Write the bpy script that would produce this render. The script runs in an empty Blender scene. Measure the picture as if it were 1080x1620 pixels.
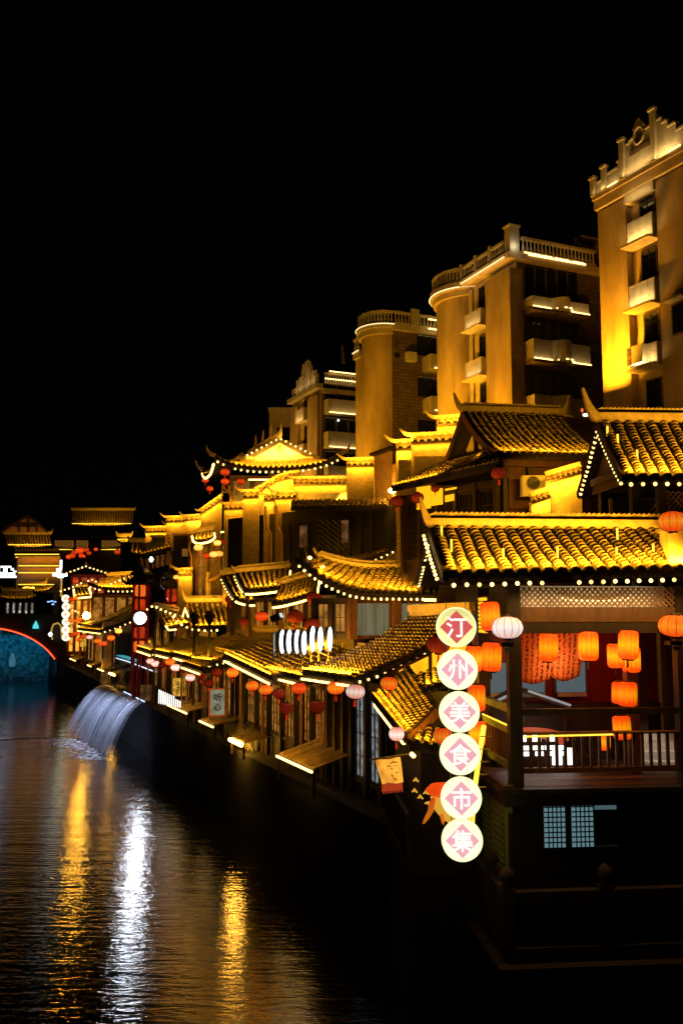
import bpy, bmesh, math, random
from mathutils import Vector, Matrix
random.seed(7)
R = math.radians
scene = bpy.context.scene
COL = scene.collection
V = Vector

# ------------------------------------------------------------------ camera, sky, moon, exposure
F = 1440.0
CAMZ = 8.5
PITCH = math.atan(155.0 / F)
cam_d = bpy.data.cameras.new('camera')
cam = bpy.data.objects.new('camera', cam_d)
COL.objects.link(cam)
cam.location = (0, 0, CAMZ)
cam.rotation_euler = (R(90) + PITCH, 0, 0)
cam_d.sensor_fit = 'VERTICAL'
cam_d.sensor_height = 36.0
cam_d.lens = F / 1620 * 36.0
cam_d.clip_start = 0.1
cam_d.clip_end = 6000
scene.camera = cam

world = bpy.data.worlds.new('World')
scene.world = world
world.use_nodes = True
wn = world.node_tree
bg = wn.nodes['Background']
sky = wn.nodes.new('ShaderNodeTexSky')
sky.sky_type = 'NISHITA'
sky.sun_disc = False
sky.sun_elevation = R(4)
sky.sun_rotation = R(200)
wn.links.new(sky.outputs[0], bg.inputs[0])
bg.inputs[1].default_value = 0.00015
sun_d = bpy.data.lights.new('moon_light', 'SUN')
sun_d.energy = 0.004
sun_d.angle = R(0.5)
sun_d.color = (1, .95, .88)
sun = bpy.data.objects.new('moon_light', sun_d)
sun.rotation_euler = (R(60), 0, R(160))
COL.objects.link(sun)

scene.view_settings.view_transform = 'Standard'
scene.view_settings.look = 'None'
scene.view_settings.exposure = 0.0
scene.view_settings.gamma = 1.0
scene.view_settings.use_curve_mapping = False
cy = scene.cycles
try:
    cy.use_denoising = True
    cy.denoiser = 'OPENIMAGEDENOISE'
    cy.max_bounces = 6
    cy.diffuse_bounces = 2
    cy.glossy_bounces = 3
    cy.transparent_max_bounces = 12
    cy.sample_clamp_indirect = 4.0
    cy.caustics_reflective = False
    cy.caustics_refractive = False
    cy.use_light_tree = True
except Exception:
    pass

# ------------------------------------------------------------------ photo point -> place helpers
CP, SP_ = math.cos(PITCH), math.sin(PITCH)
def W(px, py, Y):
    """world point seen at photo position (px, py) at distance Y along the river"""
    dx = (px - 540) / F
    dy = (810 - py) / F
    f = CP - SP_ * dy
    u = SP_ + CP * dy
    k = Y / f
    return V((dx * k, Y, CAMZ + u * k))

class Fr:
    """ground frame: s runs away along the street, t runs to the right/inland"""
    def __init__(self, o, deg):
        a = R(deg)
        self.o = V((o[0], o[1], 0)); self.a = a
        self.s = V((-math.sin(a), math.cos(a), 0)); self.t = V((math.cos(a), math.sin(a), 0))
    def p(self, s, t, z):
        return self.o + self.s * s + self.t * t + V((0, 0, z))
ST = Fr((3.5, 19), 22.8)
PV = Fr((3.38, 18.5), 5.4)
AP = Fr((0, 0), 25)
def T(px, py, t):
    """world point at photo position lying on the street line set back by t"""
    s = 0
    Y = 40
    for _ in range(12):
        p = W(px, py, Y)
        # distance inland of p
        tt = (p - ST.o).x * ST.t.x + (p - ST.o).y * ST.t.y
        p2 = W(px, py, Y + .1)
        tt2 = (p2 - ST.o).x * ST.t.x + (p2 - ST.o).y * ST.t.y
        Y += (t - tt) / ((tt2 - tt) / .1)
        Y = max(8, min(220, Y))
    return W(px, py, Y)

# ------------------------------------------------------------------ materials
MATS = {}
def nt(name):
    m = bpy.data.materials.new(name); m.use_nodes = True
    return m, m.node_tree.nodes, m.node_tree.links
def mat(name, col, rough=.8, var=.35, scale=3.0, bump=.0, bscale=30.0, metal=0.0, spec=.3, obj_var=0.0, stretch=None, streak=0.0):
    if name in MATS: return MATS[name]
    m, N, L = nt(name)
    b = N['Principled BSDF']
    b.inputs['Roughness'].default_value = rough
    b.inputs['Metallic'].default_value = metal
    b.inputs['Specular IOR Level'].default_value = spec
    tc = N.new('ShaderNodeTexCoord')
    mp = N.new('ShaderNodeMapping')
    L.new(tc.outputs['Object'], mp.inputs[0])
    if stretch: mp.inputs['Scale'].default_value = stretch
    no = N.new('ShaderNodeTexNoise'); no.inputs['Scale'].default_value = scale; no.inputs['Detail'].default_value = 6
    no.inputs['Roughness'].default_value = .65
    L.new(mp.outputs[0], no.inputs['Vector'])
    cr = N.new('ShaderNodeValToRGB')
    cr.color_ramp.elements[0].position = .3; cr.color_ramp.elements[1].position = .72
    cr.color_ramp.elements[0].color = (*[c * (1 - var) for c in col], 1)
    cr.color_ramp.elements[1].color = (*[min(1, c * (1 + var * .6)) for c in col], 1)
    L.new(no.outputs['Fac'], cr.inputs[0])
    out = cr.outputs[0]
    if obj_var:
        oi = N.new('ShaderNodeObjectInfo')
        mr = N.new('ShaderNodeMapRange'); mr.inputs['To Min'].default_value = 1 - obj_var; mr.inputs['To Max'].default_value = 1 + obj_var
        L.new(oi.outputs['Random'], mr.inputs['Value'])
        mx = N.new('ShaderNodeMix'); mx.data_type = 'RGBA'; mx.blend_type = 'MULTIPLY'; mx.inputs['Factor'].default_value = 1
        L.new(out, mx.inputs['A']); L.new(mr.outputs[0], mx.inputs['B'])
        out = mx.outputs['Result']
    if streak:
        mp2 = N.new('ShaderNodeMapping'); mp2.inputs['Scale'].default_value = (.55, .55, .12); L.new(tc.outputs['Object'], mp2.inputs[0])
        n3 = N.new('ShaderNodeTexNoise'); n3.inputs['Scale'].default_value = 1.6; n3.inputs['Detail'].default_value = 7; n3.inputs['Roughness'].default_value = .7; L.new(mp2.outputs[0], n3.inputs['Vector'])
        r3 = N.new('ShaderNodeMapRange'); r3.inputs['From Min'].default_value = .36; r3.inputs['From Max'].default_value = .60; r3.inputs['To Min'].default_value = 1 - streak; r3.inputs['To Max'].default_value = 1.0; L.new(n3.outputs['Fac'], r3.inputs['Value'])
        x3 = N.new('ShaderNodeMix'); x3.data_type = 'RGBA'; x3.blend_type = 'MULTIPLY'; x3.inputs['Factor'].default_value = 1; L.new(out, x3.inputs['A']); L.new(r3.outputs[0], x3.inputs['B']); out = x3.outputs['Result']
    L.new(out, b.inputs['Base Color'])
    if bump:
        n2 = N.new('ShaderNodeTexNoise'); n2.inputs['Scale'].default_value = bscale; n2.inputs['Detail'].default_value = 4
        L.new(mp.outputs[0], n2.inputs['Vector'])
        bp = N.new('ShaderNodeBump'); bp.inputs['Strength'].default_value = bump; bp.inputs['Distance'].default_value = .03
        L.new(n2.outputs['Fac'], bp.inputs['Height']); L.new(bp.outputs[0], b.inputs['Normal'])
    MATS[name] = m
    return m
def em(name, col, st, sample=True, base=(.02, .02, .02)):
    if name in MATS: return MATS[name]
    m, N, L = nt(name)
    b = N['Principled BSDF']
    b.inputs['Base Color'].default_value = (*base, 1)
    b.inputs['Roughness'].default_value = .6
    b.inputs['Emission Color'].default_value = (*col, 1)
    b.inputs['Emission Strength'].default_value = st
    m.cycles.emission_sampling = 'FRONT' if sample else 'NONE'
    MATS[name] = m
    return m
def paper(name, c0, c1, st, zr, ribs, noise=.25):
    """glowing lantern paper: belly painted brighter than the ends in the emission"""
    m, N, L = nt(name)
    b = N['Principled BSDF']; b.inputs['Base Color'].default_value = (c0[0] * .6, c0[1] * .6, c0[2] * .6, 1); b.inputs['Roughness'].default_value = .7
    tc = N.new('ShaderNodeTexCoord'); sx = N.new('ShaderNodeSeparateXYZ'); L.new(tc.outputs['Object'], sx.inputs[0])
    ab = N.new('ShaderNodeMath'); ab.operation = 'ABSOLUTE'; L.new(sx.outputs['Z'], ab.inputs[0])
    no = N.new('ShaderNodeTexNoise'); no.inputs['Scale'].default_value = 5; no.inputs['Detail'].default_value = 3
    L.new(tc.outputs['Object'], no.inputs['Vector'])
    mr = N.new('ShaderNodeMapRange'); mr.inputs['From Min'].default_value = zr; mr.inputs['From Max'].default_value = 0  # inner glow graded into the emission colour, strongest at mid height
    L.new(ab.outputs[0], mr.inputs['Value'])
    ad = N.new('ShaderNodeMath'); ad.operation = 'MULTIPLY_ADD'; ad.inputs[1].default_value = noise * 2; ad.inputs[2].default_value = -noise
    L.new(no.outputs['Fac'], ad.inputs[0])
    sm = N.new('ShaderNodeMath'); sm.operation = 'ADD'; sm.use_clamp = True; L.new(mr.outputs[0], sm.inputs[0]); L.new(ad.outputs[0], sm.inputs[1])
    oi = N.new('ShaderNodeObjectInfo')
    mx = N.new('ShaderNodeMix'); mx.data_type = 'RGBA'
    mx.inputs['A'].default_value = (*c0, 1); mx.inputs['B'].default_value = (*c1, 1)
    L.new(sm.outputs[0], mx.inputs['Factor'])
    L.new(mx.outputs['Result'], b.inputs['Emission Color'])
    m2 = N.new('ShaderNodeMapRange'); m2.inputs['To Min'].default_value = st * .6; m2.inputs['To Max'].default_value = st * 1.25
    L.new(oi.outputs['Random'], m2.inputs['Value']); L.new(m2.outputs[0], b.inputs['Emission Strength'])
    MATS[name] = m
    return m

TILE = mat('clay_tile', (.15, .112, .062), .75, .55, 9, .5, 40, obj_var=.6)
TILEB = mat('tile_bed', (.022, .017, .013), .9, .4, 8)
RIDGE = mat('ridge_clay', (.30, .24, .18), .8, .35, 6, .4, 30, obj_var=.25)
WOODD = mat('dark_wood', (.030, .017, .010), .55, .5, 4, .3, 30, stretch=(1, 1, .25), spec=.4)
WOODB = mat('brown_wood', (.12, .055, .024), .55, .45, 4, .3, 30, stretch=(1, 1, .3))
WOODL = mat('pale_timber', (.30, .17, .075), .65, .35, 5, .3, 40)
PLASTER = mat('cream_plaster', (.46, .36, .24), .9, .45, 1.6, .2, 20)
BRICKW = None
GREYW = mat('grey_timber', (.10, .085, .07), .8, .4, 4, .3, 30)
STONE = mat('grey_stone', (.055, .038, .03), .85, .4, 3, .5, 25)
QUAY = mat('quay_stone', (.013, .011, .009), .9, .5, 1.5, .6, 12)
APT = mat('apartment_render', (.55, .43, .27), .85, .35, .5, .15, 12, streak=.22)
APTD = mat('stained_render', (.50, .37, .21), .85, .55, .35, .15, 12, stretch=(1, 1, .35), streak=.30)
APTT = mat('pale_wall_tile', (.50, .44, .34), .5, .25, 2, streak=.2)
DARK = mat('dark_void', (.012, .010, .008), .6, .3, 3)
GLASSD = mat('dark_glass', (.012, .014, .016), .12, .2, 3, spec=.6)
METAL = mat('grey_metal', (.20, .20, .20), .4, .2, 5, metal=.7)
BLACK = mat('black_iron', (.012, .011, .010), .45, .3, 5)
REDP = mat('red_paint', (.16, .012, .007), .5, .3, 3)
GREENP = mat('green_paint', (.22, .26, .07), .55, .35, 3, .2, 20, stretch=(1, 1, .3))
WHITEP = mat('white_casing', (.55, .52, .44), .6, .15, 3)
THATCH = mat('old_planking', (.20, .14, .075), .85, .5, 6, .5, 40, obj_var=.3)
GOLD = mat('gilt_cap', (.45, .28, .06), .45, .2, 5)
RIBM = mat('lantern_rib', (.14, .03, .01), .6, .2, 5)

BULB = em('bulb_glow', (1, .62, .18), 3.2, False)
def vary(m, lo, hi):
    N, L = m.node_tree.nodes, m.node_tree.links
    oi = N.new('ShaderNodeObjectInfo'); mr = N.new('ShaderNodeMapRange'); mr.inputs['To Min'].default_value = lo; mr.inputs['To Max'].default_value = hi
    L.new(oi.outputs['Random'], mr.inputs['Value']); L.new(mr.outputs[0], N['Principled BSDF'].inputs['Emission Strength'])
vary(BULB, 2.0, 5.0)
BULBM = em('bulb_glow_bright', (1, .80, .42), 5.0, True)
LEDW = em('warm_led', (1, .58, .13), 6.5, True)
LEDA = em('amber_led', (1, .48, .05), 75.0, True)
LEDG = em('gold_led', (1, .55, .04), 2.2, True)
LEDC = em('cool_led', (.62, .78, 1), 6.0, True)
LEDR = em('red_led', (1, .06, .01), 3.0, True)
LEDP = em('pale_led', (1, .64, .20), 4.0, True)
GLOWY = em('amber_plaster_glow', (1, .44, .006), 1.35, True)  # stands for lamplight on plaster, given as emission
GLOWD = em('dim_amber_panel', (1, .42, .05), .16, True)
GLOWB = em('blue_lit_pane', (.30, .56, .62), .36, True)
GLOWBD = em('dim_blue_pane', (.28, .5, .56), .20, True)
GLOWW = em('white_lit_panel', (1, .95, .86), 1.8, True)
GLOWS = em('white_sign_glow', (.80, .92, 1), 3.2, True)
FLOOD = em('flood_glass', (.80, .90, 1), 140.0, True)
AMBF = em('amber_flood_glass', (1, .46, .035), 260.0, True)

def glow_field(name, c, st, scale, lo=.35, hi=.75, stretch=(1, 1, 1)):
    """emission painted in for light thrown back by an uneven lit surface behind paper, curtains or shop goods"""
    m, N, L = nt(name)
    b = N['Principled BSDF']; b.inputs['Base Color'].default_value = (.03, .03, .03, 1)
    tc = N.new('ShaderNodeTexCoord'); mp = N.new('ShaderNodeMapping'); mp.inputs['Scale'].default_value = stretch
    L.new(tc.outputs['Object'], mp.inputs[0])
    no = N.new('ShaderNodeTexNoise'); no.inputs['Scale'].default_value = scale; no.inputs['Detail'].default_value = 5
    L.new(mp.outputs[0], no.inputs['Vector'])
    mr = N.new('ShaderNodeMapRange'); mr.inputs['From Min'].default_value = lo; mr.inputs['From Max'].default_value = hi
    mr.inputs['To Min'].default_value = st * .15; mr.inputs['To Max'].default_value = st
    L.new(no.outputs['Fac'], mr.inputs['Value'])
    b.inputs['Emission Color'].default_value = (*c, 1); L.new(mr.outputs[0], b.inputs['Emission Strength'])
    MATS[name] = m
    return m
CURT = glow_field('lit_curtain', (.62, .62, .36), .30, 2.2, .2, .8, (5, 5, .25))  # light from inside put into the curtain's emission
GLOWYF = glow_field('amber_lamplight_glow', (1, .44, .008), 1.6, 1.2, .1, .6)  # lamplit surface painted as glowing, with no lamp in it
SHOPGLOW = glow_field('lit_shop_window', (1, .40, .06), .62, 3)
BOXGLOW = glow_field('lit_paper_box', (1, .52, .05), 1.1, 4)

def brick_mat(name, c, mortar, sx=6.0):
    m, N, L = nt(name)
    b = N['Principled BSDF']; b.inputs['Roughness'].default_value = .9
    tc = N.new('ShaderNodeTexCoord')
    sp = N.new('ShaderNodeSeparateXYZ'); L.new(tc.outputs['Object'], sp.inputs[0])
    ad = N.new('ShaderNodeMath'); ad.operation = 'ADD'; L.new(sp.outputs[0], ad.inputs[0]); L.new(sp.outputs[1], ad.inputs[1])
    cb = N.new('ShaderNodeCombineXYZ'); L.new(ad.outputs[0], cb.inputs[0]); L.new(sp.outputs[2], cb.inputs[1])
    br = N.new('ShaderNodeTexBrick'); br.inputs['Scale'].default_value = sx
    br.inputs['Color1'].default_value = (*c, 1); br.inputs['Color2'].default_value = (*[x * .6 for x in c], 1); br.inputs['Mortar'].default_value = (*mortar, 1)
    br.inputs['Mortar Size'].default_value = .02
    L.new(cb.outputs[0], br.inputs['Vector']); L.new(br.outputs['Color'], b.inputs['Base Color'])
    bp = N.new('ShaderNodeBump'); bp.inputs['Strength'].default_value = .4; bp.inputs['Distance'].default_value = .02
    L.new(br.outputs['Fac'], bp.inputs['Height']); bp.invert = True; L.new(bp.outputs[0], b.inputs['Normal'])
    MATS[name] = m
    return m
APTG = brick_mat('brown_facing', (.17, .115, .07), (.05, .035, .025), 1.1)
BRICK = brick_mat('grey_brick', (.26, .19, .11), (.12, .09, .06), 4.0)

# ------------------------------------------------------------------ mesh builder
ORG = {}
def org(o):
    while o is not None:
        if o.name in ORG: return ORG[o.name]
        o = o.parent
    return V((0, 0, 0))
class MB:
    def __init__(self): self.v = []; self.f = []; self.m = []; self.mi = 0
    def add(self, vs, fs):
        b = len(self.v); self.v += [tuple(x) for x in vs]
        self.f += [tuple(i + b for i in f) for f in fs]; self.m += [self.mi] * len(fs)
        return self
    def hexa(self, p):   # 8 points: bottom ring 0-3, top ring 4-7
        return self.add(p, [(3, 2, 1, 0), (4, 5, 6, 7), (0, 1, 5, 4), (1, 2, 6, 5), (2, 3, 7, 6), (3, 0, 4, 7)])
    def fbox(self, fr, s0, s1, t0, t1, z0, z1):
        if s0 > s1: s0, s1 = s1, s0
        if t0 > t1: t0, t1 = t1, t0
        c = [(s0, t0), (s0, t1), (s1, t1), (s1, t0)]
        return self.hexa([fr.p(s, t, z0) for s, t in c] + [fr.p(s, t, z1) for s, t in c])
    def box(self, x0, x1, y0, y1, z0, z1):
        c = [(x0, y0), (x1, y0), (x1, y1), (x0, y1)]
        return self.hexa([(x, y, z0) for x, y in c] + [(x, y, z1) for x, y in c])
    def bar(self, P, Q, w, h, up=V((0, 0, 1))):
        """rectangular bar from P to Q"""
        d = (Q - P).normalized(); sd = d.cross(up)
        if sd.length < 1e-4: sd = d.cross(V((1, 0, 0)))
        sd.normalize(); u = sd.cross(d)
        a = [(-w / 2, -h / 2), (w / 2, -h / 2), (w / 2, h / 2), (-w / 2, h / 2)]
        r0 = [P + sd * x + u * y for x, y in a]; r1 = [Q + sd * x + u * y for x, y in a]
        return self.add(r0 + r1, [(0, 1, 2, 3), (7, 6, 5, 4), (0, 4, 5, 1), (1, 5, 6, 2), (2, 6, 7, 3), (3, 7, 4, 0)])
    def sweep(self, path, w, h, taper=None, up=V((0, 0, 1))):
        n = len(path); vs = []; fs = []
        for i, p in enumerate(path):
            d = (path[min(i + 1, n - 1)] - path[max(i - 1, 0)]).normalized()
            sd = d.cross(up)
            sd = sd.normalized() if sd.length > 1e-4 else V((1, 0, 0))
            u = sd.cross(d); k = taper[i] if taper else 1
            vs += [p + sd * (x * w * k) + u * (y * h * k) for x, y in ((-.5, -.5), (.5, -.5), (.5, .5), (-.5, .5))]
        for i in range(n - 1):
            a = i * 4
            for j in range(4):
                fs.append((a + j, a + 4 + j, a + 4 + (j + 1) % 4, a + (j + 1) % 4))
        fs += [(0, 1, 2, 3), (n * 4 - 1, n * 4 - 2, n * 4 - 3, n * 4 - 4)]
        return self.add(vs, fs)
    def tube(self, path, r, n=6, taper=None):
        vs = []; fs = []; m = len(path)
        for i, p in enumerate(path):
            d = (path[min(i + 1, m - 1)] - path[max(i - 1, 0)]).normalized()
            a = d.cross(V((0, 0, 1)))
            if a.length < 1e-3: a = d.cross(V((1, 0, 0)))
            a.normalize(); b = a.cross(d); rr = r * (taper[i] if taper else 1)
            vs += [p + a * (rr * math.cos(2 * math.pi * k / n)) + b * (rr * math.sin(2 * math.pi * k / n)) for k in range(n)]
        for i in range(m - 1):
            for k in range(n):
                fs.append((i * n + k, i * n + (k + 1) % n, (i + 1) * n + (k + 1) % n, (i + 1) * n + k))
        fs += [tuple(range(n - 1, -1, -1)), tuple((m - 1) * n + k for k in range(n))]
        return self.add(vs, fs)
    def lathe(self, prof, c, n=16, lobes=0, amp=0.0):
        vs = []; fs = []; m = len(prof)
        for r, z in prof:
            for k in range(n):
                a = 2 * math.pi * k / n
                rr = r * (1 - amp * (1 if (lobes and k % (n // lobes) == 0) else 0))
                vs.append((c[0] + rr * math.cos(a), c[1] + rr * math.sin(a), c[2] + z))
        for i in range(m - 1):
            for k in range(n):
                fs.append((i * n + k, i * n + (k + 1) % n, (i + 1) * n + (k + 1) % n, (i + 1) * n + k))
        fs += [tuple(range(n - 1, -1, -1)), tuple((m - 1) * n + k for k in range(n))]
        return self.add(vs, fs)
    def mesh(self, name, mats, off=V((0, 0, 0)), smooth=False):
        me = bpy.data.meshes.new(name)
        me.from_pydata([(x[0] - off.x, x[1] - off.y, x[2] - off.z) for x in self.v], [], self.f)
        if not isinstance(mats, (list, tuple)): mats = [mats]
        for m in mats: me.materials.append(m)
        if len(mats) > 1: me.polygons.foreach_set('material_index', self.m)
        if smooth: me.polygons.foreach_set('use_smooth', [True] * len(self.f))
        me.update()
        return me
    def build(self, name, mats, parent=None, kind=None, label=None, smooth=False):
        o = bpy.data.objects.new(name, self.mesh(name, mats, org(parent) if parent else V((0, 0, 0)), smooth))
        COL.objects.link(o)
        if parent: o.parent = parent
        if kind: o['kind'] = kind
        if label: o['label'] = label
        return o
def thing(name, label, cat, loc, group=None):
    o = bpy.data.objects.new(name, None); COL.objects.link(o)
    o.empty_display_size = .2
    o.location = loc; o['label'] = label; o['category'] = cat
    if group: o['group'] = group
    ORG[o.name] = V(loc)
    return o
def inst(name, me, parent, M):
    """one more piece sharing mesh data, M given in world space"""
    o = bpy.data.objects.new(name, me); COL.objects.link(o)
    o.parent = parent
    o.matrix_local = Matrix.Translation(-org(parent)) @ M
    return o
def frame_m(P, x, y, z):
    return Matrix(((x.x, y.x, z.x, P.x), (x.y, y.y, z.y, P.y), (x.z, y.z, z.z, P.z), (0, 0, 0, 1)))

# ------------------------------------------------------------------ lamps on the roofs
AMBER = (1, .43, .014)
WASH_GAIN = 4.6
def area(parent, P, to, sx, sy, power, col=AMBER, spread=150):
    d = bpy.data.lights.new('wash_lamp', 'AREA'); d.shape = 'RECTANGLE'; d.size = sx; d.size_y = sy
    d.energy = power * (WASH_GAIN if col == AMBER else 1.0); d.color = col; d.spread = R(spread)
    o = bpy.data.objects.new('wash_lamp', d); COL.objects.link(o)
    return o, d
def wash(parent, P, Q, target, power, col=AMBER, w=.06, spread=160):
    """strip lamp lying between P and Q, shining at target"""
    mid = (P + Q) / 2; x = (Q - P); ln = x.length; x = x.normalized()
    z = target - mid; z = -(z - x * z.dot(x)).normalized(); y = z.cross(x)
    o, d = area(parent, mid, target, ln, w, power, col, spread)
    o.parent = parent
    o.matrix_local = Matrix.Translation(-org(parent)) @ frame_m(mid, x, y, z)
    return o
def point(parent, P, power, col=AMBER, r=.1):
    d = bpy.data.lights.new('lamp', 'POINT'); d.energy = power; d.color = col; d.shadow_soft_size = r
    o = bpy.data.objects.new('lamp', d); COL.objects.link(o)
    if parent: o.parent = parent
    o.location = P - (org(parent) if parent else V((0, 0, 0)))
    return o
def spot(parent, P, target, power, col=AMBER, ang=70, blend=.6, r=.1):
    d = bpy.data.lights.new('flood_lamp', 'SPOT'); d.energy = power; d.color = col; d.spot_size = R(ang); d.spot_blend = blend; d.shadow_soft_size = r
    o = bpy.data.objects.new('flood_lamp', d); COL.objects.link(o)
    z = -(target - P).normalized(); x = V((0, 0, 1)).cross(z)
    x = x.normalized() if x.length > 1e-3 else V((1, 0, 0)); y = z.cross(x)
    if parent: o.parent = parent
    o.matrix_local = Matrix.Translation(-(org(parent) if parent else V((0, 0, 0)))) @ frame_m(P, x, y, z)
    return o

# ------------------------------------------------------------------ bulbs and light bars
def ico(r):
    bm = bmesh.new(); bmesh.ops.create_icosphere(bm, subdivisions=2 if r > .03 else 1, radius=r)
    me = bpy.data.meshes.new('bulb'); bm.to_mesh(me); bm.free()
    me.polygons.foreach_set('use_smooth', [True] * len(me.polygons))
    me.materials.append(BULB)
    return me
BULBS = {}
NB = [0]
def resample(path, sp):
    out = []; carry = sp * .5
    for a, b in zip(path[:-1], path[1:]):
        L_ = (b - a).length; d = carry
        while d < L_:
            out.append(a.lerp(b, d / L_)); d += sp
        carry = d - L_
    return out
def bulbs(parent, path, sp=.3, r=.045, single=True):
    r *= .82
    key = round(r, 3)
    if key not in BULBS: BULBS[key] = ico(r)
    pts = resample(path, sp)
    if single:
        for p in pts:
            if random.random() < .025: continue
            p = p + V((random.uniform(-.1, .1), random.uniform(-.1, .1), random.uniform(-.2, .1))) * r
            o = bpy.data.objects.new('bulb', BULBS[key]); COL.objects.link(o); o.parent = parent; o.location = p - org(parent); NB[0] += 1
    else:
        mb = MB()
        for p in pts: mb.lathe([(r * .5, -r), (r, -.3 * r), (r, .3 * r), (r * .5, r)], p, 6)
        mb.build('bulb_string', BULB, parent, kind='stuff')
    MB().tube(path, .008, 4).build('cable', BLACK, parent)
def led(parent, P, Q, r=.045, m=None, name='light_bar'):
    MB().bar(P, Q, r * 1.3, r * 1.3).build(name, m or LEDW, parent)

# ------------------------------------------------------------------ tiled roofs
TM = {}
def tile_geo(mb, P, x, y, n, r, L_, segs=5, step=.035):
    """one curved cover tile, low end at P, y up the slope"""
    pts0 = []; pts1 = []
    for k in range(segs + 1):
        a = math.pi * k / segs
        pts0.append(P + x * (r * math.cos(a)) + n * (r * .8 * math.sin(a) + step))
        pts1.append(P + y * L_ + x * (r * .86 * math.cos(a)) + n * (r * .69 * math.sin(a)))
    c = segs + 1
    fs = [(k, k + 1, c + k + 1, c + k) for k in range(segs)]
    lip = [P + x * (r * .8 * math.cos(math.pi * k / segs)) + n * (r * .55 * math.sin(math.pi * k / segs) + step * .3) for k in range(c)]
    fs += [(2 * c + k, 2 * c + k + 1, k + 1, k) for k in range(segs)]
    mb.add(pts0 + pts1 + lip, fs)
def tile_mesh(r, L_):
    k = (round(r, 3), round(L_, 3))
    if k not in TM:
        mb = MB(); tile_geo(mb, V((0, 0, 0)), V((1, 0, 0)), V((0, 1, 0)), V((0, 0, 1)), r, L_, 6)
        TM[k] = mb.mesh('cover_tile', TILE, smooth=False)
    return TM[k]

class Roof:
    def __init__(self, A, B, C, D, sag=.07, lift=0.0, lp=3.0):
        self.A, self.B, self.C, self.D = A, B, C, D
        self.sag, self.lift, self.lp = sag, lift, lp
        self.len = ((D - A).length + (C - B).length) / 2
        self.w = (B - A).length
    def S(self, u, v):
        p = self.A.lerp(self.B, v).lerp(self.D.lerp(self.C, v), u)
        z = -self.sag * self.len * 4 * u * (1 - u) * .5
        if self.lift: z += self.lift * abs(2 * v - 1) ** self.lp * (1 - u) ** 1.3
        return p + V((0, 0, z))
    def fr(self, u, v):
        e = .01
        du = (self.S(min(1, u + e), v) - self.S(max(0, u - e), v)).normalized()
        dv = (self.S(u, min(1, v + e)) - self.S(u, max(0, v - e)))
        dv = dv.normalized() if dv.length > 1e-6 else (self.B - self.A).normalized()
        n = dv.cross(du).normalized()
        if n.z < 0: n = -n
        x = du.cross(n)
        return x, du, n

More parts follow.
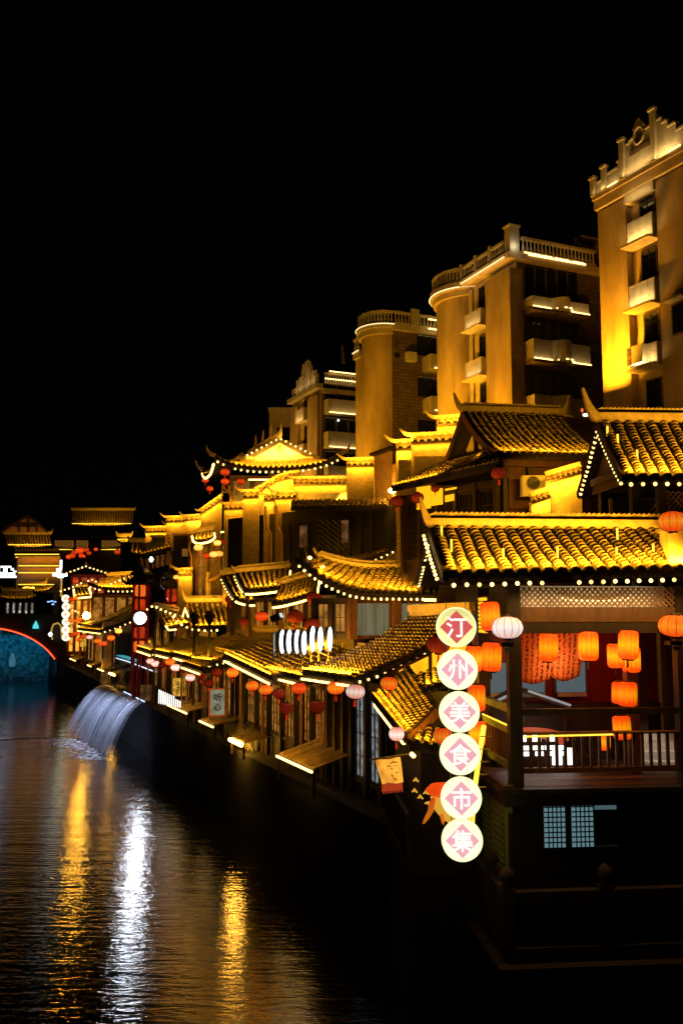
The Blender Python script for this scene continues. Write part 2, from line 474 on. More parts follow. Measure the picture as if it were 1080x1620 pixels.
def roof(parent, A, B, C, D, sp=.27, row=.2, sag=.07, lift=0.0, tiles='stuff', power=0.0, col=AMBER, ridge=.22, curl=(0, 0), boards=(1, 1), trim=None, thick=.1, wash_h=.22, seg=5, out=.05, name='roof', wspan=(0, 1), rm=None, ridge_pieces=False, deep=.5, cls=None, curlx=.09, step=.035):
    rf = (cls or Roof)(A, B, C, D, sag, lift)
    nu, nv = 6, 10 if lift else 4
    mb = MB()
    top = []; bot = []
    for i in range(nu + 1):
        for j in range(nv + 1):
            u, v = i / nu, j / nv
            p = rf.S(u, v); n = rf.fr(u, v)[2]
            top.append(p); bot.append(p - n * thick)
    c = nv + 1; N = len(top); fs = []
    for i in range(nu):
        for j in range(nv):
            a = i * c + j
            fs.append((a, a + 1, a + 1 + c, a + c)); fs.append((N + a + c, N + a + c + 1, N + a + 1, N + a))
    for j in range(nv):
        fs.append((N + j, N + j + 1, j + 1, j)); k = nu * c + j; fs.append((k, k + 1, N + k + 1, N + k))
    for i in range(nu):
        a = i * c; fs.append((a, a + c, N + a + c, N + a)); b = i * c + nv; fs.append((N + b, N + b + c, b + c, b))
    mb.add(top + bot, fs)
    deck = mb.build(name, TILEB, parent)
    ncol = max(2, int(rf.w / sp)); nrow = max(2, int(rf.len / row))
    # cover tiles
    r = sp * .36; L_ = row * 1.15
    tb = MB()
    me = tile_mesh(r, L_) if tiles == 'parts' else None
    prow = min(nrow, max(1, 296 // ncol))
    for i in range(ncol):
        v = (i + .5) / ncol
        wl = (rf.S(.5, min(1, v + .5 / ncol)) - rf.S(.5, max(0, v - .5 / ncol))).length
        for j in range(nrow):
            u = j / nrow
            x, y, n = rf.fr(u, v)
            P = rf.S(u, v) + n * (.012) + x * random.uniform(-.012, .012) - (y * .05 if j == 0 else V((0, 0, 0)))
            q = x.copy(); ang = random.uniform(-.05, .05)
            x2 = (x * math.cos(ang) + y * math.sin(ang)); y2 = (y * math.cos(ang) - x * math.sin(ang))
            n2 = (n + y2 * random.uniform(-.03, .05)).normalized()
            y2 = n2.cross(x2)
            if tiles == 'parts' and j < prow: inst('cover_tile', me, deck, frame_m(P, x2, y2, n2))
            else: tile_geo(tb, P, x2, y2, n2, r * random.uniform(.85, 1.1), L_, seg, step)
    if tb.v: tb.build('roof_tiles', TILE, deck, kind='stuff')
    # fascia and drip course under the eave
    fb = MB()
    path = [rf.S(0, j / 12) for j in range(13)]
    fb.sweep([p - V((0, 0, .12)) for p in path], .05, .16)
    fb.build('fascia', WOODD, parent)
    # pan tile ends: short tongues between covers
    db = MB()
    for i in range(ncol + 1):
        v = min(.999, max(.001, i / ncol)); x, y, n = rf.fr(0, v); P = rf.S(0, v) - y * .06
        a = sp * .28
        yh = V((y.x, y.y, 0)).normalized(); dz = V((0, 0, 1))
        Q = P - yh * .03 - dz * .05
        db.add([Q - x * a + dz * .04, Q + x * a + dz * .04, Q + x * a * .8 - dz * .06, Q - dz * .12, Q - x * a * .8 - dz * .06, Q - x * a + yh * .08 + dz * .05, Q + x * a + yh * .08 + dz * .05], [(0, 1, 2, 3, 4), (0, 5, 6, 1)])
        if i < ncol:
            v2 = (i + .5) / ncol; P2_ = rf.S(0, v2) - yh * .075 - dz * .025; rr_ = sp * .37
            ring = [P2_ + x * (rr_ * math.cos(2 * math.pi * q / 10)) + dz * (rr_ * math.sin(2 * math.pi * q / 10)) for q in range(10)]
            db.add(ring + [p + yh * .04 for p in ring], [tuple(range(10))] + [(q, q + 10, (q + 1) % 10 + 10, (q + 1) % 10) for q in range(10)])
    db.build('drip_tiles', TILEB, deck, kind='stuff')  # eave shade put into the colour: drip tiles take the dark bed clay
    for side, on in zip((0, 1), boards):
        if on:
            bb = MB(); pth = [rf.S(u / 6, side) for u in range(7)]
            sgn = -1 if side == 0 else 1
            xo = (rf.B - rf.A).normalized() * (sgn * .04)
            bb.sweep([p - V((0, 0, .1)) + xo for p in pth], .05, .24)
            bb.build('bargeboard', trim or WOODD, parent)
    if ridge:
        rp = [rf.S(1, j / 12) + V((0, 0, ridge * .5)) for j in range(13)]
        d = (rf.C - rf.D).normalized()
        pre = []; post = []
        if curl[0]:
            for k in range(5, 0, -1): pre.append(rp[0] - d * (k * curlx * curl[0] ** .5) + V((0, 0, curl[0] * (k / 5) ** 2)))
        if curl[1]:
            for k in range(1, 6): post.append(rp[-1] + d * (k * curlx * curl[1] ** .5) + V((0, 0, curl[1] * (k / 5) ** 2)))
        full = pre + rp + post
        tp = [1 - .75 * ((5 - k) / 5) ** 1.5 for k in range(len(pre))] + [1] * 13 + [1 - .75 * ((k + 1) / 5) ** 1.5 for k in range(len(post))]
        ro = MB().sweep(full, .2, ridge, tp).build('ridge', RIDGE, parent)
        # leaning stacked tiles on the ridge
        cb = MB(); n_ = int((rf.C - rf.D).length / .11)
        piece = None
        for k in range(n_):
            p = rp[0].lerp(rp[-1], (k + .5) / n_) + V((0, 0, ridge * .5 + .05))
            p.z = rf.S(1, (k + .5) / n_).z + ridge + .015
            dd = (d * .85 + V((0, 0, .38))).normalized()
            if ridge_pieces:
                if piece is None:
                    q = MB(); q.bar(-dd * .12, dd * .12, .2, .035, up=d.cross(dd)); piece = q.mesh('ridge_tile', RIDGE)
                inst('ridge_tile', piece, ro, Matrix.Translation(p))
            else: cb.bar(p - dd * .12, p + dd * .12, .18, .035, up=d.cross(dd))
        if not ridge_pieces and n_: cb.build('ridge_tiles', RIDGE, ro, kind='stuff')
    if power:
        v0, v1 = wspan
        a = rf.S(0, v0 + .02); b = rf.S(0, v1 - .02)
        if lift:
            a = rf.S(0, .15 * (1 - v0) + v0); b = rf.S(0, 1 - .15)
        x, y, n = rf.fr(.1, .5)
        off = n * (.09 + wash_h * .2) - y * .06
        tgt = rf.S(deep, .5)
        wash(parent, a + off, b + off, tgt, power, col, spread=138)
    return rf

def rake(rf, side, drop=.16, outw=.1):
    s = -1 if side == 0 else 1
    o = (rf.B - rf.A).normalized() * (s * outw)
    return [rf.S(u / 6, side) - V((0, 0, drop)) + o for u in range(7)]
def eave(rf, drop=.2, v0=0, v1=1, fwd=.08):
    y = (rf.D + rf.C - rf.A - rf.B); y.z = 0; y.normalize()
    return [rf.S(0, v0 + (v1 - v0) * j / 14) - V((0, 0, drop)) - y * fwd for j in range(15)]

# ------------------------------------------------------------------ timber fronts
def facade(parent, P, Q, z0, z1, n, pane=None, wood=None, sill=.9, head=.25, lat=4, lath=5, depth=.12, post=.16):
    wood = wood or WOODD
    d = (Q - P); d.z = 0; ln = d.length; d.normalize(); nrm = V((d.y, -d.x, 0))
    if nrm.y > 0: nrm = -nrm
    P = V((P.x, P.y, 0))
    def pt(a, o, z): return P + d * a + nrm * o + V((0, 0, z))
    def bx(mb, a0, a1, o0, o1, za, zb):
        mb.hexa([pt(a0, o0, za), pt(a1, o0, za), pt(a1, o1, za), pt(a0, o1, za), pt(a0, o0, zb), pt(a1, o0, zb), pt(a1, o1, zb), pt(a0, o1, zb)])
    w = MB(); bx(w, 0, ln, -depth - .3, -depth, z0, z1); w.build('wall', wood, parent)
    pm = None
    for i in range(n + 1):
        a = ln * i / n; b = MB(); bx(b, a - post / 2, a + post / 2, -.05, post - .05, z0, z1); b.build('post', wood, parent)
    b = MB(); bx(b, -.1, ln + .1, -.1, .06, z1 - head, z1); b.build('lintel', wood, parent)
    if sill > .1:
        b = MB(); bx(b, 0, ln, -.11, .03, z0 + sill - .08, z0 + sill); b.build('sill_beam', wood, parent)
    for i in range(n):
        a0 = ln * i / n + post / 2 + .02; a1 = ln * (i + 1) / n - post / 2 - .02
        za, zb = z0 + sill + .02, z1 - head - .02
        f = MB()
        for (x0, x1, y0, y1) in ((a0, a0 + .05, za, zb), (a1 - .05, a1, za, zb), (a0 + .05, a1 - .05, za, za + .05), (a0 + .05, a1 - .05, zb - .05, zb)): bx(f, x0, x1, -.08, -.01, y0, y1)
        fo = f.build('window', wood, parent)
        g = MB(); bx(g, a0, a1, -depth + .003, -.085, za, zb); g.build('pane', pane or GLASSD, fo)
        if lat:
            l = MB()
            for k in range(1, lat): x = a0 + (a1 - a0) * k / lat; bx(l, x - .012, x + .012, -.078, -.04, za + .05, zb - .05)
            for k in range(1, lath): z = za + (zb - za) * k / lath; bx(l, a0 + .05, a1 - .05, -.076, -.042, z - .012, z + .012)
            l.build('lattice', wood, fo)

# ------------------------------------------------------------------ lanterns
LPROTO = {}
REDPAPER = paper('red_paper', (.55, .018, .003), (1, .10, .008), .95, .30, 12)
ORPAPER = paper('orange_paper', (.9, .07, .004), (1, .27, .012), 1.0, .30, 12)
PINKPAPER = paper('pale_pink_paper', (.85, .30, .20), (1, .80, .70), 1.25, .30, 12)
DULLPAPER = paper('faint_glow_red_paper', (.30, .012, .004), (.42, .03, .008), .30, .30, 12)  # dull lanterns still carry a faint painted emission
WARMPAPER = paper('warm_yellow_paper', (1, .42, .03), (1, .62, .12), 1.6, .30, 12)
BARPAPER = paper('barrel_paper', (1, .065, .002), (1, .36, .004), 1.3, .56, 8, .32)
WHITEPAPER = paper('white_pink_paper', (.9, .52, .46), (1, .90, .86), 1.2, .36, 12)
def lantern_mesh(kind, pm):
    key = (kind, pm.name)
    if key in LPROTO: return LPROTO[key]
    s = MB()
    if kind == 'globe':
        prof = [(.16, -.36), (.33, -.31), (.45, -.20), (.5, -.06), (.5, .06), (.45, .20), (.33, .31), (.16, .36)]
        s.lathe(prof, (0, 0, 0), 24, 12, .04)
        ribs = MB()
        for k in range(12):
            a = 2 * math.pi * k / 12
            ribs.tube([V((r * .995 * math.cos(a), r * .995 * math.sin(a), z)) for r, z in prof], .008, 4)
        capz = .36; cr = .17
    else:
        prof = [(.30, -.72), (.42, -.68), (.49, -.58), (.5, -.4), (.5, .4), (.49, .58), (.42, .68), (.30, .72)]
        s.lathe(prof, (0, 0, 0), 24, 12, .02)
        ribs = MB()
        for k in range(12):
            a = 2 * math.pi * k / 12
            ribs.tube([V((r * .995 * math.cos(a), r * .995 * math.sin(a), z)) for r, z in prof], .008, 4)
        capz = .72; cr = .31
    cap = MB().lathe([(cr, -.02), (cr * 1.04, .03), (cr * .9, .07)], (0, 0, capz), 12)
    cap.tube([V((0, 0, capz + .07)), V((0, 0, capz + .4))], .012, 4)
    bot = MB().lathe([(cr * .9, -.07), (cr * 1.04, -.03), (cr, .02)], (0, 0, -capz), 12)
    tas = MB()
    for k in range(8):
        a = 2 * math.pi * k / 8
        tas.tube([V((.03 * math.cos(a), .03 * math.sin(a), -capz - .07)), V((.05 * math.cos(a), .05 * math.sin(a), -capz - .42))], .012, 4)
    LPROTO[key] = (s.mesh('lampshade', pm, smooth=True), ribs.mesh('rib_cage', RIBM), cap.mesh('cap', BLACK), bot.mesh('base_ring', BLACK), tas.mesh('tassel', REDPAPER if kind == 'globe' else RIBM))
    return LPROTO[key]
NL = [0]
def lantern(pos, width, pm, label, kind='globe', group=None, cat='lantern', tassel=True, squash=1.0, tilt=0):
    ms = lantern_mesh(kind, pm)
    o = bpy.data.objects.new('paper_lantern', None); COL.objects.link(o); o.empty_display_size = .1
    o.location = pos; o.scale = (width, width, width * squash); o.rotation_euler = (random.uniform(-.05, .05), tilt + random.uniform(-.06, .06), random.uniform(0, 3))
    o['label'] = label; o['category'] = cat
    o['group'] = group or ('barrel lanterns hung about the pavilion' if kind == 'barrel' else 'round lanterns along the lane')
    for nme, me in zip(('lampshade', 'rib_cage', 'cap', 'base_ring', 'tassel'), ms):
        if nme == 'tassel' and not tassel: continue
        c = bpy.data.objects.new(nme, me); COL.objects.link(c); c.parent = o
    NL[0] += 1
    return o

# ------------------------------------------------------------------ tiled wall caps (stepped fire walls)
def wall_cap(parent, P, Q, w=.7, rise=.3, sp=.24, power=8, wall_to=None, wall_m=None, thick=.35, curl=.25, glow=True):
    """little double-pitched tiled coping from P to Q, on a wall going down to wall_to"""
    d = (Q - P).normalized(); dh = V((d.x, d.y, 0)).normalized(); nrm = V((dh.y, -dh.x, 0))
    if nrm.y > 0: nrm = -nrm
    up = V((0, 0, rise))
    cap = MB().sweep([P - V((0, 0, .02)), Q - V((0, 0, .02))], w * .8, .08).build('coping', PLASTER, parent)
    tb = MB(); n = max(2, int((Q - P).length / sp))
    for sgn in (1, -1):
        nn = nrm * sgn; sl = (-nn * (w / 2) + up); L_ = sl.length; y = sl.normalized(); x = d * sgn
        nz = x.cross(y)
        if nz.z < 0: nz = -nz
        rows = 3
        a0, a1 = P + nn * (w / 2), Q + nn * (w / 2)
        tb.add([a0, a1, a1 + sl, a0 + sl], [(0, 1, 2, 3)])
        for i in range(n):
            for j in range(rows):
                tile_geo(tb, a0.lerp(a1, (i + .5) / n) + y * (L_ * j / rows), x, y, nz, sp * .36, L_ / rows * 1.15, 4)
    tb.build('coping_tiles', TILE, cap, kind='stuff')
    rp = [P.lerp(Q, k / 8) + up + V((0, 0, .06)) for k in range(9)]
    pre = [rp[0] - d * (.12 * k) + V((0, 0, curl * (k / 4) ** 2)) for k in (4, 3, 2, 1)] if curl else []
    MB().sweep(pre + rp, .14, .16, [.4, .6, .8, 1][:len(pre)] + [1] * 9).build('coping_ridge', RIDGE, parent)
    if wall_to is not None:
        w_ = MB(); a = nrm * (thick / 2); dz = V((0, 0, -.06))
        A, B = P + dz, Q + dz; A0 = V((P.x, P.y, wall_to)); B0 = V((Q.x, Q.y, wall_to))
        w_.hexa([A0 + a, B0 + a, B0 - a, A0 - a, A + a, B + a, B - a, A - a])
        w_.build('wall', wall_m or PLASTER, parent)
    if power:
        off = nrm * (w / 2 + .25) + V((0, 0, .45))
        wash(parent, P + off, Q + off, (P + Q) / 2 + up * .3, power, AMBER)
        off2 = nrm * (thick / 2 + .16) - V((0, 0, .10))
        wash(parent, P + off2, Q + off2, (P + Q) / 2 - V((0, 0, .8)), power * .75, AMBER)

# ------------------------------------------------------------------ text
def text_mesh(s, size, ex=.01, offset=.0, m=None, shear=0.0):
    c = bpy.data.curves.new('glyph', 'FONT'); c.body = s; c.size = size; c.extrude = ex; c.offset = offset; c.shear = shear
    c.align_x = 'CENTER'; c.align_y = 'CENTER'; c.resolution_u = 3
    o = bpy.data.objects.new('glyph', c); COL.objects.link(o)
    dg = bpy.context.evaluated_depsgraph_get()
    me = bpy.data.meshes.new_from_object(o.evaluated_get(dg))
    bpy.data.objects.remove(o); bpy.data.curves.remove(c)
    if m: me.materials.clear(); me.materials.append(m)
    xs = [v.co.x for v in me.vertices]; ys = [v.co.y for v in me.vertices]
    if xs:
        cx, cy_ = (min(xs) + max(xs)) / 2, (min(ys) + max(ys)) / 2
        for v in me.vertices: v.co.x -= cx; v.co.y -= cy_
    return me
FACE = (V((1, 0, 0)), V((0, 0, 1)), V((0, -1, 0)))   # upright, reading towards the viewer on the bridge

# ================================================================== SETTING
def structure(o): o['kind'] = 'structure'; return o
structure(MB().box(-2500, 2500, -500, 4000, -3.2, -2.6).build('riverbed_ground', QUAY))
def water_mat(name, sc, dist, rough, st=1.0):
    m, N, L = nt(name)
    b = N['Principled BSDF']; b.inputs['Base Color'].default_value = (.004, .006, .007, 1); b.inputs['Roughness'].default_value = rough; b.inputs['IOR'].default_value = 1.7
    b.inputs['Specular IOR Level'].default_value = .9
    tc = N.new('ShaderNodeTexCoord')
    hs = None
    for scale, mul, stretch in sc:
        mp = N.new('ShaderNodeMapping'); mp.inputs['Scale'].default_value = stretch; L.new(tc.outputs['Object'], mp.inputs[0])
        no = N.new('ShaderNodeTexNoise'); no.inputs['Scale'].default_value = scale; no.inputs['Detail'].default_value = 3; no.inputs['Roughness'].default_value = .55
        no.inputs['Distortion'].default_value = .4
        L.new(mp.outputs[0], no.inputs['Vector'])
        mu = N.new('ShaderNodeMath'); mu.operation = 'MULTIPLY'; mu.inputs[1].default_value = mul; L.new(no.outputs['Fac'], mu.inputs[0])
        if hs is None: hs = mu.outputs[0]
        else:
            ad = N.new('ShaderNodeMath'); L.new(hs, ad.inputs[0]); L.new(mu.outputs[0], ad.inputs[1]); hs = ad.outputs[0]
    bp = N.new('ShaderNodeBump'); bp.inputs['Strength'].default_value = st; bp.inputs['Distance'].default_value = dist
    L.new(hs, bp.inputs['Height']); L.new(bp.outputs[0], b.inputs['Normal'])
    MATS[name] = m
    return m
WATER = water_mat('river_water', [(1.1, .70, (.25, 1.2, 1)), (4.2, .42, (.38, 1.3, 1)), (12.0, .16, (.6, 1.4, 1))], .035, .05)
WATERU = water_mat('calm_water', [(.8, 1.0, (.3, 1.6, 1)), (3.0, .3, (.4, 1.6, 1))], .07, .09)
edge = [(40 - 130 * k / 60, 60.5 + 2.2 * k / 60 + .5 * math.sin(k * 1.9) + .35 * math.sin(k * 4.3)) for k in range(61)]
structure(MB().add([(-90, -20, 0), (40, -20, 0)] + [(x, y, 0) for x, y in edge], [tuple(range(63))]).build('river_water', WATER))
structure(MB().add([(x, y - .02, .03) for x, y in edge[::-1]] + [(40, 175, .03), (-90, 175, .03)], [tuple(range(63))]).build('upper_water', WATERU))
structure(MB().fbox(ST, 5.6, 105, 0, 70, -2.7, 2.9).build('quay_ground', QUAY))
structure(MB().fbox(PV, 6.0, 12, 1.2, 40, -2.7, 2.88).build('courtyard_ground', QUAY))
structure(MB().box(-120, -38, 112, 420, -2.7, 2.2).build('far_bank_ground', QUAY))
structure(MB().box(-160, -62, -20, 112, -2.7, 2.2).build('opposite_bank_ground', QUAY))
structure(MB().fbox(ST, 105, 260, -8, 90, -2.7, 2.2).build('far_quay_ground', QUAY))

# ================================================================== NEAR PAVILION
pav = thing('river_pavilion', 'nearest riverside pavilion with bulb-edged tile roof, open lantern balcony and dark ground room', 'pavilion', PV.p(0, 1.8, 1.9))
A = W(704, 905, 17.75); B = W(1120, 896, 18.9)
yv = PV.s * 1.42
D = A + yv + V((0, 0, 1.17)); C = B + yv + V((0, 0, 1.2))
C = W(1050, 838, 19.6)
D.z = C.z
rfP = roof(pav, A, B, C, D, sp=.272, row=.10, sag=.05, lift=0, tiles='parts', power=95, ridge=.2, curl=(.55, 0), boards=(1, 0), wash_h=.42, out=.32, ridge_pieces=True, deep=.5, curlx=.06)
# back slope
Ab = B + PV.s * 2.85; Bb = A + PV.s * 2.85
rfPb = roof(pav, Ab, Bb, D, C, sp=.272, row=.3, sag=.05, ridge=0, boards=(0, 1), seg=3, name='back_roof')
pth = rake(rfP, 0, .22, .03); pth2 = rake(rfPb, 1, .22, .03)
bulbs(pav, rake(rfP, 0, .16, .16), .15, .045); bulbs(pav, pth2, .125, .042)
bulbs(pav, eave(rfP, .26), .262, .052)
# stakes of the little roof floods
for v, u in ((.03, .75), (.05, .45), (.23, .22), (.44, .24), (.67, .22), (.75, .72), (.83, .3)):
    p = rfP.S(u, v); MB().tube([p + V((0, 0, .02)), p + V((0, 0, .28))], .022, 6).build('lamp_stake', LEDG, pav)
gab = MB().add([rfP.S(0, 0) + PV.t * .35 + V((0, 0, -.12)), rfP.S(1, 0) + PV.t * .35 + V((0, 0, -.1)), rfPb.S(0, 1) + PV.t * .35 + V((0, 0, -.12))], [(0, 1, 2)])
gab.build('gable_board', WOODD, pav)
def pb(name, m, s0, s1, t0, t1, z0, z1, parent=None, **k): return MB().fbox(PV, s0, s1, t0, t1, z0, z1).build(name, m, parent or pav, **k)
for s, t, m in ((0, .0, WOODD), (0, 3.52, WOODD), (2.5, 0, WOODD), (2.5, 3.5, WOODB), (1.3, 2.98, WOODB)): pb('post', m, s, s + .24, t - .02, t + .24, 5.0, 9.0)
pb('tie_beam', WOODB, .02, .2, .24, 3.52, 8.26, 8.56)
pb('lower_beam', WOODD, .04, .18, .24, 3.52, 8.03, 8.25)
pb('side_beam', WOODD, .2, 2.6, .02, .2, 8.26, 8.56)
# lattice transom
lt = MB(); x0, x1, z0, z1 = .26, 3.5, 8.57, 8.96
def clipd(c, sg):
    pts = []
    h = z1 - z0
    a, b = c, c + sg * h
    p = [(a, z0), (b, z1)]
    q = []
    for (x, z) in p: q.append([x, z])
    for i in (0, 1):
        if q[i][0] < x0: q[i][1] += (x0 - q[i][0]) * sg * (1); q[i][0] = x0
        if q[i][0] > x1: q[i][1] += (x1 - q[i][0]) * sg; q[i][0] = x1
    return q
k = x0 - .5
while k < x1 + .5:
    for sg in (1, -1):
        q = clipd(k, sg)
        if z0 - .01 <= q[0][1] <= z1 + .01 and z0 - .01 <= q[1][1] <= z1 + .01 and abs(q[0][0] - q[1][0]) > .03:
            lt.bar(PV.p(.06 + .02 * sg, q[0][0], q[0][1]), PV.p(.06 + .02 * sg, q[1][0], q[1][1]), .03, .022, up=PV.s)
    k += .115
lat = lt.build('lattice', WOODL, pav)
pb('transom_paper', mat('transom_paper', (.5, .46, .38), .9), .5, .52, .3, 3.5, 8.5, 9.0)
MB().tube([PV.p(.4, 1.2 + 1.5 * k / 12, 8.78 - .2 * math.sin(math.pi * (.25 + .5 * k / 12)) + .1) for k in range(13)], .018, 5).build('light_rope', LEDP, pav)
wash(pav, PV.p(.3, .4, 8.6), PV.p(.3, 3.2, 8.6), PV.p(.55, 1.8, 8.85), 8, (1, .72, .38))
wash(pav, PV.p(-.3, .3, 8.7), PV.p(-.3, 3.4, 8.7), PV.p(.1, 1.8, 8.35), 9, (1, .6, .2))
wash(pav, PV.p(-.85, -.6, 8.85), PV.p(-.85, 4.2, 8.85), PV.p(.1, 1.8, 6.2), 42, (1, .50, .07), spread=140)  # unseen strip added to carry the eave bulbs' light onto the deck
# deck
for k in range(12):
    pb('deck_plank', WOODB if k % 2 else WOODD, -.2 + k * .33, -.2 + k * .33 + .318, -.25, 4.6, 4.9, 5.0 - random.uniform(0, .006))
pb('deck_beam', WOODD, -.16, 3.6, -.2, 4.5, 4.66, 4.895)
# front rail
pb('upper_rail', WOODD, .06, .16, .22, 3.52, 6.40, 6.52)
pb('hand_rail', WOODB, .05, .18, .22, 3.52, 6.01, 6.06)
pb('bottom_rail', WOODB, .05, .18, .22, 3.52, 5.26, 5.36)
led(pav, PV.p(.03, .26, 5.985), PV.p(.03, 2.1, 6.005), .022, LEDG)
led(pav, PV.p(.03, 2.12, 6.05), PV.p(.03, 3.5, 6.06), .012, mat('gold_strip', (.5, .3, .05), .5))
bal = MB().fbox(PV, .08, .14, -.028, .028, 5.36, 6.01).mesh('baluster', WOODB, PV.p(0, 0, 0))
for k in range(18):
    inst('baluster', bal, pav, Matrix.Translation(PV.p(0, .42 + k * .178, 0)))
# river side rails
for z, m in ((6.42, GREENP), (6.0, GREENP), (5.28, GREENP)): pb('side_rail', m, .24, 2.5, .04, .16, z, z + .14)
led(pav, PV.p(.26, .02, 6.17), PV.p(2.4, .02, 6.17), .018, LEDG)
for k in range(9): pb('side_baluster', WOODB, .4 + k * .24, .46 + k * .24, .07, .13, 5.42, 6.0)
pb('side_sill', WOODB, -.1, 2.6, -.2, .0, 5.005, 5.06)
# room at the back of the balcony
pb('red_back_wall', REDP, 3.4, 3.6, .1, 4.6, 5.0, 8.3)
pb('dark_wainscot', WOODD, 3.3, 3.39, .1, 4.6, 5.0, 6.3)
for t0, t1 in ((.35, 1.75), (2.05, 2.75)):
    w_ = pb('window', GREYW, 3.3, 3.38, t0 - .06, t1 + .06, 6.5, 7.3)
    pb('pane', GLOWBD, 3.27, 3.298, t0, t1, 6.56, 7.25, w_)
    pb('sill', mat('pale_sill', (.35, .36, .36), .6), 3.2, 3.299, t0, t1, 6.46, 6.555, w_)
pb('ceiling_boards', WOODD, .3, 3.4, .1, 4.6, 8.3, 8.36)
# lower dark room
pb('room_wall', WOODD, .1, .3, -.02, 4.6, 2.2, 4.66)
for i, (pa, pz) in enumerate(((860, 894), (905, 940), (943, 979))):
    ta = (W(pa, 1300, 18.6) - PV.o).dot(PV.t); tb_ = (W(pz, 1300, 18.6) - PV.o).dot(PV.t)
    zt = W(900, 1262 if i == 2 else 1269, 18.6).z; zb = W(900, 1341, 18.6).z
    fw = pb('window', WOODD, .04, .098, ta - .06, tb_ + .06, zb - .06, zt + .06)
    if i < 2:
        pb('pane', GLOWB, .03, .039, ta, tb_, zb, zt, fw)
        for q in range(1, 5): pb('lattice_bar', WOODD, .012, .0295, ta + (tb_ - ta) * q / 5 - .011, ta + (tb_ - ta) * q / 5 + .011, zb, zt, fw)
        for q in range(1, 9): pb('lattice_bar', WOODD, .010, .0285, ta, tb_, zb + (zt - zb) * q / 9 - .011, zb + (zt - zb) * q / 9 + .011, fw)
    else:
        zm = zb + (zt - zb) * .74
        pb('upper_pane', GLOWBD, .03, .039, ta, tb_, zm, zt, fw)
        pb('lower_pane', GLASSD, .03, .039, ta, tb_, zb + .03, zm - .04, fw)
        pb('sill', mat('pale_sill', (.35, .36, .36), .6), -.01, .0295, ta, tb_, zb, zb + .028, fw)
# green louvred shutters on the river side
pb('side_wall', GREENP, .3, 3.2, -.02, .1, 2.2, 4.66)
for s0 in (.35, 1.45):
    sh = pb('shutter', GREENP, s0, s0 + .95, -.06, -.021, 2.75, 4.5)
    for q in range(12):
        z = 2.9 + q * .13
        MB().hexa([PV.p(s0 + .1, -.10, z), PV.p(s0 + .85, -.10, z), PV.p(s0 + .85, -.061, z + .05), PV.p(s0 + .1, -.061, z + .05),
                   PV.p(s0 + .1, -.10, z + .02), PV.p(s0 + .85, -.10, z + .02), PV.p(s0 + .85, -.061, z + .07), PV.p(s0 + .1, -.061, z + .07)]).build('slat', GREENP, sh)
pb('side_plate', GREENP, -.05, 3.2, -.08, -.021, 4.52, 4.65)

# stone footing and balustrade
base = thing('stone_balustrade', 'dark carved stone balustrade with ball finials on footing below nearest pavilion', 'balustrade', PV.p(-.6, 1.5, 0))
def bb(name, m, *a, parent=None): return MB().fbox(PV, *a).build(name, m, parent or base)
bb('footing', STONE, -.78, 6, -.42, 6, -2.65, 1.82)
bb('ledge', STONE, -.95, 6, -.56, 6.02, 1.821, 1.93)
bb('floor_slab', STONE, -.7, 6, -.35, 6, 1.931, 2.2)
posts = [-.3, 1.62, 3.55, 5.4]
for a_, b_ in zip(posts[:-1], posts[1:]):
    bb('rail', STONE, -.66, -.46, a_ + .12, b_ - .12, 3.02, 3.2)
    bb('panel', STONE, -.62, -.5, a_ + .12, b_ - .12, 2.2, 2.88)
    for q in (.02, .5, .98):
        x = a_ + .12 + (b_ - a_ - .24) * q
        bb('strut', STONE, -.63, -.49, max(a_ + .121, x - .09), min(b_ - .121, x + .09), 2.881, 3.019)
def finial(s, t, sc=1.0):
    p = bb('newel', STONE, s - .13, s + .13, t - .13, t + .13, 2.2, 3.28)
    MB().lathe([(.06, 0), (.11, .02), (.07, .07), (.12, .12), (.15, .2), (.13, .29), (.07, .35), (.02, .38)], PV.p(s, t, 3.281), 14).build('ball', STONE, p, smooth=True)
for t in posts: finial(-.56, t)
for s in (.6, 2.6, 4.6): finial(s, -.3)
for s0, s1 in ((-.43, .47), (.73, 2.47), (2.73, 4.47)):
    bb('rail', STONE, s0, s1, -.38, -.22, 3.02, 3.2); bb('panel', STONE, s0, s1, -.35, -.25, 2.2, 2.95)

# food counter and steps seen through the rail
fc = thing('market_counter', 'white-lit food counter with red arched board behind pavilion railing', 'counter', PV.p(2.6, 1.0, 5.0))
pb('body', WOODD, 2.3, 2.9, .3, 2.6, 5.001, 5.2, fc)
for i in range(6):
    for j in range(2):
        pb('glow_panel', GLOWW, 2.24, 2.29, .32 + i * .27 + (.0 if j else .05), .32 + i * .27 + .23, 5.25 + j * .13, 5.25 + j * .13 + .09, fc)
for i in range(2): pb('lit_case', GLOWW, 2.2, 2.235, 1.55 + i * .28, 1.55 + i * .28 + .22, 5.05, 5.42, fc)
ar = MB()
for k in range(10):
    a0, a1 = math.pi * k / 10, math.pi * (k + 1) / 10
    c_ = lambda a, r: PV.p(2.32, 1.05 + r * 1.5 * math.cos(a), 5.52 + .42 * r * math.sin(a))
    ar.bar(c_(a0, .55), c_(a1, .55), .03, .24)
ar.build('arched_board', em('red_board_glow', (.9, .10, .03), .5), fc)
for i in range(4): pb('lit_letter', GLOWW, 2.27, 2.3, .42 + i * .34, .42 + i * .34 + .22, 5.56, 5.56 + .16, fc)
point(fc, PV.p(2.0, 1.2, 6.0), 6, (1, .8, .6))
stp = thing('stone_steps', 'white-lit stone steps beside the pavilion balcony post', 'steps', PV.p(2.0, 3.9, 5.0))
for i in range(4): pb('step', WHITEP, 1.6 + i * .3, 1.9 + i * .3, 3.3 + i * .12, 4.6, 5.001 + i * .001, 5.18 + i * .17, stp)
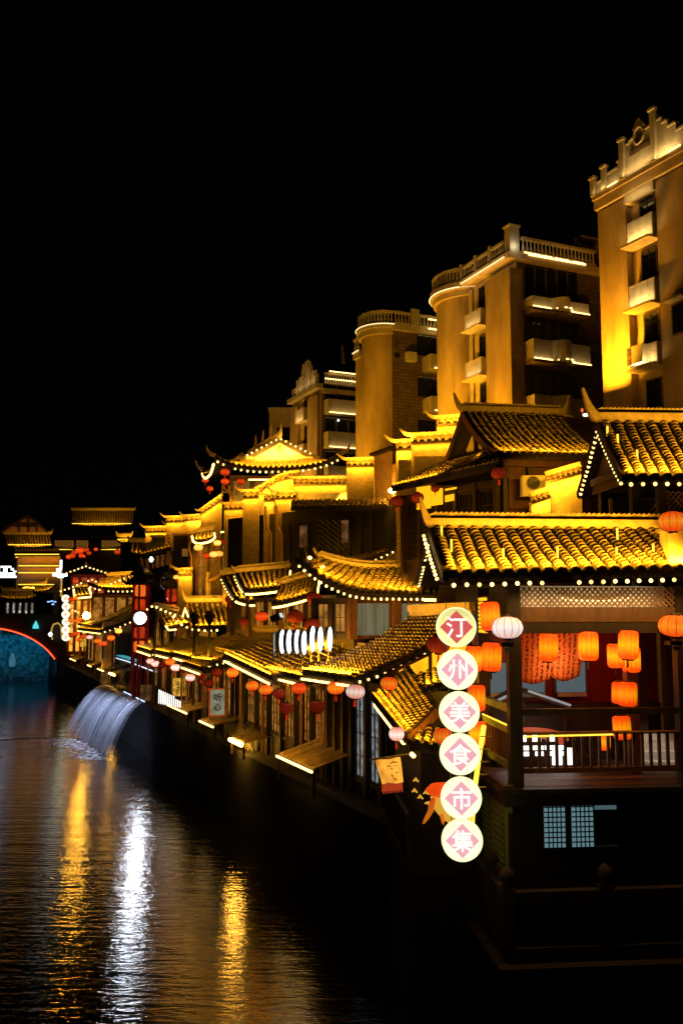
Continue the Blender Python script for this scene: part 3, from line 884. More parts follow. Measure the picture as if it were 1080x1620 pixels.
spot(stp, PV.p(1.0, 3.9, 6.8), PV.p(2.0, 3.8, 5.2), 60, (1, .95, .85), 60)
point(pav, PV.p(1.6, 2.7, 7.4), 22, (1, .10, .015), .25)  # unseen red fill added for lantern glow on posts and interior

# scroll cloth with lines of script
def cloth_mat():
    m, N, L = nt('script_cloth'); b = N['Principled BSDF']; b.inputs['Roughness'].default_value = .9
    tc = N.new('ShaderNodeTexCoord'); sx = N.new('ShaderNodeSeparateXYZ'); L.new(tc.outputs['UV'], sx.inputs[0])
    fx = N.new('ShaderNodeMath'); fx.operation = 'MULTIPLY'; fx.inputs[1].default_value = 6; L.new(sx.outputs[0], fx.inputs[0])
    fr_ = N.new('ShaderNodeMath'); fr_.operation = 'FRACT'; L.new(fx.outputs[0], fr_.inputs[0])
    sb = N.new('ShaderNodeMath'); sb.operation = 'SUBTRACT'; sb.inputs[1].default_value = .5; L.new(fr_.outputs[0], sb.inputs[0])
    ab = N.new('ShaderNodeMath'); ab.operation = 'ABSOLUTE'; L.new(sb.outputs[0], ab.inputs[0])
    lt_ = N.new('ShaderNodeMath'); lt_.operation = 'LESS_THAN'; lt_.inputs[1].default_value = .24; L.new(ab.outputs[0], lt_.inputs[0])
    mp = N.new('ShaderNodeMapping'); mp.inputs['Scale'].default_value = (19, 26, 1); L.new(tc.outputs['UV'], mp.inputs[0])
    no = N.new('ShaderNodeTexNoise'); no.inputs['Scale'].default_value = 1; no.inputs['Detail'].default_value = 2; L.new(mp.outputs[0], no.inputs['Vector'])
    gt = N.new('ShaderNodeMath'); gt.operation = 'GREATER_THAN'; gt.inputs[1].default_value = .50; L.new(no.outputs['Fac'], gt.inputs[0])
    mu = N.new('ShaderNodeMath'); mu.operation = 'MULTIPLY'; L.new(lt_.outputs[0], mu.inputs[0]); L.new(gt.outputs[0], mu.inputs[1])
    mx = N.new('ShaderNodeMix'); mx.data_type = 'RGBA'; mx.inputs['A'].default_value = (.80, .27, .10, 1); mx.inputs['B'].default_value = (.10, .015, .005, 1)
    L.new(mu.outputs[0], mx.inputs['Factor']); L.new(mx.outputs['Result'], b.inputs['Base Color'])
    tr = N.new('ShaderNodeBsdfTranslucent'); L.new(mx.outputs['Result'], tr.inputs['Color'])
    ms = N.new('ShaderNodeMixShader'); ms.inputs[0].default_value = .5
    L.new(b.outputs[0], ms.inputs[1]); L.new(tr.outputs[0], ms.inputs[2])
    L.new(ms.outputs[0], N['Material Output'].inputs['Surface'])
    return m
CLOTH = cloth_mat()
def cloth(name, label, cat, tl, tr, zt, zb, s, sagc, group=None):
    o = MB(); n, m_ = 16, 12; vs = []; uv = []
    for j in range(m_ + 1):
        for i in range(n + 1):
            a, b = i / n, j / m_
            low = zb - sagc * math.sin(math.pi * a)
            vs.append(PV.p(s + .025 * math.sin(a * 9 + b * 2) * b + .25 * b * b, tl + (tr - tl) * a, zt + (low - zt) * b)); uv.append((a, 1 - b))
    fs = [(j * (n + 1) + i, j * (n + 1) + i + 1, (j + 1) * (n + 1) + i + 1, (j + 1) * (n + 1) + i) for j in range(m_) for i in range(n)]
    o.add(vs, fs); ob = o.build(name, CLOTH, None, smooth=True)
    u = ob.data.uv_layers.new(name='UVMap')
    for lp in ob.data.loops: u.data[lp.index].uv = uv[lp.vertex_index]
    md = ob.modifiers.new('thick', 'SOLIDIFY'); md.thickness = .006
    ob['label'] = label; ob['category'] = cat
    if group: ob['group'] = group
    return ob
cloth('script_cloth', 'hanging orange cloth covered in script, the panel next to the pavilion corner post', 'cloth', .42, 1.12, 8.2, 7.04, .75, .10)
cloth('script_cloth', 'hanging orange cloth covered in script, panel behind the two separate barrel lanterns', 'cloth', 1.13, 1.80, 8.2, 7.12, .78, .13)
point(pav, PV.p(.45, 1.2, 7.3), 30, (1, .46, .14), .15)  # unseen lamps added before and behind the cloths to brighten them
point(pav, PV.p(1.9, 1.2, 7.5), 30, (1, .36, .09), .15)

# amber louvred panel on the river side, under the eave; lamplight painted as emission
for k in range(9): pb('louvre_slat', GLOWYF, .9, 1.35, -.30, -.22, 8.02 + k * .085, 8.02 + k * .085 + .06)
pb('louvre_back', WOODB, .9, 1.35, -.21, -.15, 8.0, 8.8)
# slanting stall roof glimpsed inside the balcony
ir = thing('stall_roof', 'dark slanting stall roof with pale lit edges inside the pavilion balcony', 'roof', PV.p(3.0, 1.4, 5.0))
for (a, b, w_, m) in (((3.05, .35, 6.35), (3.05, .95, 6.62), .10, GREYW), ((3.05, 1.2, 6.62), (3.05, 2.2, 6.28), .12, GREYW)):
    MB().bar(PV.p(*a), PV.p(*b), .5, w_, up=V((0, 0, 1))).build('roof_panel', m, ir)
    MB().bar(PV.p(a[0] - .27, a[1], a[2] + .02), PV.p(b[0] - .27, b[1], b[2] + .02), .04, .05).build('lit_edge', em('dim_white_edge', (.8, .85, .85), .35), ir)
for t in (.4, 1.1, 2.1): pb('stall_post', WOODD, 3.0, 3.08, t, t + .07, 5.001, 6.4, ir)

# ------------------------------------------------------------------ hanging row of round signs
pole = thing('bamboo_pole', 'yellow-glowing bamboo sign pole standing beside the round signs at the pavilion corner', 'pole', W(752, 1240, 18.0))
pl = MB().tube([W(765, 1148, 18.4), W(757, 1200, 18.2), W(750, 1250, 18.0), W(742, 1352, 17.5)], .05, 8); pl.build('pole', LEDG, pole)  # light on the bamboo is put in as emission
for py in (1165, 1185, 1205, 1225, 1245):
    MB().bar(W(755 + (1200 - py) * .12, py, 18.1), W(773 + (1200 - py) * .1, py, 18.1), .02, .02).build('rung', GOLD, pole)
def disc_face(name, st_top, st_bot, zr):
    m, N, L = nt(name); b = N['Principled BSDF']; b.inputs['Base Color'].default_value = (.6, .6, .45, 1)
    tc = N.new('ShaderNodeTexCoord'); mp = N.new('ShaderNodeMapping'); mp.inputs['Scale'].default_value = (1, .001, 1); L.new(tc.outputs['Object'], mp.inputs[0])
    vo = N.new('ShaderNodeTexVoronoi'); vo.inputs['Scale'].default_value = 19; vo.feature = 'F1'; vo.inputs['Randomness'].default_value = .25; L.new(mp.outputs[0], vo.inputs['Vector'])
    cr = N.new('ShaderNodeValToRGB'); cr.color_ramp.elements[0].position = .12; cr.color_ramp.elements[1].position = .34
    cr.color_ramp.elements[0].color = (.30, .50, .10, 1) if st_top < 1 else (.55, .75, .50, 1); cr.color_ramp.elements[1].color = (1, .97, .62, 1) if st_top >= 1 else (1, .92, .34, 1)
    L.new(vo.outputs['Distance'], cr.inputs[0]); L.new(cr.outputs[0], b.inputs['Emission Color'])
    sx = N.new('ShaderNodeSeparateXYZ'); L.new(tc.outputs['Object'], sx.inputs[0])
    mr = N.new('ShaderNodeMapRange'); mr.inputs['From Min'].default_value = -zr; mr.inputs['From Max'].default_value = zr
    mr.inputs['To Min'].default_value = st_bot; mr.inputs['To Max'].default_value = st_top  # brighter foot of the sign face painted into its emission
    L.new(sx.outputs['Z'], mr.inputs['Value']); L.new(mr.outputs[0], b.inputs['Emission Strength'])
    return m
DF1 = disc_face('sign_face_dim', .75, 1.5, .4); DF2 = disc_face('sign_face', 1.16, 1.3, .4)
RIMG = em('sign_rim_glow', (.95, 1, .50), 1.25)
DI1 = em('sign_diamond_red', (.80, .12, .12), .9); DI2 = em('sign_diamond_pink', (1, .47, .55), .90)  # topmost diamond's weaker light painted as a redder tone
CH = em('sign_letter_glow', (1, .99, .88), 1.1)
signs = [('汀', 721, 992, 17.30), ('州', 723, 1059, 17.25), ('美', 726, 1126, 17.2), ('食', 727, 1193, 17.15), ('市', 729, 1262, 17.1), ('集', 730.5, 1329, 17.05)]
desc = ['topmost round sign, redder diamond reading 汀, beside the pavilion corner', 'round glowing sign reading 州, second from the top of the hanging column',
        'round glowing sign reading 美, third from the top of the hanging column', 'round glowing sign reading 食, between 美 and 市 in the hanging column',
        'round glowing sign reading 市, second from the bottom of the hanging column', 'bottom round glowing sign reading 集, just above the stone balustrade']
for i, (ch, px, py, Y) in enumerate(signs):
    c = W(px, py, Y); r = 31.2 / F * Y
    s_ = thing('round_sign', desc[i], 'sign', c, 'column of round character signs')
    b = MB()
    ring = [V((math.cos(2 * math.pi * k / 40) * r, 0, math.sin(2 * math.pi * k / 40) * r)) for k in range(40)]
    b.add([c + p * .94 + V((0, -.05, 0)) for p in ring], [tuple(range(40))]); b.build('face', DF1 if i == 0 else DF2, s_)
    b = MB()
    for k in range(40):
        p, q = ring[k], ring[(k + 1) % 40]
        b.add([c + p + V((0, -.06, 0)), c + q + V((0, -.06, 0)), c + q + V((0, .06, 0)), c + p + V((0, .06, 0)), c + p * .95 + V((0, -.06, 0)), c + q * .95 + V((0, -.06, 0))], [(0, 1, 2, 3), (4, 5, 1, 0)])
    b.add([c + p + V((0, .06, 0)) for p in ring], [tuple(range(39, -1, -1))])
    b.build('rim', RIMG, s_)
    d = r * .83; b = MB()
    b.hexa([c + V(x) for x in ((0, -.055, -d), (d, -.055, 0), (0, -.055, d), (-d, -.055, 0), (0, -.065, -d), (d, -.065, 0), (0, -.065, d), (-d, -.065, 0))]); b.build('diamond', DI1 if i == 0 else DI2, s_)
    me = text_mesh(ch, r * 1.08, .004, .007, CH)
    o = bpy.data.objects.new('character', me); COL.objects.link(o); o.parent = s_
    o.matrix_local = Matrix.Translation(V((0, -.075, 0))) @ frame_m(V((0, 0, 0)), *FACE)
    for sx_ in (-.5, .5): MB().tube([c + V((sx_ * r, .07, r * .8)), c + V((sx_ * r + .012, .075, r * 1.32))], .009, 5).build('hanger', METAL, s_)
    MB().box(c.x - r * .75, c.x + r * .75, c.y + .061, c.y + .09, c.z - .03, c.z + .03).build('back_bar', METAL, s_)

# ------------------------------------------------------------------ upper right pavilion
up = thing('upper_pavilion', 'tile-roofed pavilion with bulb-lined gable rising behind the nearest pavilion roof', 'pavilion', PV.p(3.5, 4, 5))
A = W(985, 752, 21.0); B = W(1250, 752, 21.6)
yv = PV.s * 1.42
C = B + yv + V((0, 0, 1.55)); D = A + yv + V((0, 0, 1.55))
rfU = roof(up, A, B, C, D, sp=.29, row=.11, sag=.05, tiles='parts', power=60, ridge=.24, curl=(.75, 0), boards=(1, 0), wash_h=.42, out=.32, ridge_pieces=True, deep=.45)
Ab = B + PV.s * 2.85; Bb = A + PV.s * 2.85
rfUb = roof(up, Ab, Bb, D, C, sp=.29, row=.3, sag=.05, ridge=0, boards=(0, 1), seg=3, name='back_roof')
bulbs(up, rake(rfU, 0, .24, .04), .145, .05); bulbs(up, rake(rfUb, 1, .24, .04), .145, .05)
bulbs(up, eave(rfU, .22), .30, .058)
for v, u in ((.02, .75), (.06, .6), (.13, .3)):
    p = rfU.S(u, v); MB().tube([p + V((0, 0, .02)), p + V((0, 0, .26))], .025, 6).build('lamp_stake', LEDG, up)
MB().add([rfU.S(0, 0) + PV.t * .3 - V((0, 0, .12)), rfU.S(1, 0) + PV.t * .3 - V((0, 0, .1)), rfUb.S(0, 1) + PV.t * .3 - V((0, 0, .12))], [(0, 1, 2)]).build('gable_board', WOODB, up)
c0 = A + PV.s * .7 + PV.t * .3
def ub(name, m, da, db, ta, tb_, z0, z1): 
    q = MB(); cs = [(da, ta), (da, tb_), (db, tb_), (db, ta)]
    q.hexa([A + PV.s * s + PV.t * t + V((0, 0, z0 - A.z)) for s, t in cs] + [A + PV.s * s + PV.t * t + V((0, 0, z1 - A.z)) for s, t in cs]); return q.build(name, m, up)
ub('gable_beam', WOODB, .45, 2.35, .1, .28, A.z + .05, A.z + .22)
for s, t in ((.35, .35), (2.3, .35), (.35, 1.0), (.35, 3.0)): ub('post', WOODD, s, s + .2, t, t + .2, 5.0, A.z)
ub('side_wall', WOODD, 1.9, 2.1, .5, 3.8, 9.0, A.z - .3)
lt = MB()
for k in range(12):
    for sg in (1, -1):
        t0 = 1.25 + k * .13
        lt.bar(A + PV.s * (.4 + .01 * sg) + PV.t * t0 + V((0, 0, -.3)), A + PV.s * (.4 + .01 * sg) + PV.t * (t0 + sg * .6) + V((0, 0, -.95)), .02, .02, up=PV.s)
lt.build('lattice', WOODL, up)
# square gate pillar with tiled cap under the big red lantern
gp = thing('tiled_pillar', 'yellow-lit squat pillar top under the large red lantern at the roof edge', 'pillar', W(1066, 870, 18.0))
q = W(1066, 868, 18.9)
MB().box(q.x - .2, q.x + .55, q.y - .2, q.y + .3, q.z - .35, q.z + .35).build('shaft', PLASTER, gp)
MB().box(q.x - .26, q.x + .6, q.y - .26, q.y + .36, q.z + .351, q.z + .42).build('coping', RIDGE, gp)
point(gp, q + V((-.2, -.7, .2)), 4, AMBER, .08)

# ------------------------------------------------------------------ high house behind (P2)
hh = thing('gabled_house', 'half-timbered house with dim tile roof and upswept ridge behind nearest pavilion', 'house', W(830, 800, 29))
P2 = Fr((W(788, 716, 28).x, 28), 12)
A = W(786, 716, 28.0); B = A + P2.t * 3.6 + V((0, 0, .05))
D = A + P2.s * 3.05 + V((0, 0, 1.95)); C = B + P2.s * 3.05 + V((0, 0, 1.95))
rfH = roof(hh, A, B, C, D, sp=.235, row=.17, sag=.09, tiles='parts', power=22, ridge=.22, curl=(.55, .6), boards=(1, 1), wash_h=.30, out=.3, deep=.2, trim=WOODB)
Ab = B + P2.s * 6.1; Bb = A + P2.s * 6.1
rfHb = roof(hh, Ab, Bb, D, C, sp=.4, row=.4, sag=.09, ridge=0, boards=(1, 1), seg=3, name='back_roof')
def hb(name, m, s0, s1, t0, t1, z0, z1, **k):
    q = MB(); cs = [(s0, t0), (s0, t1), (s1, t1), (s1, t0)]
    q.hexa([V((A.x, A.y, 0)) + P2.s * s + P2.t * t + V((0, 0, z0)) for s, t in cs] + [V((A.x, A.y, 0)) + P2.s * s + P2.t * t + V((0, 0, z1)) for s, t in cs]); return q.build(name, m, hh, **k)
zE = A.z
hb('front_wall', WOODB, .7, .9, .4, 3.5, 8.2, zE + .1)
hb('side_wall', WOODD, .9, 5.4, .45, .6, 8.2, zE)
gp_ = [V((A.x, A.y, 0)) + P2.s * s + P2.t * .5 + V((0, 0, z)) for s, z in ((.7, zE), (3.05, zE + 1.6), (5.4, zE))]
MB().add(gp_, [(0, 1, 2)]).build('gable_wall', PLASTER, hh)
for s0, z0, s1, z1 in ((3.05, zE, 3.05, zE + 1.5), (1.9, zE, 1.9, zE + .75), (4.2, zE, 4.2, zE + .75), (1.2, zE + .35, 4.9, zE + .35)):
    MB().bar(V((A.x, A.y, 0)) + P2.s * s0 + P2.t * .45 + V((0, 0, z0)), V((A.x, A.y, 0)) + P2.s * s1 + P2.t * .45 + V((0, 0, z1)), .14, .14, up=P2.t).build('gable_timber', WOODD, hh)
point(hh, V((A.x, A.y, 0)) + P2.s * 1.7 + P2.t * .0 + V((0, 0, zE + .25)), 8, AMBER, .08)
for t in (.4, 1.25, 3.4): hb('post', WOODD, .55, .72, t, t + .16, 8.2, zE)
hb('eave_plate', WOODB, .45, .69, .2, 3.55, zE - .32, zE - .1)
hb('wall_rail', WOODD, .6, .695, .4, 3.5, 11.4, 11.55)
for k in range(3):
    w_ = hb('window', WOODB, .62, .69, .62 + k * .9, 1.28 + k * .9, 11.7, 12.7); 
# pent roof along the gable side
pa = W(620, 770, 33.5); pb_ = W(792, 731, 27.4); pc = W(796, 708, 28.4); pd = W(692, 735, 33.8)
rfN = roof(hh, pa, pb_, pc, pd, sp=.25, row=.22, sag=.05, power=14, ridge=0, boards=(1, 1), trim=WOODB, wspan=(0, .5), name='pent_roof')
# plaster panels below the pent roof, amber lamplight painted in as emission
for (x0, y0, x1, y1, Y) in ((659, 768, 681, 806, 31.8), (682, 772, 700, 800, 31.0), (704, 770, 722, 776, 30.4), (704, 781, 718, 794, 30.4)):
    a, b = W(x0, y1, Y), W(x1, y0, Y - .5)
    MB().hexa([V((a.x, a.y, a.z)), V((b.x, b.y, a.z)), V((b.x, b.y + .1, a.z)), V((a.x, a.y + .1, a.z)), V((a.x, a.y, b.z)), V((b.x, b.y, b.z)), V((b.x, b.y + .1, b.z)), V((a.x, a.y + .1, b.z))]).build('glow_panel', GLOWY, hh)
a, b = W(640, 815, 32.6), W(790, 815, 28.3)
facade(hh, V((a.x, a.y + .4, 0)), V((b.x, b.y + .4, 0)), 9.5, W(700, 770, 30.5).z, 5, pane=GLASSD, wood=WOODD, sill=.8, lat=6, lath=4)
# condenser
ac = thing('condenser_unit', 'cream air-conditioner condenser with black fan on timber wall above pavilion ridge', 'air conditioner', W(845, 784, 28.3))
a, b = W(826, 784, 28.2), W(868, 752, 28.2)
MB().box(a.x, b.x, 28.2, 28.55, a.z, b.z).build('case', WHITEP, ac)
fc_ = W(843, 764, 28.2); fanb = MB()
fanb.add([V((fc_.x + .21 * math.cos(2 * math.pi * k / 20), 28.19, fc_.z + .21 * math.sin(2 * math.pi * k / 20))) for k in range(20)], [tuple(range(20))]); fanb.build('fan_opening', BLACK, ac)
g = MB()
for q in (.08, .14, .2):
    ring = [V((fc_.x + q * math.cos(2 * math.pi * k / 20), 28.17, fc_.z + q * math.sin(2 * math.pi * k / 20))) for k in range(21)]; g.tube(ring, .006, 4)
g.build('fan_guard', METAL, ac)
point(ac, W(900, 740, 27.4), 5, AMBER, .1)
# tiled coping wall next to it
tw = thing('coping_wall', 'short plaster wall with brightly lit sloping tile coping beside the condenser', 'wall', W(885, 790, 27.6))
wall_cap(tw, W(862, 764, 27.4), W(918, 748, 27.2), w=.55, rise=.2, sp=.14, power=9, wall_to=9.4, wall_m=PLASTER, curl=.0)
wall_cap(tw, W(838, 796, 27.2), W(868, 786, 27.2), w=.5, rise=.18, sp=.14, power=5, wall_to=9.4, wall_m=PLASTER, curl=.0)
# lamp cluster on the house ridge
fl = thing('ridge_floodlight', 'small floodlight with red tail lamps on ridge between the two upper roofs', 'floodlight', W(926, 650, 23))
q = W(926, 652, 23); MB().box(q.x - .08, q.x + .08, q.y - .06, q.y + .06, q.z - .05, q.z + .06).build('housing', BLACK, fl)
MB().lathe([(.02, -.05), (.08, -.03), (.08, .02)], W(926, 656, 22.85), 10).build('lens', em('pale_lens', (1, .85, .6), 2.0), fl)
for px, c in ((920, (1, .12, .02)), (939, (1, .05, .10))): MB().lathe([(.02, -.05), (.04, 0), (.02, .05)], W(px, 649, 22.9), 8).build('tail_lamp', em('red_lens' if px < 930 else 'pink_lens', c, 1.2), fl)
q0 = W(917, 620, 24); MB().tube([W(943, 700, 22), W(928, 645, 23), W(908, 590, 26)], .012, 4).build('stay_wire', METAL, fl)

# ================================================================== APARTMENT BLOCKS
def ab_(fr, root):
    def f(name, m, s0, s1, t0, t1, z0, z1, parent=None, **k): return MB().fbox(fr, s0, s1, t0, t1, z0, z1).build(name, m, parent or root, **k)
    return f
def balustrade(fr, root, s0, t0, s1, t1, z, h=.85, n=None, m=None):
    m = m or APTT
    P, Q = fr.p(s0, t0, z), fr.p(s1, t1, z)
    MB().bar(P + V((0, 0, h)), Q + V((0, 0, h)), .22, .14).build('coping', m, root)
    MB().bar(P + V((0, 0, .08)), Q + V((0, 0, .08)), .2, .16).build('kerb', m, root)
    n = n or max(3, int((Q - P).length / .24)); b = MB()
    for k in range(n):
        c = P.lerp(Q, (k + .5) / n)
        b.lathe([(.05, .16), (.085, .3), (.05, .48), (.04, .6), (.06, h - .07)], c, 6)
    b.build('balusters', m, root, kind='stuff')
def window(f, fr, face, a0, a1, z0, z1, depth=.12, bars=2, parent=None, pane=None):
    """window recessed in the river face ('t', value) or the viewer face ('s', value)"""
    ax, v = face
    def bx(name, m, o0, o1, p0, p1, za, zb, par=None):
        if ax == 't': return f(name, m, p0, p1, v + o0, v + o1, za, zb, par)
        return f(name, m, v + o0, v + o1, p0, p1, za, zb, par)
    w = bx('window', APTG, -.05, .0, a0 - .08, a1 + .08, z0 - .08, z1 + .08)
    bx('pane', pane or GLASSD, -.065, -.051, a0, a1, z0, z1, w)
    for k in range(1, bars):
        x = a0 + (a1 - a0) * k / bars; bx('mullion', BLACK, -.085, -.066, x - .025, x + .025, z0, z1, w)
    bx('transom', BLACK, -.083, -.067, a0, a1, z0 + (z1 - z0) * .7, z0 + (z1 - z0) * .7 + .04, w)
PALE = (1, .64, .22)

# ---- A1: nearest block, river face only
A1X = W(952, 450, 40).x + .12; A1 = Fr((A1X, 40), 27)
r1 = thing('apartment_block', 'tallest apartment block at the frame edge with stepped ornamental gable parapet', 'apartment block', A1.p(-4, 3, 2.9))
f1 = ab_(A1, r1)
f1('wall', APT, -13, 0, 0, 12, 2.9, 26.900)
f1('pilaster', APTD, -1.75, -.05, -.35, -.001, 2.9, 26.500)
f1('pilaster', APTD, -9, -3.5, -.35, -.001, 2.9, 26.500)
f1('cornice', APT, -13, .04, -.48, -.002, 26.600, 27.050)
f1('cornice_step', APT, -13, .08, -.56, 0, 27.051, 27.250)
def lay(p, s): return
# stepped parapet
def q2s(px):  # distance back along the face for a photo column
    k = (px - 540) / F; k *= 1.045; return (k * 40 - A1X) / (.454 + .891 * k)
steps = [(949, 1, 27.896), (956, 968, 27.782), (968, 972, 28.086), (972, 990, 27.934), (989, 996, 28.200), (996, 1001, 28.542), (1001, 1010, 28.732), (1010, 1014, 28.808), (1014, 1022, 28.846), (1022, 1036, 29.150), (1036, 1047, 28.922), (1047, 1055, 29.226), (1055, 1063, 28.998), (1063, 1072, 28.732), (1072, 1085, 28.428), (1085, 1130, 28.048)]
prev = 949
for i, (a, b, z) in enumerate(steps):
    if i == 0: b = 956
    f1('parapet_panel', APTT, -q2s(b) + .003, -q2s(a), -.45, -.2, 27.251, z)
    f1('panel_coping', APTT, -q2s(b) + .003, -q2s(a), -.52, -.14, z + .001, z + .09)
for px, z in ((952, 28.048), (970, 28.276), (1000, 28.998), (1051, 29.492)):
    s = -q2s(px); f1('pier', APTT, s - .13, s + .13, -.62, -.46, 27.251, z); f1('pier_cap', APTT, s - .18, s + .18, -.68, -.4, z + .001, z + .12)
sc = -q2s(1026)
ring = MB(); cen = A1.p(sc, -.47, 28.846)
ring.tube([cen + A1.s * (.28 * math.cos(2 * math.pi * k / 20)) + V((0, 0, .38 * math.sin(2 * math.pi * k / 20))) for k in range(21)], .07, 6); ring.build('oval_moulding', APTT, r1)
ring = MB(); ring.add([cen - A1.t * .0 + A1.s * (.24 * math.cos(2 * math.pi * k / 20)) + V((0, 0, .34 * math.sin(2 * math.pi * k / 20))) for k in range(20)], [tuple(range(20))]); ring.build('oval_recess', APTG, r1)
pk = MB(); pk.hexa([A1.p(sc - .35, -.5, 29.219), A1.p(sc + .35, -.5, 29.219), A1.p(sc + .35, -.3, 29.219), A1.p(sc - .35, -.3, 29.219), A1.p(sc - .06, -.5, 29.606), A1.p(sc + .06, -.5, 29.606), A1.p(sc + .06, -.3, 29.606), A1.p(sc - .06, -.3, 29.606)]); pk.build('gable_peak', APTT, r1)
MB().bar(A1.p(-q2s(1011), -.5, 28.238), A1.p(-q2s(1043), -.5, 28.238), .04, .22).build('name_recess', APTG, r1)
wash(r1, A1.p(-q2s(1003), -.72, 27.326), A1.p(-q2s(1046), -.72, 27.326), A1.p(-q2s(1025), -.42, 28.428), 14, (1, .63, .20))
wash(r1, A1.p(-.1, -.70, 27.303), A1.p(-q2s(995), -.70, 27.303), A1.p(-1, -.42, 27.820), 4, (1, .63, .20))
wash(r1, A1.p(-q2s(1055), -.70, 27.303), A1.p(-q2s(1085), -.70, 27.303), A1.p(-4.6, -.42, 27.972), 14, (1, .63, .20))
led(r1, A1.p(-q2s(976), -.6, 27.288), A1.p(-q2s(992), -.6, 27.288), .03, LEDP)
led(r1, A1.p(-q2s(1073), -.6, 27.288), A1.p(-q2s(1095), -.6, 27.288), .03, LEDP)
f1('string_course', APTT, -3.45, -1.8, -.45, -.003, 26.150, 26.580)
wash(r1, A1.p(-3.3, -.75, 26.200), A1.p(-1.9, -.75, 26.200), A1.p(-2.6, -.45, 26.400), 4, PALE)
# window bay
for i, (yw0, yw1, yb0, yb1) in enumerate(((298, 345, 347, 388), (395, 448, 448, 490), (497, 545, 548, 585), (602, 645, 650, 690))):
    Yq = 40 - .891 * 2.7
    zt, zb = W(1020, yw0, Yq).z, W(1020, yw1, Yq).z
    window(f1, A1, ('t', -.01), -3.1, -2.35, zb, zt)
    bt, bb2 = W(1020, yb0, Yq).z, W(1020, yb1, Yq).z
    b_ = f1('balcony', APTT, -3.4, -1.95, -.50, -.06, bb2 + .1, bt)
    for k in range(4):
        for j in range(2):
            f1('tile', APTT, -3.38 + k * .355, -3.38 + k * .355 + .34, -.515, -.501, bb2 + .12 + j * (bt - bb2 - .14) / 2, bb2 + .1 + (j + 1) * (bt - bb2 - .14) / 2, b_)
    f1('balcony_slab', APTT, -3.45, -1.8, -.82, -.06, bb2, bb2 + .095)
    if i < 3: wash(r1, A1.p(-3.3, -.76, bb2 + .14), A1.p(-1.95, -.76, bb2 + .14), A1.p(-2.6, -.52, bt), 26.600, (1, .62, .20))
window(f1, A1, ('t', -.36), -4.75, -4.2, W(1067, 528, 36).z, W(1067, 484, 36).z)
f1('window_hood', APTT, -5.0, -4.0, -.8, -.351, W(1067, 478, 36).z, W(1067, 474, 36).z)
b_ = f1('condenser', WHITEP, -2.9, -2.3, -.83, -.52, W(1020, 583, 38).z + .05, W(1020, 553, 38).z)
f1('condenser_side', APTG, -2.28, -1.98, -.80, -.52, W(1020, 583, 38).z + .05, W(1020, 553, 38).z, b_)
wash(r1, A1.p(-.2, -2.0, 17.6), A1.p(-1.4, -2.0, 17.6), A1.p(-.7, -.3, 20.5), 420, (1, .40, .012), spread=88)
wash(r1, A1.p(-3.8, -2.6, 16.0), A1.p(-5.5, -2.6, 16.0), A1.p(-4.6, -.3, 21.0), 8, (1, .45, .06), spread=130)

# ---- A2: block with round bay and lit balconies
A2 = Fr((W(817, 430, 47).x, 47), 24)
r2 = thing('apartment_block', 'six-storey apartment block with lit balcony rows and round corner bay in mid row', 'apartment block', A2.p(4, 4, 2.9))
f2 = ab_(A2, r2)
f2('wall', APTG, .02, 7.9, .02, 12, 2.9, 27.150)
f2('river_face', APT, 0, 7.9, -.08, .019, 2.9, 27.000)
f2('pilaster', APTD, -.05, 2.35, -.5, -.081, 2.9, 26.650)
f2('corner_return', APTD, -.051, .019, -.45, .32, 2.9, 26.650)
f2('cornice', APT, -.35, 4.8, -.75, -.02, 27.050, 27.400)
f2('cornice', APT, -.45, -.001, -.02, 9, 27.030, 27.380)
for s0, s1 in ((.3, 1.5), (1.75, 2.95), (3.2, 4.4)): balustrade(A2, r2, s0, -.55, s1, -.55, 27.400, .75)
for s in (1.62, 3.08, 4.6): f2('pier', APTT, s - .12, s + .12, -.67, -.43, 27.401, 28.400)
f2('corner_pier', APTT, -.35, .15, -.65, -.05, 27.401, 28.800)
f2('pier_cap', APTT, -.42, .22, -.72, .02, 28.801, 28.900)
point(r2, A2.p(-.62, -.4, 27.700), 7, (1, .88, .55), .05)
balustrade(A2, r2, -.3, .1, -.3, 5.0, 27.400, .85)
f2('roof_hut', APTG, .3, 3, 4.6, 9, 27.400, 29.450)
# round bay
bay = MB(); cx_s, cx_t, rr = 6.3, 1.0, 2.0
def arc(r, z, n=14): return [A2.p(cx_s + r * math.cos(math.pi * k / n), cx_t - r * math.sin(math.pi * k / n), z) for k in range(n + 1)]
def drum(name, m, r, z0, z1, par=None, fn=arc, root=None):
    lo, hi = fn(r, z0), fn(r, z1); n = len(lo); b = MB()
    b.add(lo + hi, [(k, n + k, n + k + 1, k + 1) for k in range(n - 1)] + [tuple(range(n)), tuple(range(2 * n - 1, n - 1, -1))])
    return b.build(name, m, par or root, smooth=False)
drum('bay', APTD, rr, 2.9, 26.650, root=r2); drum('bay_cornice', APT, rr + .2, 26.651, 27.000, root=r2); drum('bay_cornice', APT, rr + .38, 27.001, 27.400, root=r2)
drum('bay_kerb', APTT, rr + .25, 27.401, 27.550, root=r2); drum('bay_coping', APTT, rr + .25, 28.150, 28.300, root=r2)
b = MB()
for k in range(30):
    a = math.pi * (k + .5) / 30; c = A2.p(cx_s + (rr + .18) * math.cos(a), cx_t - (rr + .18) * math.sin(a), 27.550); b.lathe([(.05, 0), (.085, .2), (.05, .4), (.06, .6)], c, 6)
b.build('balusters', APTT, r2, kind='stuff')
MB().tube([p for p in arc(rr + .42, 27.070)], .035, 5).build('light_bar', em('soft_led', (1, .68, .28), 1.8), r2)
led(r2, A2.p(0, -.8, 27.170), A2.p(4.4, -.8, 27.170), .035, em('soft_led', (1, .68, .28), 1.8))
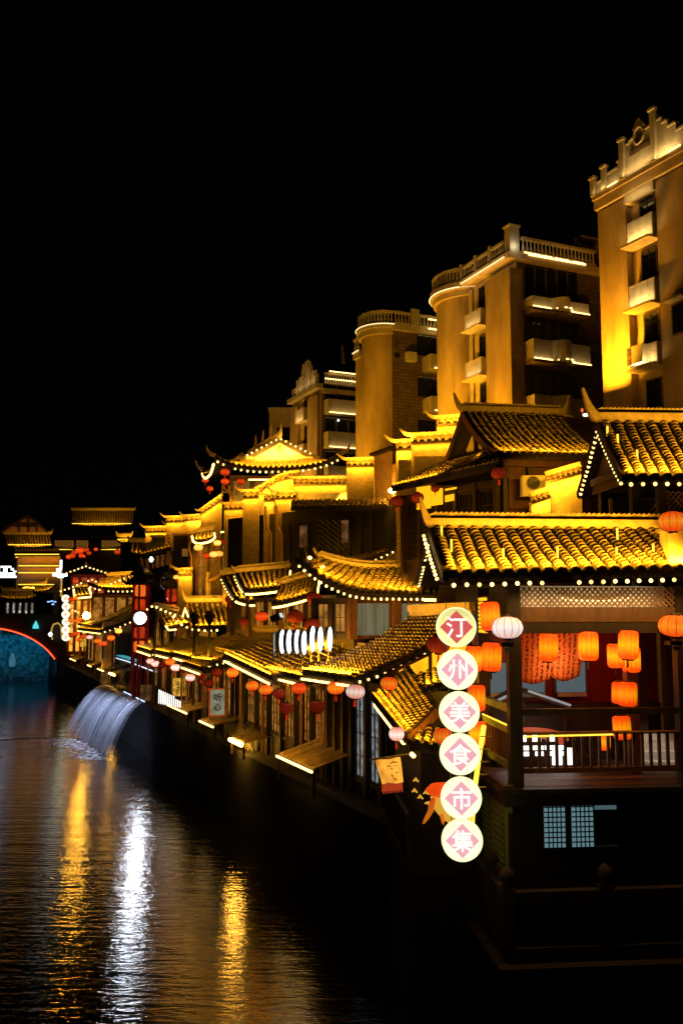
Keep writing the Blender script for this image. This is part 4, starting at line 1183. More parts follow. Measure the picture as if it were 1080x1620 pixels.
wash(r2, A2.p(0, -1.0, 26.950), A2.p(4.4, -1.0, 26.950), A2.p(2.2, -.6, 27.350), 9, PALE)
f2('drain_strip', APTT, 4.15, 4.5, -.2, -.081, 2.9, 26.850)
for i, (yw0, yw1, yb0, yb1) in enumerate(((456, 494, 496, 523), (531, 569, 572, 601), (608, 640, 650, 680))):
    Yq = 50
    zt, zb = W(765, yw0, Yq).z, W(765, yw1, Yq).z
    window(f2, A2, ('t', -.09), 2.75, 3.5, zb, zt)
    bt, b2 = W(765, yb0, Yq).z, W(765, yb1, Yq).z
    f2('balcony', APTT, 2.45, 4.1, -.75, -.11, b2 + .08, bt); f2('balcony_slab', APTT, 2.4, 4.3, -.95, -.11, b2, b2 + .079)
    if i < 2: wash(r2, A2.p(2.5, -.95, b2 + .12), A2.p(4.0, -.95, b2 + .12), A2.p(3.2, -.76, bt), 10, PALE)
# viewer face: balconies
Yf = 47.8
f2('soffit_band', APTT, -.3, -.0, .35, 4.6, W(870, 421, Yf).z, W(870, 411, Yf).z)
f2('light_ledge', APT, -.4, -.001, .35, 4.4, W(870, 421, Yf).z - .1, W(870, 416, Yf).z - .1)
led(r2, A2.p(-.48, .45, W(870, 414.5, Yf).z), A2.p(-.48, 4.2, W(870, 413.5, Yf).z), .05, LEDP)
for ta, tb_ in ((.2, .5), (.55, 1.25), (1.35, 2.0), (2.2, 3.1), (3.4, 4.1)): led(r2, A2.p(-.42, ta, 27.430), A2.p(-.42, tb_, 27.430), .045, LEDP)
for i, (pt, pl_) in enumerate(((474, 492), (541, 573), (628, 660))):
    zt, zl = W(870, pt, Yf - .8).z, W(870, pl_, Yf - .8).z
    bal_ = f2('balcony', APTT, -.9, -.01, .3, 1.5, zl, zt); f2('balcony', APTT, -.9, -.01, 2.75, 4.0, zl, zt)
    cb = MB()
    lo = [A2.p(-.9 - .55 * math.sin(math.pi * k / 8), 1.5 + 1.25 * k / 8, zl) for k in range(9)]; hi = [p + V((0, 0, zt - zl)) for p in lo]
    cb.add(lo + hi, [(k, k + 1, 10 + k, 9 + k) for k in range(8)]); cb.add([A2.p(-.01, 1.5, zl), A2.p(-.01, 2.75, zl)] + lo[::-1], [tuple(range(11))])
    cb.build('bowed_balcony', APTT, r2)
    f2('balcony_slab', APTG, -1.0, -.01, .25, 4.05, zl - .16, zl - .001)
    if i > 1: continue
    for ta, tb_ in ((.3, 1.45), (2.8, 3.95)): wash(r2, A2.p(-1.12, ta, zl + .02), A2.p(-1.12, tb_, zl + .02), A2.p(-.9, (ta + tb_) / 2, zt), 1.3, PALE)
    led(r2, A2.p(-.97, .3, zl + .03), A2.p(-.97, 1.45, zl + .03), .05, LEDP); led(r2, A2.p(-.97, 2.8, zl + .03), A2.p(-.97, 3.98, zl + .03), .05, LEDP)
    for k in (1, 3, 5, 7): led(r2, lo[k] - A2.s * .05 + V((0, 0, .03)), lo[k] - A2.s * .05 + A2.t * .14 + V((0, 0, .03)), .04, LEDP)
for y0, y1 in ((424, 463), (506, 535), (590, 624)):
    z1_, z0_ = W(870, y0, Yf).z, W(870, y1, Yf).z
    for k in range(5): window(f2, A2, ('s', .0), .45 + k * .72, 1.05 + k * .72, z0_ - .5, z1_, bars=2)
MB().tube([A2.p(-.3, 4.35, 20.9), A2.p(-.3, 4.35, 22)], .015, 4).build('pipe', METAL, r2)
c2 = f2('condenser', METAL, -.55, -.02, 4.25, 4.9, W(925, 550, 47.5).z, W(925, 536, 47.5).z)
wash(r2, A2.p(8.2, -4.0, 15.5), A2.p(5.4, -4.0, 15.5), A2.p(6.7, -1.5, 20), 560, (1, .46, .012), spread=120)
wash(r2, A2.p(2.2, -2.2, 16.3), A2.p(.2, -2.2, 16.3), A2.p(1.2, -.5, 20), 330, (1, .38, .010), spread=130)

# ---- A3
A3 = Fr((W(620, 600, 60).x, 60), 24)
r3 = thing('apartment_block', 'apartment block with curved amber-lit corner bay and condenser, third from the frame edge', 'apartment block', A3.p(4, 4, 2.9))
f3 = ab_(A3, r3)
f3('wall', APTG, 0, 3.9, 0, 9, 2.9, 27.350)
def arc3(r, z, n=16): return [A3.p(1.5 - r * math.cos(math.pi * k / n) * 1.0, .0 - r * math.sin(math.pi * k / n) * .95, z) for k in range(n + 1)][::-1]
drum('bay', APTD, 1.5, 2.9, 27.050, fn=arc3, root=r3); drum('bay_cornice', APTT, 1.68, 27.051, 27.450, fn=arc3, root=r3); drum('bay_cornice', APTT, 1.85, 27.451, 27.750, fn=arc3, root=r3)
drum('bay_coping', APTT, 1.75, 28.500, 28.650, fn=arc3, root=r3)
b = MB()
for k in range(22):
    a = math.pi * (k + .5) / 22; b.lathe([(.05, 0), (.085, .25), (.05, .5), (.06, .75)], A3.p(1.5 - 1.68 * math.cos(a), -1.6 * math.sin(a), 27.750), 6)
b.build('balusters', APTT, r3, kind='stuff')
f3('cornice', APTT, -.3, -.001, -.1, 6, 27.350, 27.730)
balustrade(A3, r3, -.2, .05, -.2, 1.3, 27.730, .85); balustrade(A3, r3, -.2, 2.0, -.2, 3.3, 27.730, .85)
f3('pier', APTT, -.35, -.05, 1.35, 1.95, 27.731, 28.950)
f3('pier', APTT, -.35, -.05, 3.35, 3.7, 27.731, 28.850)
f3('river_face', APT, 2.9, 3.9, -.9, -.001, 2.9, 26.150); f3('cornice', APTT, 2.85, 3.95, -1.1, -.002, 26.150, 26.550)
balustrade(A3, r3, 3.0, -1.0, 3.9, -1.0, 26.550, 1.0)
led(r3, A3.p(2.9, -1.15, 26.600), A3.p(3.9, -1.15, 26.600), .04, em('soft_led', (1, .68, .28), 1.8))
MB().tube(arc3(1.9, 27.670), .03, 5).build('light_bar', em('soft_led', (1, .68, .28), 1.8), r3)
c3 = f3('condenser', WHITEP, -.5, -.02, .95, 1.65, W(631, 570, 60).z, W(631, 556, 60).z)
fc_ = W(628, 563, 59.4); q = MB(); q.add([V((fc_.x + .2 * math.cos(2 * math.pi * k / 16), fc_.y - .15, fc_.z + .2 * math.sin(2 * math.pi * k / 16))) for k in range(16)], [tuple(range(16))]); q.build('fan', BLACK, c3)
for y0, y1 in ((530, 563), (597, 628), (665, 690)):
    window(f3, A3, ('s', -.001), 1.9, 3.4, W(660, y1, 61).z, W(660, y0, 61).z, bars=3)
for yl in (583, 650):
    zl = W(672, yl, 60).z; f3('balcony', APTT, -1.2, -.02, 2.3, 4.5, zl, zl + 1.0); led(r3, A3.p(-1.25, 2.6, zl + .03), A3.p(-1.25, 4.4, zl + .03), .06, LEDP)
for yl in (503, 518): led(r3, A3.p(-.8, 2.4, W(672, yl, 60).z), A3.p(-.8, 4.0, W(672, yl, 60).z), .06, LEDP)
wash(r3, A3.p(2.6, -3.8, 14.5), A3.p(.2, -3.4, 14.5), A3.p(1.4, -1.3, 19.5), 480, (1, .42, .012), spread=130)
wash(r3, A3.p(-3.5, .4, 15), A3.p(-3.5, 2.4, 15), A3.p(0, 1.4, 20), 7, (1, .42, .03), spread=120)

# ---- A4
A4 = Fr((W(509, 640, 75).x, 75), 24)
r4 = thing('apartment_block', 'farthest lit apartment block with small ornamental gable above the temple roof', 'apartment block', A4.p(4, 3, 2.9))
f4 = ab_(A4, r4)
f4('wall', APTG, 0, 6.6, 0, 9, 2.9, 27.0)
f4('river_face', APT, 0, 6.6, -.1, -.001, 2.9, 26.9); f4('pilaster', APTD, .1, 2.3, -.4, -.101, 2.9, 26.5); f4('pilaster', APTD, 4.6, 6.4, -.4, -.101, 2.9, 26.5)
f4('cornice', APTT, -.2, 6.7, -.6, -.002, 27.001, 27.4)
for i, (s0, s1, h) in enumerate(((.2, .9, .9), (.95, 1.5, 1.4), (1.55, 2.2, 2.0), (2.25, 3.0, 2.6), (3.05, 3.7, 2.1), (3.75, 4.4, 1.5), (4.45, 6.0, .8))):
    f4('parapet_panel', APTT, s0, s1, -.4, -.2, 27.401, 27.4 + h)
for s, h in ((.15, 1.2), (1.52, 2.3), (3.02, 2.4), (4.42, 1.3)): f4('pier', APTT, s - .1, s + .1, -.55, -.41, 27.401, 27.4 + h)
wash(r4, A4.p(.3, -.8, 27.5), A4.p(5, -.8, 27.5), A4.p(2.6, -.4, 29), 16, (1, .66, .26))
balustrade(A4, r4, -.2, .1, -.2, 4.5, 27.4, .9)
f4('cornice', APTT, -.4, -.001, 0, 5, 26.6, 27.0)
Y4 = 75.8
for yl in (592, 604): led(r4, A4.p(-.45, .1 if yl > 600 else .5, W(540, yl, Y4).z), A4.p(-.45, 4.6, W(540, yl, Y4).z), .055, LEDP)
for yt, yl in ((633, 655), (684, 709), (738, 760)):
    zt, zl = W(540, yt, Y4 - 1).z, W(540, yl, Y4 - 1).z
    f4('balcony', APTT, -1.0, -.02, .15, 4.8, zl, zt); wash(r4, A4.p(-1.25, .3, zl + .02), A4.p(-1.25, 4.6, zl + .02), A4.p(-1.0, 2.4, zt), 7, PALE); led(r4, A4.p(-1.06, .25, zl + .03), A4.p(-1.06, 4.7, zl + .03), .055, LEDP)
for y0, y1 in ((608, 632), (660, 682), (714, 736)):
    for k in range(4): window(f4, A4, ('s', -.001), .3 + k * 1.1, 1.2 + k * 1.1, W(540, y1, Y4).z - .4, W(540, y0, Y4).z, bars=2)
MB().lathe([(.02, -.1), (.1, 0), (.02, .1)], W(535, 665, 75.5), 8).build('balcony_lamp', GLOWS, r4)
for y0, y1, y2 in ((620, 648, 668), (675, 705, 722)):
    window(f4, A4, ('t', -.11), 2.6, 3.5, W(486, y1, 78).z, W(486, y0, 78).z); f4('balcony', APTT, 2.4, 4.4, -.7, -.12, W(486, y2, 78).z, W(486, y1, 78).z)
    wash(r4, A4.p(2.5, -.95, W(486, y2, 78).z - .05), A4.p(4.3, -.95, W(486, y2, 78).z - .05), A4.p(3.4, -.7, W(486, y1, 78).z), 12, PALE)
wash(r4, A4.p(5, -2.5, 16), A4.p(.2, -2.5, 16), A4.p(2.4, -.4, 22), 230, (1, .55, .08))
MB().tube([W(543, 575, 76), W(541, 546, 76)], .18, 5, [1, .6]).build('roof_mast', APTG, r4)
for fr_, root_, s_, pw_ in ((A2, r2, 4.0, 300), (A3, r3, 1.8, 230), (A4, r4, 3.0, 300)):
    wash(root_, fr_.p(s_ + 2, -9, 14), fr_.p(s_ - 2, -9, 14), fr_.p(s_, 0, 22), pw_, (1, .45, .03), w=.3, spread=75)  # extra unseen floods added to even out the apartment fronts
# ---- A5 plain block
r5 = thing('plain_block', 'plain dim concrete block with one dark window behind the temple roof', 'apartment block', W(445, 720, 86))
a, b = W(425, 760, 86), W(468, 650, 86)
MB().box(a.x, b.x + 1, 86, 94, 2.9, b.z).build('wall', APT, r5); MB().box(a.x - .1, b.x + 1, 85.8, 94, b.z + .001, b.z + .3).build('coping', APT, r5)
a, b = W(438, 697, 86), W(466, 677, 86); w_ = MB().box(a.x, b.x, 85.9, 85.99, a.z, b.z).build('window', GLASSD, r5)

# ================================================================== STREET HOUSES
def body(root, PL, PR, inset, depth, z0, z1, m=None):
    d = (PR - PL); d.z = 0; d.normalize(); n = ST.t
    a = V((PL.x, PL.y, 0)) + n * inset; b = V((PR.x, PR.y, 0)) + n * inset
    cs = [a, b, b + n * depth, a + n * depth]
    MB().hexa([c + V((0, 0, z0)) for c in cs] + [c + V((0, 0, z1)) for c in cs]).build('body', m or WOODD, root)
def river_house(name, label, L, R_, t, w, rise, z0=2.9, power=25, bays=3, pane=None, inset=.9, ledon=True, rakes=(0, 1), rsp=.28, sp=.25, row=.2, group='tiled houses along the river lane', ridge=.2, sag=.1, tiles='stuff', cat='house', lat=4, br=.05, wall=True, curl=(0, 0), seg=4, blur=False, deep=.4, fac=True):
    A = T(*L, t); B = T(*R_, t)
    root = thing(name, label, cat, V((A.x, A.y, z0)), group)
    C = B + ST.t * w + V((0, 0, rise)); D = A + ST.t * w + V((0, 0, rise))
    rf = roof(root, A, B, C, D, sp=sp, row=row, step=.075, sag=sag, power=power, ridge=ridge, curl=curl, seg=seg, wash_h=.3, out=.28, tiles=tiles, deep=deep)
    if ledon:
        e = eave(rf, .24, .02, .98, .1); led(root, e[0], e[-1], .045)
    for side, on in zip((0, 1), rakes):
        if on: bulbs(root, rake(rf, side), rsp, br)
    if fac:
        e = eave(rf, .3, .04, .96, -.25); wash(root, e[0], e[-1], (A + B) / 2 + ST.t * inset + V((0, 0, -1.6)), 4.6, AMBER)  # unseen strip added under the eave to brighten the front
        for q in range(3):
            p = A.lerp(B, (q + .06) / 2.12) + ST.t * .62; MB().bar(V((p.x, p.y, z0)), p + V((0, 0, .05)), .10, .10, up=V((0, 1, 0))).build('porch_post', WOODL, root)
        body(root, A, B, inset + .45, max(.5, w - inset - .45), z0, A.z - .15)
        facade(root, A + ST.t * inset, B + ST.t * inset, z0, min(A.z, B.z) - .15, bays, pane=pane or SHOPGLOW, lat=lat)
    return root, rf
GRP = 'tiled houses along the river lane'
# big slope in the middle, in front of the teahouse
h, rfR1 = river_house('tiled_house', 'house with big dark tiled slope and bulb-lined gable in front of curtained teahouse windows', (480, 1062), (560, 1072), 0, 4.0, 1.75, power=135, row=.21, sp=.25, deep=.6, fac=False)
q0_, q1_ = T(480, 1062, 0), T(560, 1072, 0); g_ = glow_field('cool_shop_panes', (.75, .85, .9), .42, 5)
body(h, q0_, q1_, 1.4, 2.6, 2.9, q0_.z - .15)
qm = q0_.lerp(q1_, .48)
facade(h, q0_ + ST.t * .9, qm + ST.t * .9, 2.9, q0_.z - .15, 3, pane=SHOPGLOW, lat=5, lath=9)
facade(h, qm + ST.t * .9, q1_ + ST.t * .9, 2.9, q0_.z - .15, 2, pane=g_, lat=3, lath=4, sill=.5)
MB().bar(rfR1.S(1, .0) + V((0, 0, .3)), rfR1.S(1, 1) + V((0, 0, .3)), .35, .25).build('ridge_saddle', RIDGE, h)
# tall lattice doors towards the viewer
pA, pB = ST.p(7.9, .7, 0), ST.p(7.9, 3.2, 0)
zr_ = lambda t: q1_.z + 1.75 * t / 4.0
MB().hexa([ST.p(7.95, .9, 5.6), ST.p(7.95, 3.9, 5.6), ST.p(8.05, 3.9, 5.6), ST.p(8.05, .9, 5.6), ST.p(7.95, .9, zr_(.9) - .3), ST.p(7.95, 3.9, zr_(3.9) - .4), ST.p(8.05, 3.9, zr_(3.9) - .4), ST.p(8.05, .9, zr_(.9) - .3)]).build('gable_wall', WOODB, h)
for t0_, t1_ in ((1.35, 2.3), (2.45, 3.6)):  # yellow gable panels, lamplight painted in by a glowing material
    MB().hexa([ST.p(7.9, t0_, 6.5), ST.p(7.9, t1_, 6.5), ST.p(7.94, t1_, 6.5), ST.p(7.94, t0_, 6.5), ST.p(7.9, t0_, max(6.55, zr_(t0_) - .42)), ST.p(7.9, t1_, zr_(t1_) - .45), ST.p(7.94, t1_, zr_(t1_) - .45), ST.p(7.94, t0_, max(6.55, zr_(t0_) - .42))]).build('glow_panel', GLOWYF, h)
river_house('tiled_house', 'house with flat lit tile awning carrying the row of white round boards', (421, 1059), (483, 1073), .25, 2.6, .75, bays=3, power=50, rakes=(0, 0), row=.24, sp=.27, inset=.8)
river_house('tiled_house', 'house with curled bulb-lined corner and yellow-lit tile awning left of the white boards', (357, 1036), (432, 1072), -.05, 2.8, 1.0, bays=4, power=75, rakes=(1, 0), curl=(.5, 0), row=.24, sp=.28)
river_house('tiled_house', 'house with dark tile slope and bulb-edged gable behind the dark lane lamps, upper of two', (305, 1043), (338, 1047), 0, 3.2, 1.25, bays=2, power=22, sp=.22)
river_house('tiled_house', 'house with steep dark tile slope under two bulb-lined edges beside the dark lane lamps', (277, 1034), (303, 1041), 0, 3.3, 1.25, bays=2, power=24, rakes=(0, 1))
river_house('tiled_house', 'narrow tiled house whose short lit awning sits right of the red lantern tower', (245, 1029), (271, 1035), 0, 2.4, .8, bays=2, power=20, rakes=(0, 0))
river_house('tiled_house', 'small tiled house with bright eave bar at the foot of the red lantern tower', (219, 1024), (241, 1031), 0, 2.0, .7, bays=2, power=16, rakes=(0, 0))
river_house('tiled_house', 'small set-back tiled awning with eave bar just above the lantern tower foot', (233, 1017), (253, 1022), 1.6, 2.0, .7, bays=2, power=12, rakes=(0, 1))
river_house('tiled_house', 'long far house with two bulb-lined gable edges running up to lantern tower', (124, 994), (162, 998), .2, 4.5, 2.2, bays=3, power=26, rakes=(1, 1), sp=.3, rsp=.42, br=.075)
river_house('tiled_house', 'farthest long house beside the stack of glowing round boards, eave bars lit', (101, 983), (148, 990), .6, 5.2, 2.6, bays=4, power=26, rakes=(0, 1), sp=.3, rsp=.45, br=.08)
river_house('tiled_house', 'house with small lit awning and eave bar left of the yellow awning house', (290, 1048), (320, 1058), -.5, 1.6, .5, bays=2, power=4, rakes=(0, 0), ridge=.1, fac=False, cat='awning')

# ---- awning house between pavilion and the big slope
ah = thing('awning_house', 'low house with lit tile awning sloping to the river behind the 美 and 食 signs', 'house', W(690, 1240, 21))
A = W(592, 1099, 25.5); B = W(644, 1163, 20.6)
up_ = V((1.6, .45, .95))
C = W(690, 1118, 21.4); D = W(650, 1052, 26.8)
D = A + (D - A) * .95
rfA = roof(ah, A, B, C, D, sp=.23, row=.17, sag=.05, power=30, ridge=0, boards=(1, 1), wash_h=.3, out=.25, tiles='parts', trim=WOODB, deep=.4)
e = eave(rfA, .2, .08, .97, .08); led(ah, e[0], e[-1], .05); bulbs(ah, [rfA.S(0, 0) - V((0, 0, .2)), rfA.S(0, .08) - V((0, 0, .2))], .2, .06)
A = W(652, 1172, 20.4); B = W(712, 1182, 19.9); rf_ = roof(ah, A, B, W(712, 1150, 20.9), W(660, 1150, 21.2), sp=.2, row=.16, power=9, ridge=0, name='lower_roof')
A = W(652, 1094, 24.4); B = W(705, 1076, 23.6); rf_ = roof(ah, A, B, W(705, 1052, 24.5), W(650, 1070, 25.4), sp=.2, row=.16, power=12, ridge=0, name='upper_roof', trim=WOODB)
led(ah, W(654, 1100, 24.1), W(668, 1108, 23.6), .045); led(ah, W(650, 1192, 20.0), W(655, 1197, 19.9), .05)
q = MB(); p0, p1 = W(655, 1240, 20.5), W(700, 1240, 25.2)
MB().hexa([V((1.75, 20.6, 2.9)), V((3.0, 20.4, 2.9)), V((3.0, 26.3, 2.9)), V((1.5, 26.0, 2.9)), V((1.75, 20.6, 5.5)), V((3.0, 20.4, 5.5)), V((3.0, 26.3, 6.2)), V((1.5, 26.0, 6.2))]).build('body', WOODD, ah)
MB().hexa([V((1.5, 20.2, -2.6)), V((3.0, 20.0, -2.6)), V((3.0, 26.3, -2.6)), V((1.1, 26.0, -2.6)), V((1.5, 20.2, 2.89)), V((3.0, 20.0, 2.89)), V((3.0, 26.3, 2.89)), V((1.1, 26.0, 2.89))]).build('foundation', QUAY, ah)
for k in range(9):
    y = 20.8 + k * .6; MB().box(1.45 - .03 * k, 1.53 - .03 * k, y, y + .08, 2.9, 4.0).build('fence_post', WOODD, ah)
MB().bar(V((1.48, 20.8, 3.95)), V((1.2, 26, 3.95)), .06, .08).build('fence_rail', WOODD, ah)
# ---- teahouse with curtained windows
te = thing('teahouse', 'two-storey teahouse with curtained windows under swooping bulb-lined eave and upturned corner', 'teahouse', ST.p(13.5, 2, 2.9))
A = W(470, 935, 31.0); B = W(690, 938, 33.2)
D = W(505, 905, 33.2); C = W(705, 893, 35.0)
rfT = Roof(A, B, C, D, .08, 0)
class Swoop(Roof):
    def S(self, u, v):
        p = Roof.S(self, u, v)
        return p + V((0, 0, 1.15 * max(0, 1 - v / .52) ** 2 * (1 - .55 * u)))
rfT = roof(te, A, B, C, D, sp=.27, row=.19, sag=.08, lift=.001, power=44, ridge=.15, curl=(.3, 0), boards=(1, 0), tiles='parts', wash_h=.4, out=.3, deep=.4, cls=Swoop)
bulbs(te, eave(rfT, .24, .0, .93), .24, .06); e = eave(rfT, .26, .91, .995); led(te, e[0], e[-1], .07)
for v in (.06, .15): 
    p = rfT.S(.1, v); MB().tube([p, p + V((-.15, 0, .75)), p + V((-.25, 0, .95))], .02, 5).build('lamp_arm', GOLD, te); MB().lathe([(.03, -.06), (.09, 0), (.03, .06)], p + V((.05, -.1, .25)), 8).build('roof_lamp', BULB, te)
zb = W(560, 1012, 32).z; zt = rfT.S(0, .6).z - .2
P0, P1 = W(470, 1000, 32.0), W(692, 1000, 34.0)
mid = P0.lerp(P1, .37)
facade(te, mid, P1, zb, zt, 2, pane=CURT, sill=.05, lat=0, head=.12, wood=WOODB, post=.3)
facade(te, W(497, 1000, 33.4), mid + V((-.1, .1, 0)), zb, zt, 2, pane=SHOPGLOW, sill=.2, lat=2, lath=2, head=.15, wood=WOODD)
P0d = V((mid.x, mid.y, 0)); P1d = V((P1.x, P1.y, 0)); back = V((-.35, .9, 0)) * 4
MB().hexa([P0d + V((.1, .5, 2.9)), P1d + V((0, .5, 2.9)), P1d + back + V((0, 0, 2.9)), P0d + back + V((0, 0, 2.9)), P0d + V((.1, .5, zt)), P1d + V((0, .5, zt)), P1d + back + V((0, 0, zt)), P0d + back + V((0, 0, zt))]).build('body', WOODD, te)
# roofs behind the teahouse
river_house('tiled_house', 'dark-tiled gable house with a bulb-lined edge above and behind the teahouse roof', (503, 893), (560, 890), 5.4, 3.4, 1.55, z0=6, power=3, bays=2, rakes=(0, 1), ledon=False, sp=.22, rsp=.3, fac=False)
h, rf_ = river_house('tiled_house', 'gable with pale lit bargeboard and lit panel rising directly behind teahouse ridge', (560, 906), (598, 911), 5.0, 3.2, 1.6, z0=6, power=4, bays=1, rakes=(0, 1), ledon=False, sp=.22, rsp=.3, fac=False)
a, b = W(655, 905, 35.5), W(692, 880, 35.2); MB().box(a.x, b.x, 35.2, 35.25, a.z, b.z).build('glow_panel', GLOWY, h); point(h, W(684, 893, 34.6), 5, (1, .7, .25), .12)  # golden lit wall, its light put in as emission
wash(h, W(560, 915, 34.6), W(640, 880, 34.6), W(600, 893, 36), 6, AMBER)

# small roofs with glowing bars beside it
def bar_roof(label, A, B, C, D, power, left=True, right=True, bl=True, lift=.06, cat='roof', m=.045, curl=(.25, .1), name='porch_roof', legs=7.4, sp=.2, rb=.3, br=.05):
    root = thing(name, label, cat, V(((A.x + B.x) / 2, (A.y + B.y) / 2, legs)), 'small bar-lit porch roofs by the teahouse')
    rf = roof(root, A, B, C, D, sp=sp, row=.16, sag=.08, lift=lift, power=power, ridge=.18, curl=curl, wash_h=.3, out=.25, deep=.5)
    e = eave(rf, .22); 
    mb = MB(); mb.tube(e, m, 5); mb.build('light_bar', LEDW, root)
    if right:
        mb = MB(); mb.tube(rake(rf, 1), m, 5); mb.build('light_bar', LEDW, root)
    if left: bulbs(root, rake(rf, 0), rb, br)
    for v in (.12, .88):
        p = rf.S(.35, v); MB().bar(V((p.x, p.y, legs)), p - V((0, 0, .15)), .16, .16, up=V((0, 1, 0))).build('post', WOODB, root)
    return root, rf
bar_roof('porch roof with bright eave bar turning up its end, left of the teahouse corner', W(388, 934, 38.5), W(453, 927, 39.5), W(456, 898, 41), W(374, 906, 40.2), 16)
bar_roof('porch roof with sloping eave bar tucked right under the teahouse corner', W(432, 955, 36.5), W(498, 938, 37.5), W(502, 908, 38.6), W(445, 925, 38.2), 9, left=False)
bar_roof('leftmost of the three bar-lit porch roofs, bulbs running down its free end', W(372, 946, 40.0), W(402, 952, 40.6), W(392, 905, 42.5), W(352, 910, 42), 14, right=False)
pr = thing('timber_porch', 'open timber porch with amber-lit wall behind the white round boards', 'porch', W(470, 1010, 36))
a, b = T(385, 1010, 3.3), T(565, 1010, 3.3)
facade(pr, a, b, 6.8, 9.1, 8, pane=SHOPGLOW, sill=.5, lat=2, lath=1, wood=WOODD, head=.15)
MB().hexa([a + ST.t * .5 - V((0, 0, a.z - 2.9)), b + ST.t * .5 - V((0, 0, b.z - 2.9)), b + ST.t * 3 - V((0, 0, b.z - 2.9)), a + ST.t * 3 - V((0, 0, a.z - 2.9)), a + ST.t * .5 - V((0, 0, a.z - 9.0)), b + ST.t * .5 - V((0, 0, b.z - 9.0)), b + ST.t * 3 - V((0, 0, b.z - 9.0)), a + ST.t * 3 - V((0, 0, a.z - 9.0))]).build('body', WOODD, pr)
wash(pr, a - ST.t * .5 + V((0, 0, 8.9 - a.z)), b - ST.t * .5 + V((0, 0, 8.9 - b.z)), (a + b) / 2 + V((0, 0, 7.6 - (a.z + b.z) / 2)), 9, AMBER)
# row of white round boards
nrm = V((.98, -.19, 0)).normalized(); sd = V((-nrm.y, nrm.x, 0))
xs = [444, 455, 467.5, 478.5, 492, 504, 519]; zr = [1.0, 1.0, 1.0, 1.0, 1.08, 1.02, 1.0]
words = ['first', 'second', 'third', 'fourth', 'fifth', 'sixth', 'last']
for i, x in enumerate(xs):
    c = W(x, 1015 - (4 if i > 3 else 0) + (2 if i == 3 else 0), 30.9 - i * .12); r = .41 * zr[i]
    rb_ = thing('round_board', words[i] + ' white glowing round board of the row on the awning, counted from the river side', 'sign', c, 'row of white round boards')
    ring = [sd * (r * math.cos(2 * math.pi * k / 24)) + V((0, 0, r * math.sin(2 * math.pi * k / 24))) for k in range(24)]
    b = MB(); b.add([c + p - nrm * .06 for p in ring] + [c + p + nrm * .06 for p in ring], [(k, (k + 1) % 24, 24 + (k + 1) % 24, 24 + k) for k in range(24)]); b.build('rim', METAL, rb_)
    b = MB(); b.add([c + p * .96 - nrm * .062 for p in ring], [tuple(range(24))]); b.add([c + p * .96 + nrm * .062 for p in ring], [tuple(range(24))]); b.build('face', GLOWS, rb_)
    MB().bar(c - V((0, 0, r)), c - V((0, 0, r + .3)), .04, .04).build('stand', METAL, rb_)
rb_ = thing('board_rail', 'thin metal rail standing along the row of white round boards', 'rail', W(440, 1040, 31))
MB().tube([W(433, 1000, 31), W(433, 1045, 31)], .03, 5).build('rail_post', METAL, rb_); MB().tube([W(433, 1001, 31), W(525, 1040, 29.8)], .02, 5).build('rail', METAL, rb_)
sl = thing('spot_lamp', 'black spotlight on the porch post throwing cool light', 'floodlight', W(437, 975, 33))
q = W(430, 980, 33); MB().bar(q, q + V((.32, -.1, .14)), .26, .22).build('housing', BLACK, sl); MB().bar(q + V((.33, -.1, .145)), q + V((.36, -.11, .16)), .2, .16).build('lens', em('cool_lens', (.7, .9, .85), .9), sl)

# ---- stepped fire walls behind
def fw(label, Y, caps, cols=None, z0=2.9, power=10, wm=None, cat='wall'):
    root = thing('stepped_wall', label, cat, W((caps[0][0] + caps[0][2]) / 2, caps[0][1] + 60, Y), 'stepped fire walls with tiled copings')
    for i, (x0, y0, x1, y1) in enumerate(caps):
        wall_cap(root, W(x0, y0, Y + i * .35), W(x1, y1, Y + i * .35), w=.8, rise=.3, sp=.26, power=power, wall_to=z0, wall_m=wm or BRICK, curl=.3)
    return root
wallA = fw('golden stepped brick wall with three tiled copings beside the high gabled house', 36.5, [(650, 702, 726, 698), (626, 712, 652, 711), (690, 674, 735, 671)], z0=6, power=16)
for (x0, y0, x1, y1) in ((655, 722, 703, 752), (630, 728, 650, 752)):
    a, b = W(x0, y1, 36.2), W(x1, y0, 36.2); MB().box(a.x, b.x, 36.15, 36.2, a.z - 2, b.z).build('brick_face', BRICK, wallA)
wallB = fw('lit wall with short tiled coping just left of the pale board fence', 44, [(548, 738, 591, 737)], z0=5, power=16)
point(wallB, W(560, 760, 43), 9, AMBER, .1)
bf = thing('board_fence', 'tall pale timber board screen standing behind teahouse roofs', 'screen', W(606, 790, 42))
for k in range(8):
    x = 592 + k * 3.6; a, b = W(x, 792, 42 - k * .1), W(x + 3.5, 716 - k * .8, 42 - k * .1); MB().box(a.x, b.x - .01, a.y, a.y + .06, a.z, b.z).build('board', WOODL, bf)
for k in range(6):
    x = 620 + k * 3.4; a, b = W(x, 790, 40.5), W(x + 3.3, 735 - k * 1.5, 40.5); MB().box(a.x, b.x - .01, a.y, a.y + .06, a.z, b.z).build('board', WOODL, bf)
a, b = W(590, 720, 42), W(624, 708, 41); MB().bar(a, b, .5, .12).build('top_rail', WOODD, bf)
point(bf, W(610, 775, 39.3), 30, AMBER, .15); 
sl = thing('amber_floodlight', 'amber floodlight glowing at the foot of the pale board screen', 'floodlight', W(620, 776, 40))
MB().lathe([(.05, -.12), (.15, -.05), (.15, .05), (.05, .12)], W(620, 776, 39.9), 10).build('lens', AMBF, sl)
wallC = fw('long yellow-lit wall with level tiled coping behind teahouse and right of temple', 47, [(464, 767, 548, 766)], z0=5, power=26)
